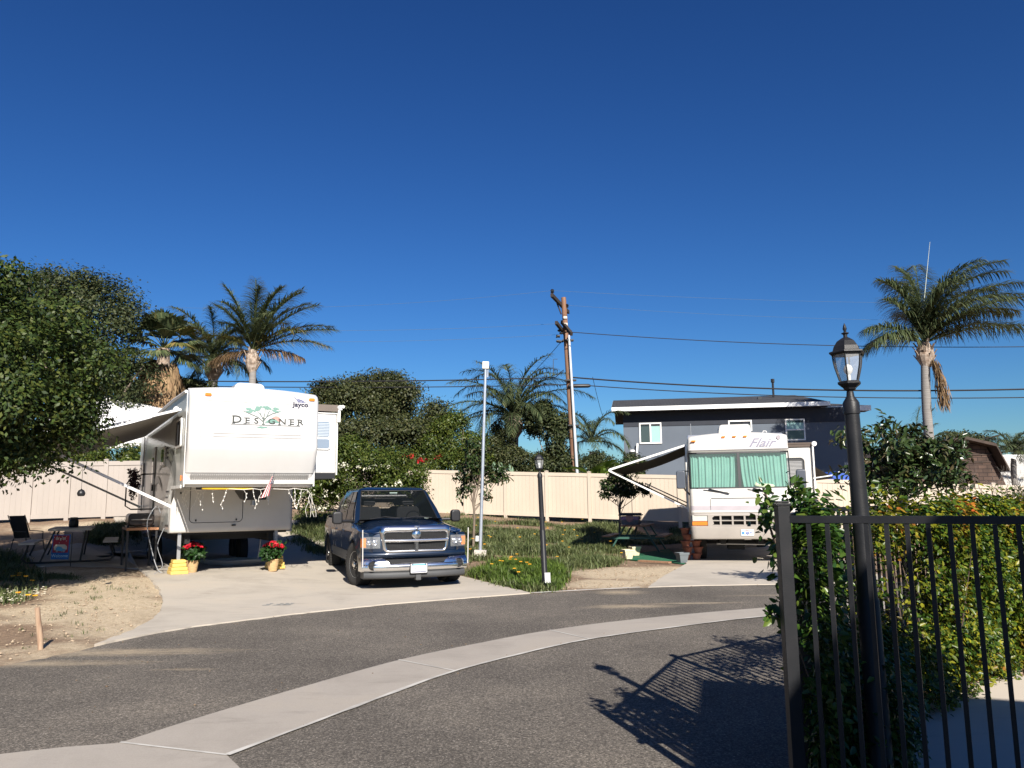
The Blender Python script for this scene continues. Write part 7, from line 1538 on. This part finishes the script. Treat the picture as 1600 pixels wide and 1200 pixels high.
# side bits: grill on an orange shelf, hoses
p = jl(-1.62, 4.0, 0); t = thing('side_table', 'orange wooden shelf standing against the grey side of the trailer', 'table', (p.x, p.y, Hf(p.x, p.y)+.02), JROT); zt = 1.62-.35
zz = D(230, 822, 19.0).z-(Hf(p.x, p.y)+.02)
MB().box((-.30, -.75, zz-.03), (.33, .6, zz+.02)).build('tabletop', M_PLANK, t, bevel=.004)
for x, y in ((-.27, -.70), (.29, -.70), (-.27, .56), (.29, .56)): MB().box((x-.02, y-.02, 0), (x+.02, y+.02, zz-.031)).build('leg', M_BLK, t)
t2 = thing('portable_grill', 'small dark portable grill on the orange shelf', 'grill', (p.x, p.y, Hf(p.x, p.y)+.02+zz+.021), JROT)
MB().prism(rrect(.52, .26, .08, 4, 0, .17), -.5, .3).build('grill_body', mat('grill_brown', (.03, .022, .02), .35), t2, bevel=.03)
MB().tube([(-.2, -.53, .17), (-.2, -.56, .17), (.2, -.56, .17), (.2, -.53, .17)], .012, 6).build('handle', M_STEEL, t2)
for x in (-.25, .25): MB().box((x-.02, -.4, 0), (x+.02, .2, .045)).build('foot', M_BLK, t2)
for k, (pp, lab) in enumerate(((((-1.30, 3.0, 1.35), (-1.38, 2.95, 1.5), (-1.5, 2.9, 1.35), (-1.55, 3.0, 1.1), (-1.45, 2.9, .6), (-1.3, 2.6, .04), (-1.0, 2.4, .03)), 'white water hose looping down the side of the trailer'), (((-1.28, 2.4, 1.05), (-1.4, 2.3, .7), (-1.3, 2.2, .3), (-1.5, 1.9, .03)), 'pale power cord hanging below the trailer side'))):
    P_ = [jl(*q_) for q_ in pp]; P_ = [Vector((q_.x, q_.y, max(q_.z, Hf(q_.x, q_.y)+.04))) for q_ in P_]; o_ = P_[0]; sm = []
    for i_ in range(len(P_)-1):
        p0, p1, p2, p3 = P_[max(i_-1, 0)], P_[i_], P_[i_+1], P_[min(i_+2, len(P_)-1)]
        for j_ in range(6): u = j_/6; sm.append(.5*((2*p1)+(p2-p0)*u+(2*p0-5*p1+4*p2-p3)*u*u+(3*p1-p0-3*p2+p3)*u**3)-o_)
    o = MB().tube(sm, .009 if k == 0 else .006, 6).build('water_hose' if k == 0 else 'power_cord', mat('hose_grey', (.30, .31, .33), .5), None, smooth=60, loc=o_); tag(o, lab, 'hose' if k == 0 else 'cord')
p = jl(-1.36, 5.15, 0); q_ = D(217, 740, p.y)
t = thing('hanging_wreath', 'dark dried flower wreath hung on the trailer side by the door', 'wreath', (q_.x-.05, q_.y-.1, D(222, 760, p.y).z), JROT); Pp, Oo = crown_points([(0, 0, .25, .13, .08, .16), (0, 0, .05, .10, .08, .14), (.0, 0, -.15, .05, .05, .15)], 700, .06, 7, per=10); foliage('leaves', Pp, Oo, .07, leafmat('leaf_dry', [(.04, .02, .03), (.08, .035, .05), (.05, .04, .03)], .8, .1), t, 7)
MB().tube([(0, 0, -.3), (0, 0, .45)], .008, 5).build('hook', M_BLK, t)
# doormat
p = at(193, 862); p2 = at(225, 878)
mbx = MB().box((-.75, -.45, 0), (.75, .45, .012)); o = mbx.build('patterned_rug', mat('rug', (.42, .40, .36), .95, c2=(.20, .19, .17), scale=14, lo=.45, hi=.55), None, loc=(p.x+.35, p.y-.55, Hf(p.x, p.y)+.03)); o.rotation_euler = (0, 0, JROT); tag(o, 'speckled rug on the slab beside the trailer', 'rug')
# hanging pot under the big tree
p = D(127, 769, 12.6); t = thing('hanging_feeder', 'round black bird feeder hanging below the big left tree', 'bird feeder', (p.x, p.y, p.z))
MB().lathe([(.001, -.065), (.045, -.062), (.058, -.035), (.06, -.01), (.04, .03), (.012, .045), (.001, .06)], n=14).build('body', M_BLK, t, smooth=50); MB().tube([(0, 0, .05), (0, 0, .45)], .003, 4).build('cord', M_BLK, t)
# stake in the soil
p = at(64, 1016); q_ = D(55, 950, p.y-.1)
o = MB().tube([(0, 0, -.05), ((q_.x-p.x)*.3, -.02, (q_.z-p.z)*.35), ((q_.x-p.x)*.8, -.04, (q_.z-p.z)*.7), (q_.x-p.x, -.06, q_.z-p.z)], [.028, .034, .030, .028], 8).build('wooden_stake', mat('stake_brown', (.27, .16, .10), .85, c2=(.40, .29, .20), scale=6, stretch=(4, 4, .6)), None, smooth=50, loc=p); tag(o, 'short rough wooden stake standing in the soil at lower left', 'stake')

# ------------------------------------------------------------------ left picnic table (metal frame)
p = at(106, 882); M_GBRD = mat('grey_board', (.52, .47, .42), .7, c2=(.42, .38, .34), scale=4, stretch=(1, 8, 1)); M_FRM = mat('dark_frame', (.018, .016, .016), .5)
t = thing('picnic_table', 'grey topped picnic table on a dark tube frame under the big left tree', 'picnic table', (p.x, p.y, p.z+.02), .45)
ln = 1.9
MB().box((-.42, 0, .70), (.42, ln, .75)).build('tabletop', M_GBRD, t, bevel=.008)
for s in (-1, 1): MB().box((s*.80-.15, 0, .42), (s*.80+.15, ln, .465)).build('bench', M_GBRD, t, bevel=.008)
for y in (.2, 1.65):
    f = MB(); f.tube([(-.78, y, .42), (-.83, y, .25), (-.88, y, .12), (-.80, y, .03), (-.6, y, .025), (.6, y, .025), (.80, y, .03), (.88, y, .12), (.83, y, .25), (.78, y, .42)], .022, 8)
    f.tube([(-.30, y, .70), (-.55, y, .03)], .02, 8); f.tube([(.30, y, .70), (.22, y, .03)], .02, 8); f.build('frame', M_FRM, t, smooth=50)
tf = t.location.copy()
def tl(x, y, z): c, s = math.cos(.45), math.sin(.45); return Vector((tf.x+x*c-y*s, tf.y+x*s+y*c, tf.z+z))
# welcome flag on a stand
fp = tl(-.14, -.25, 0); wf_ = thing('garden_flag', 'red and blue garden flag reading Welcome with a small trailer picture', 'flag', (fp.x, fp.y, Hf(fp.x, fp.y)+.02), -.05)
sx, sz = .40, .52; z0 = .13; M_FB2 = mat('flag_blue_cloth', (.03, .13, .36), .8); M_FR2 = mat('flag_red_cloth', (.38, .03, .05), .8)
def fc(u, v): return (-sx/2+sx*u+.02*(v-.5), .015*math.sin(u*6), z0+sz*v)
cl = MB().grid([[fc(u, v) for u in np.linspace(0, 1, 9)] for v in (0, .5, 1)]); co = cl.build('cloth', M_FB2, wf_)
def onf(u, v, d=.004): x, y, z_ = fc(u, v); return (x, y-d, z_)
MB().grid([[onf(u, v) for u in np.linspace(.06, .94, 9)] for v in np.linspace(.27, .96, 4)]).build('field', M_FR2, co)
text('Welcome', .092, mat('flag_letter', (.50, .68, .78), .7), co, (0, -.022, z0+.12*sz+.01), sx=1.0)
cp = MB(); cp.prism([(-.13, z0+.37*sz), (-.14, z0+.50*sz), (-.10, z0+.60*sz), (.10, z0+.60*sz), (.15, z0+.52*sz), (.15, z0+.40*sz)], -.024, -.021); cp.build('trailer_picture', mat('flag_cream', (.62, .52, .42), .8), co)
cp = MB(); cp.prism([(-.09, z0+.33*sz), (-.09, z0+.46*sz), (-.04, z0+.52*sz), (.03, z0+.50*sz), (.06, z0+.43*sz), (.12, z0+.41*sz), (.12, z0+.33*sz)], -.028, -.025); cp.build('car_picture', mat('flag_sky', (.10, .32, .50), .8), co)
for x in (-.06, .09): MB().lathe([(.024, -.031), (.001, -.031)], (x, 0, z0+.33*sz), 10, axis='y').build('wheel_picture', mat('flag_pale', (.45, .45, .48), .8), co)
r_ = random.Random(3); mbp = MB()
for k in range(18): x, z_ = r_.uniform(-.17, .17), z0+sz*r_.choice((r_.uniform(.72, .93), r_.uniform(.30, .93))); mbp.prism([(x+.010*math.cos(a), z_+.012*math.sin(a)) for a in (0, 1.57, 3.14, 4.71)], -.0215, -.0200)
mbp.build('stars', mat('flag_pale', (.45, .45, .48), .8), co)
mbp = MB()
for k, x in enumerate((-.10, -.075, -.05, .05, .075, .10)): mbp.box((x-.008, -.0225, z0+.79*sz), (x+.008, -.021, z0+(.90 if k % 2 else .87)*sz))
mbp.prism([(-.02, z0+.86*sz), (.02, z0+.86*sz), (.012, z0+.76*sz), (-.012, z0+.76*sz)], -.0225, -.021); mbp.build('trim_picture', mat('flag_cream', (.62, .52, .42), .8), co)
st = MB().tube([(.24, 0, -.02), (.24, 0, z0+sz+.03), (-.2, 0, z0+sz+.03)], .008, 6); st.build('stand', M_BLK, wf_)
# container on the table
p = tl(.02, .75, .752); t = thing('black_jar', 'black lidded container on the grey picnic table', 'container', p); MB().lathe([(.085, 0), (.10, .02), (.10, .14), (.085, .175), (.07, .18), (.07, .22), (.001, .222)], n=16).build('jar', M_BLK, t, smooth=40)
MB().lathe([(.078, .1815), (.078, .225), (.001, .23)], n=16).build('lid', mat('dark_lid', (.03, .03, .03), .4), t)
# folding chair behind
p = tl(-.85, 2.2, 0); t = thing('patio_chair', 'dark mesh patio chair standing behind the picnic table', 'chair', (p.x, p.y, Hf(p.x, p.y)+.02), 1.25)
t.scale = (.8, .8, .78)
MB().grid([[(-.26, .0, .42), (.26, .0, .42)], [(-.26, .5, .40), (.26, .5, .40)]]).build('seat', M_BLK, t)
MB().grid([[(-.26, .5, .42), (.26, .5, .42)], [(-.26, .62, .75), (.26, .62, .75)], [(-.26, .78, 1.10), (.26, .78, 1.10)]]).build('backrest', mat('mesh_black', (.02, .02, .022), .7), t)
for s in (-1, 1): MB().tube([(s*.28, -.1, 0), (s*.28, .02, .42), (s*.28, .02, .62), (s*.28, .55, .64), (s*.28, .80, 1.12)], .014, 6).build('side_frame', M_BLK, t); MB().tube([(s*.28, .62, .0), (s*.28, .5, .42)], .014, 6).build('leg', M_BLK, t)

# ------------------------------------------------------------------ right picnic table and pots
M_GRN = mat('green_frame', (.035, .10, .075), .5); p = at(962, 862)
py_ = GH(988, 866); TX, TYY = GH(985, 862)
t = thing('picnic_table', 'picnic table with green legs and reddish boards left of the motorhome', 'picnic table', (D(988, 860, TYY).x, TYY-.2, Hf(TX, TYY)), -.32)
M_RB = mat('red_board', (.40, .19, .11), .65, c2=(.34, .155, .09), scale=3, stretch=(1, 8, 1))
for k in range(4): MB().box((-.37+.19*k, 0, .72), (-.37+.19*k+.17, 1.8, .76)).build('tabletop_board', M_RB, t, bevel=.005)
for s in (-1, 1): MB().box((s*.78-.13, 0, .42), (s*.78+.13, 1.8, .46)).build('bench', M_RB, t, bevel=.006)
for y in (.22, 1.55):
    f = MB(); f.beam((-.27, y, .72), (-.72, y, 0), .04, .10, up=(0, 1, 0)); f.beam((.27, y, .72), (.72, y, 0), .04, .10, up=(0, 1, 0)); f.build('leg', M_GRN, t)
    MB().box((-.88, y-.07, .36), (.88, y-.021, .42)).build('crossbar', M_GRN, t)
MB().beam((0, .3, .38), (0, .7, .72), .04, .08).build('brace', M_GRN, t)
tp = t.location
t2 = thing('storage_tub', 'clear plastic tub with navy lid and purple contents on the red topped table', 'storage tub', (tp.x+.02, tp.y+.45, tp.z+.762), -.32)
tb = MB(); rows = []
for z_, w_, d_ in ((0, .26, .19), (.02, .275, .205), (.27, .31, .235)): rows.append([(x*w_/1, y*d_/1, z_) for x, y in rrect(2, 2, .25, 3)])
tb.grid(rows, close=True); tb.add(rows[0], [tuple(range(len(rows[0])))]); m, nt, b = newmat('clear_tub'); b.inputs['Base Color'].default_value = (.30, .29, .34, 1); b.inputs['Alpha'].default_value = .35; b.inputs['Roughness'].default_value = .2
to = tb.build('tub', m, t2, smooth=50)
MB().box((-.27, -.195, .14), (.27, .195, .25)).build('purple_cloth', mat('purple', (.42, .16, .48), .7), t2, bevel=.03); MB().lathe([(.001, -.04), (.10, -.03), (.12, .0), (.001, .01)], (.0, -.185, .20), 12, axis='y').build('pink_ball', mat('pink_bag', (.75, .25, .25), .6), t2); MB().box((-.255, -.185, .01), (.255, .185, .135)).build('grey_stuff', mat('grey_cloth', (.16, .15, .15), .8), t2)
MB().prism(rrect(.68, .53, .06, 3), .272, .30, 'z').build('lid', mat('navy_lid', (.015, .018, .045), .4), t2, bevel=.008); MB().prism(rrect(.60, .45, .05, 3), .3005, .345, 'z').build('lid_top', mat('navy_lid', (.015, .018, .045), .4), t2, bevel=.01)
M_CRP = mat('cream_plastic', (.66, .60, .40), .55, c2=(.60, .54, .36), scale=4)
def sqpot(x, y, label, m=M_CRP, s=1.0, g='pots by the green mat'):
    p = at(x, y); t = thing('square_pot', label, 'plant pot', (p.x, p.y, p.z+.012), .3, g); r4 = lambda w_, z_: [(-w_, -w_, z_), (w_, -w_, z_), (w_, w_, z_), (-w_, w_, z_)]
    mb = MB(); mb.grid([r4(.085*s, 0), r4(.12*s, .19*s)], close=True); mb.add(r4(.085*s, 0), [(0, 1, 2, 3)]); mb.grid([r4(.105*s, .19*s), r4(.078*s, .02*s)], close=True); mb.build('body', m, t)
    rm = MB(); rm.grid([r4(.132*s, .19*s), r4(.138*s, .24*s), r4(.112*s, .24*s), r4(.105*s, .19*s)], close=True); rm.build('rim', m, t); return t
sqpot(981, 874, 'cream square flower pot, nearer one of the pair by the green mat'); sqpot(992, 868.5, 'cream square flower pot, farther one of the pair by the green mat')
t = sqpot(1066, 880, 'small grey flower pot beside the stacked terracotta pots', mat('grey_pot', (.13, .15, .16), .6), 1.0)
cs_ = [at(*p) for p in ((985, 876), (1000, 866), (1018, 868), (1062, 882), (1068, 885), (1000, 877))]
m_ = [at(*p) for p in ((984, 874.5), (998, 865), (1045, 858), (1072, 883), (1045, 878.5))]
mb = MB(); mb.add([(q_.x, q_.y, Hf(q_.x, q_.y)+.012) for q_ in m_], [tuple(range(5))]); mb.add([(q_.x, q_.y, Hf(q_.x, q_.y)-.01) for q_ in m_]+[(q_.x, q_.y, Hf(q_.x, q_.y)+.012) for q_ in m_], [(i_, (i_+1) % 5, 5+(i_+1) % 5, 5+i_) for i_ in range(5)])
tag(mb.build('green_mat', mat('green_turf', (.012, .12, .055), .95, bmp=.5, bscale=200), None), 'flat green turf mat on the ground by the cream pots', 'mat')
a_, b_ = at(999, 877.5), at(1047, 880.5)
o = MB().beam((0, 0, .02), tuple(b_-a_+Vector((0, 0, .02))), .14, .04).build('wood_plank', mat('plank_brown', (.34, .19, .11), .8, c2=(.26, .14, .08), scale=5, stretch=(1, 6, 1)), None, bevel=.005, loc=a_); tag(o, 'reddish brown plank lying along the front of the green mat', 'plank')
# stacked terracotta pots
p = ml(-1.20, .75); M_TER = mat('terracotta', (.24, .08, .045), .8, c2=(.17, .055, .035), scale=5)
k = 0
for col_, (dx, dy) in enumerate(((-.13, 0), (.14, .03))):
    for lv in range(5 if col_ == 0 else 3):
        z_ = Hf(p.x, p.y)+.03+lv*.158
        t = thing('terracotta_pot', 'terracotta pot, %s from the ground in the %s stack by the motorhome' % (('first', 'second', 'third', 'fourth', 'topmost fifth')[lv], ('tall left', 'shorter right')[col_]), 'plant pot', (p.x+dx+(.02 if lv % 2 else -.02), p.y+dy, z_), .4*lv, 'stacked terracotta pots')
        MB().lathe([(.085, .002), (.112, .115), (.102, .115), (.08, .012), (.001, .012)], n=14).build('body', M_TER, t, smooth=40); MB().lathe([(.118, .116), (.135, .125), (.135, .153), (.108, .153), (.104, .116)], n=14).build('rim', M_TER, t, smooth=40)
# cactus-like lamp fitting seen at the house side: small security light
p = D(988, 706, 41.6); t = thing('security_light', 'small white security light on the left end of the grey house wall', 'light', p); MB().box((-.04, 0, -.1), (.04, .35, .1)).build('bracket', M_TRIMW, t); MB().lathe([(.001, -.08), (.16, 0), (.12, .10), (.001, .13)], n=12).build('head', M_TRIMW, t, smooth=40); MB().tube([(.22, .1, -.4), (.3, .1, .45)], .06, 6).build('arm', M_TRIMW, t)
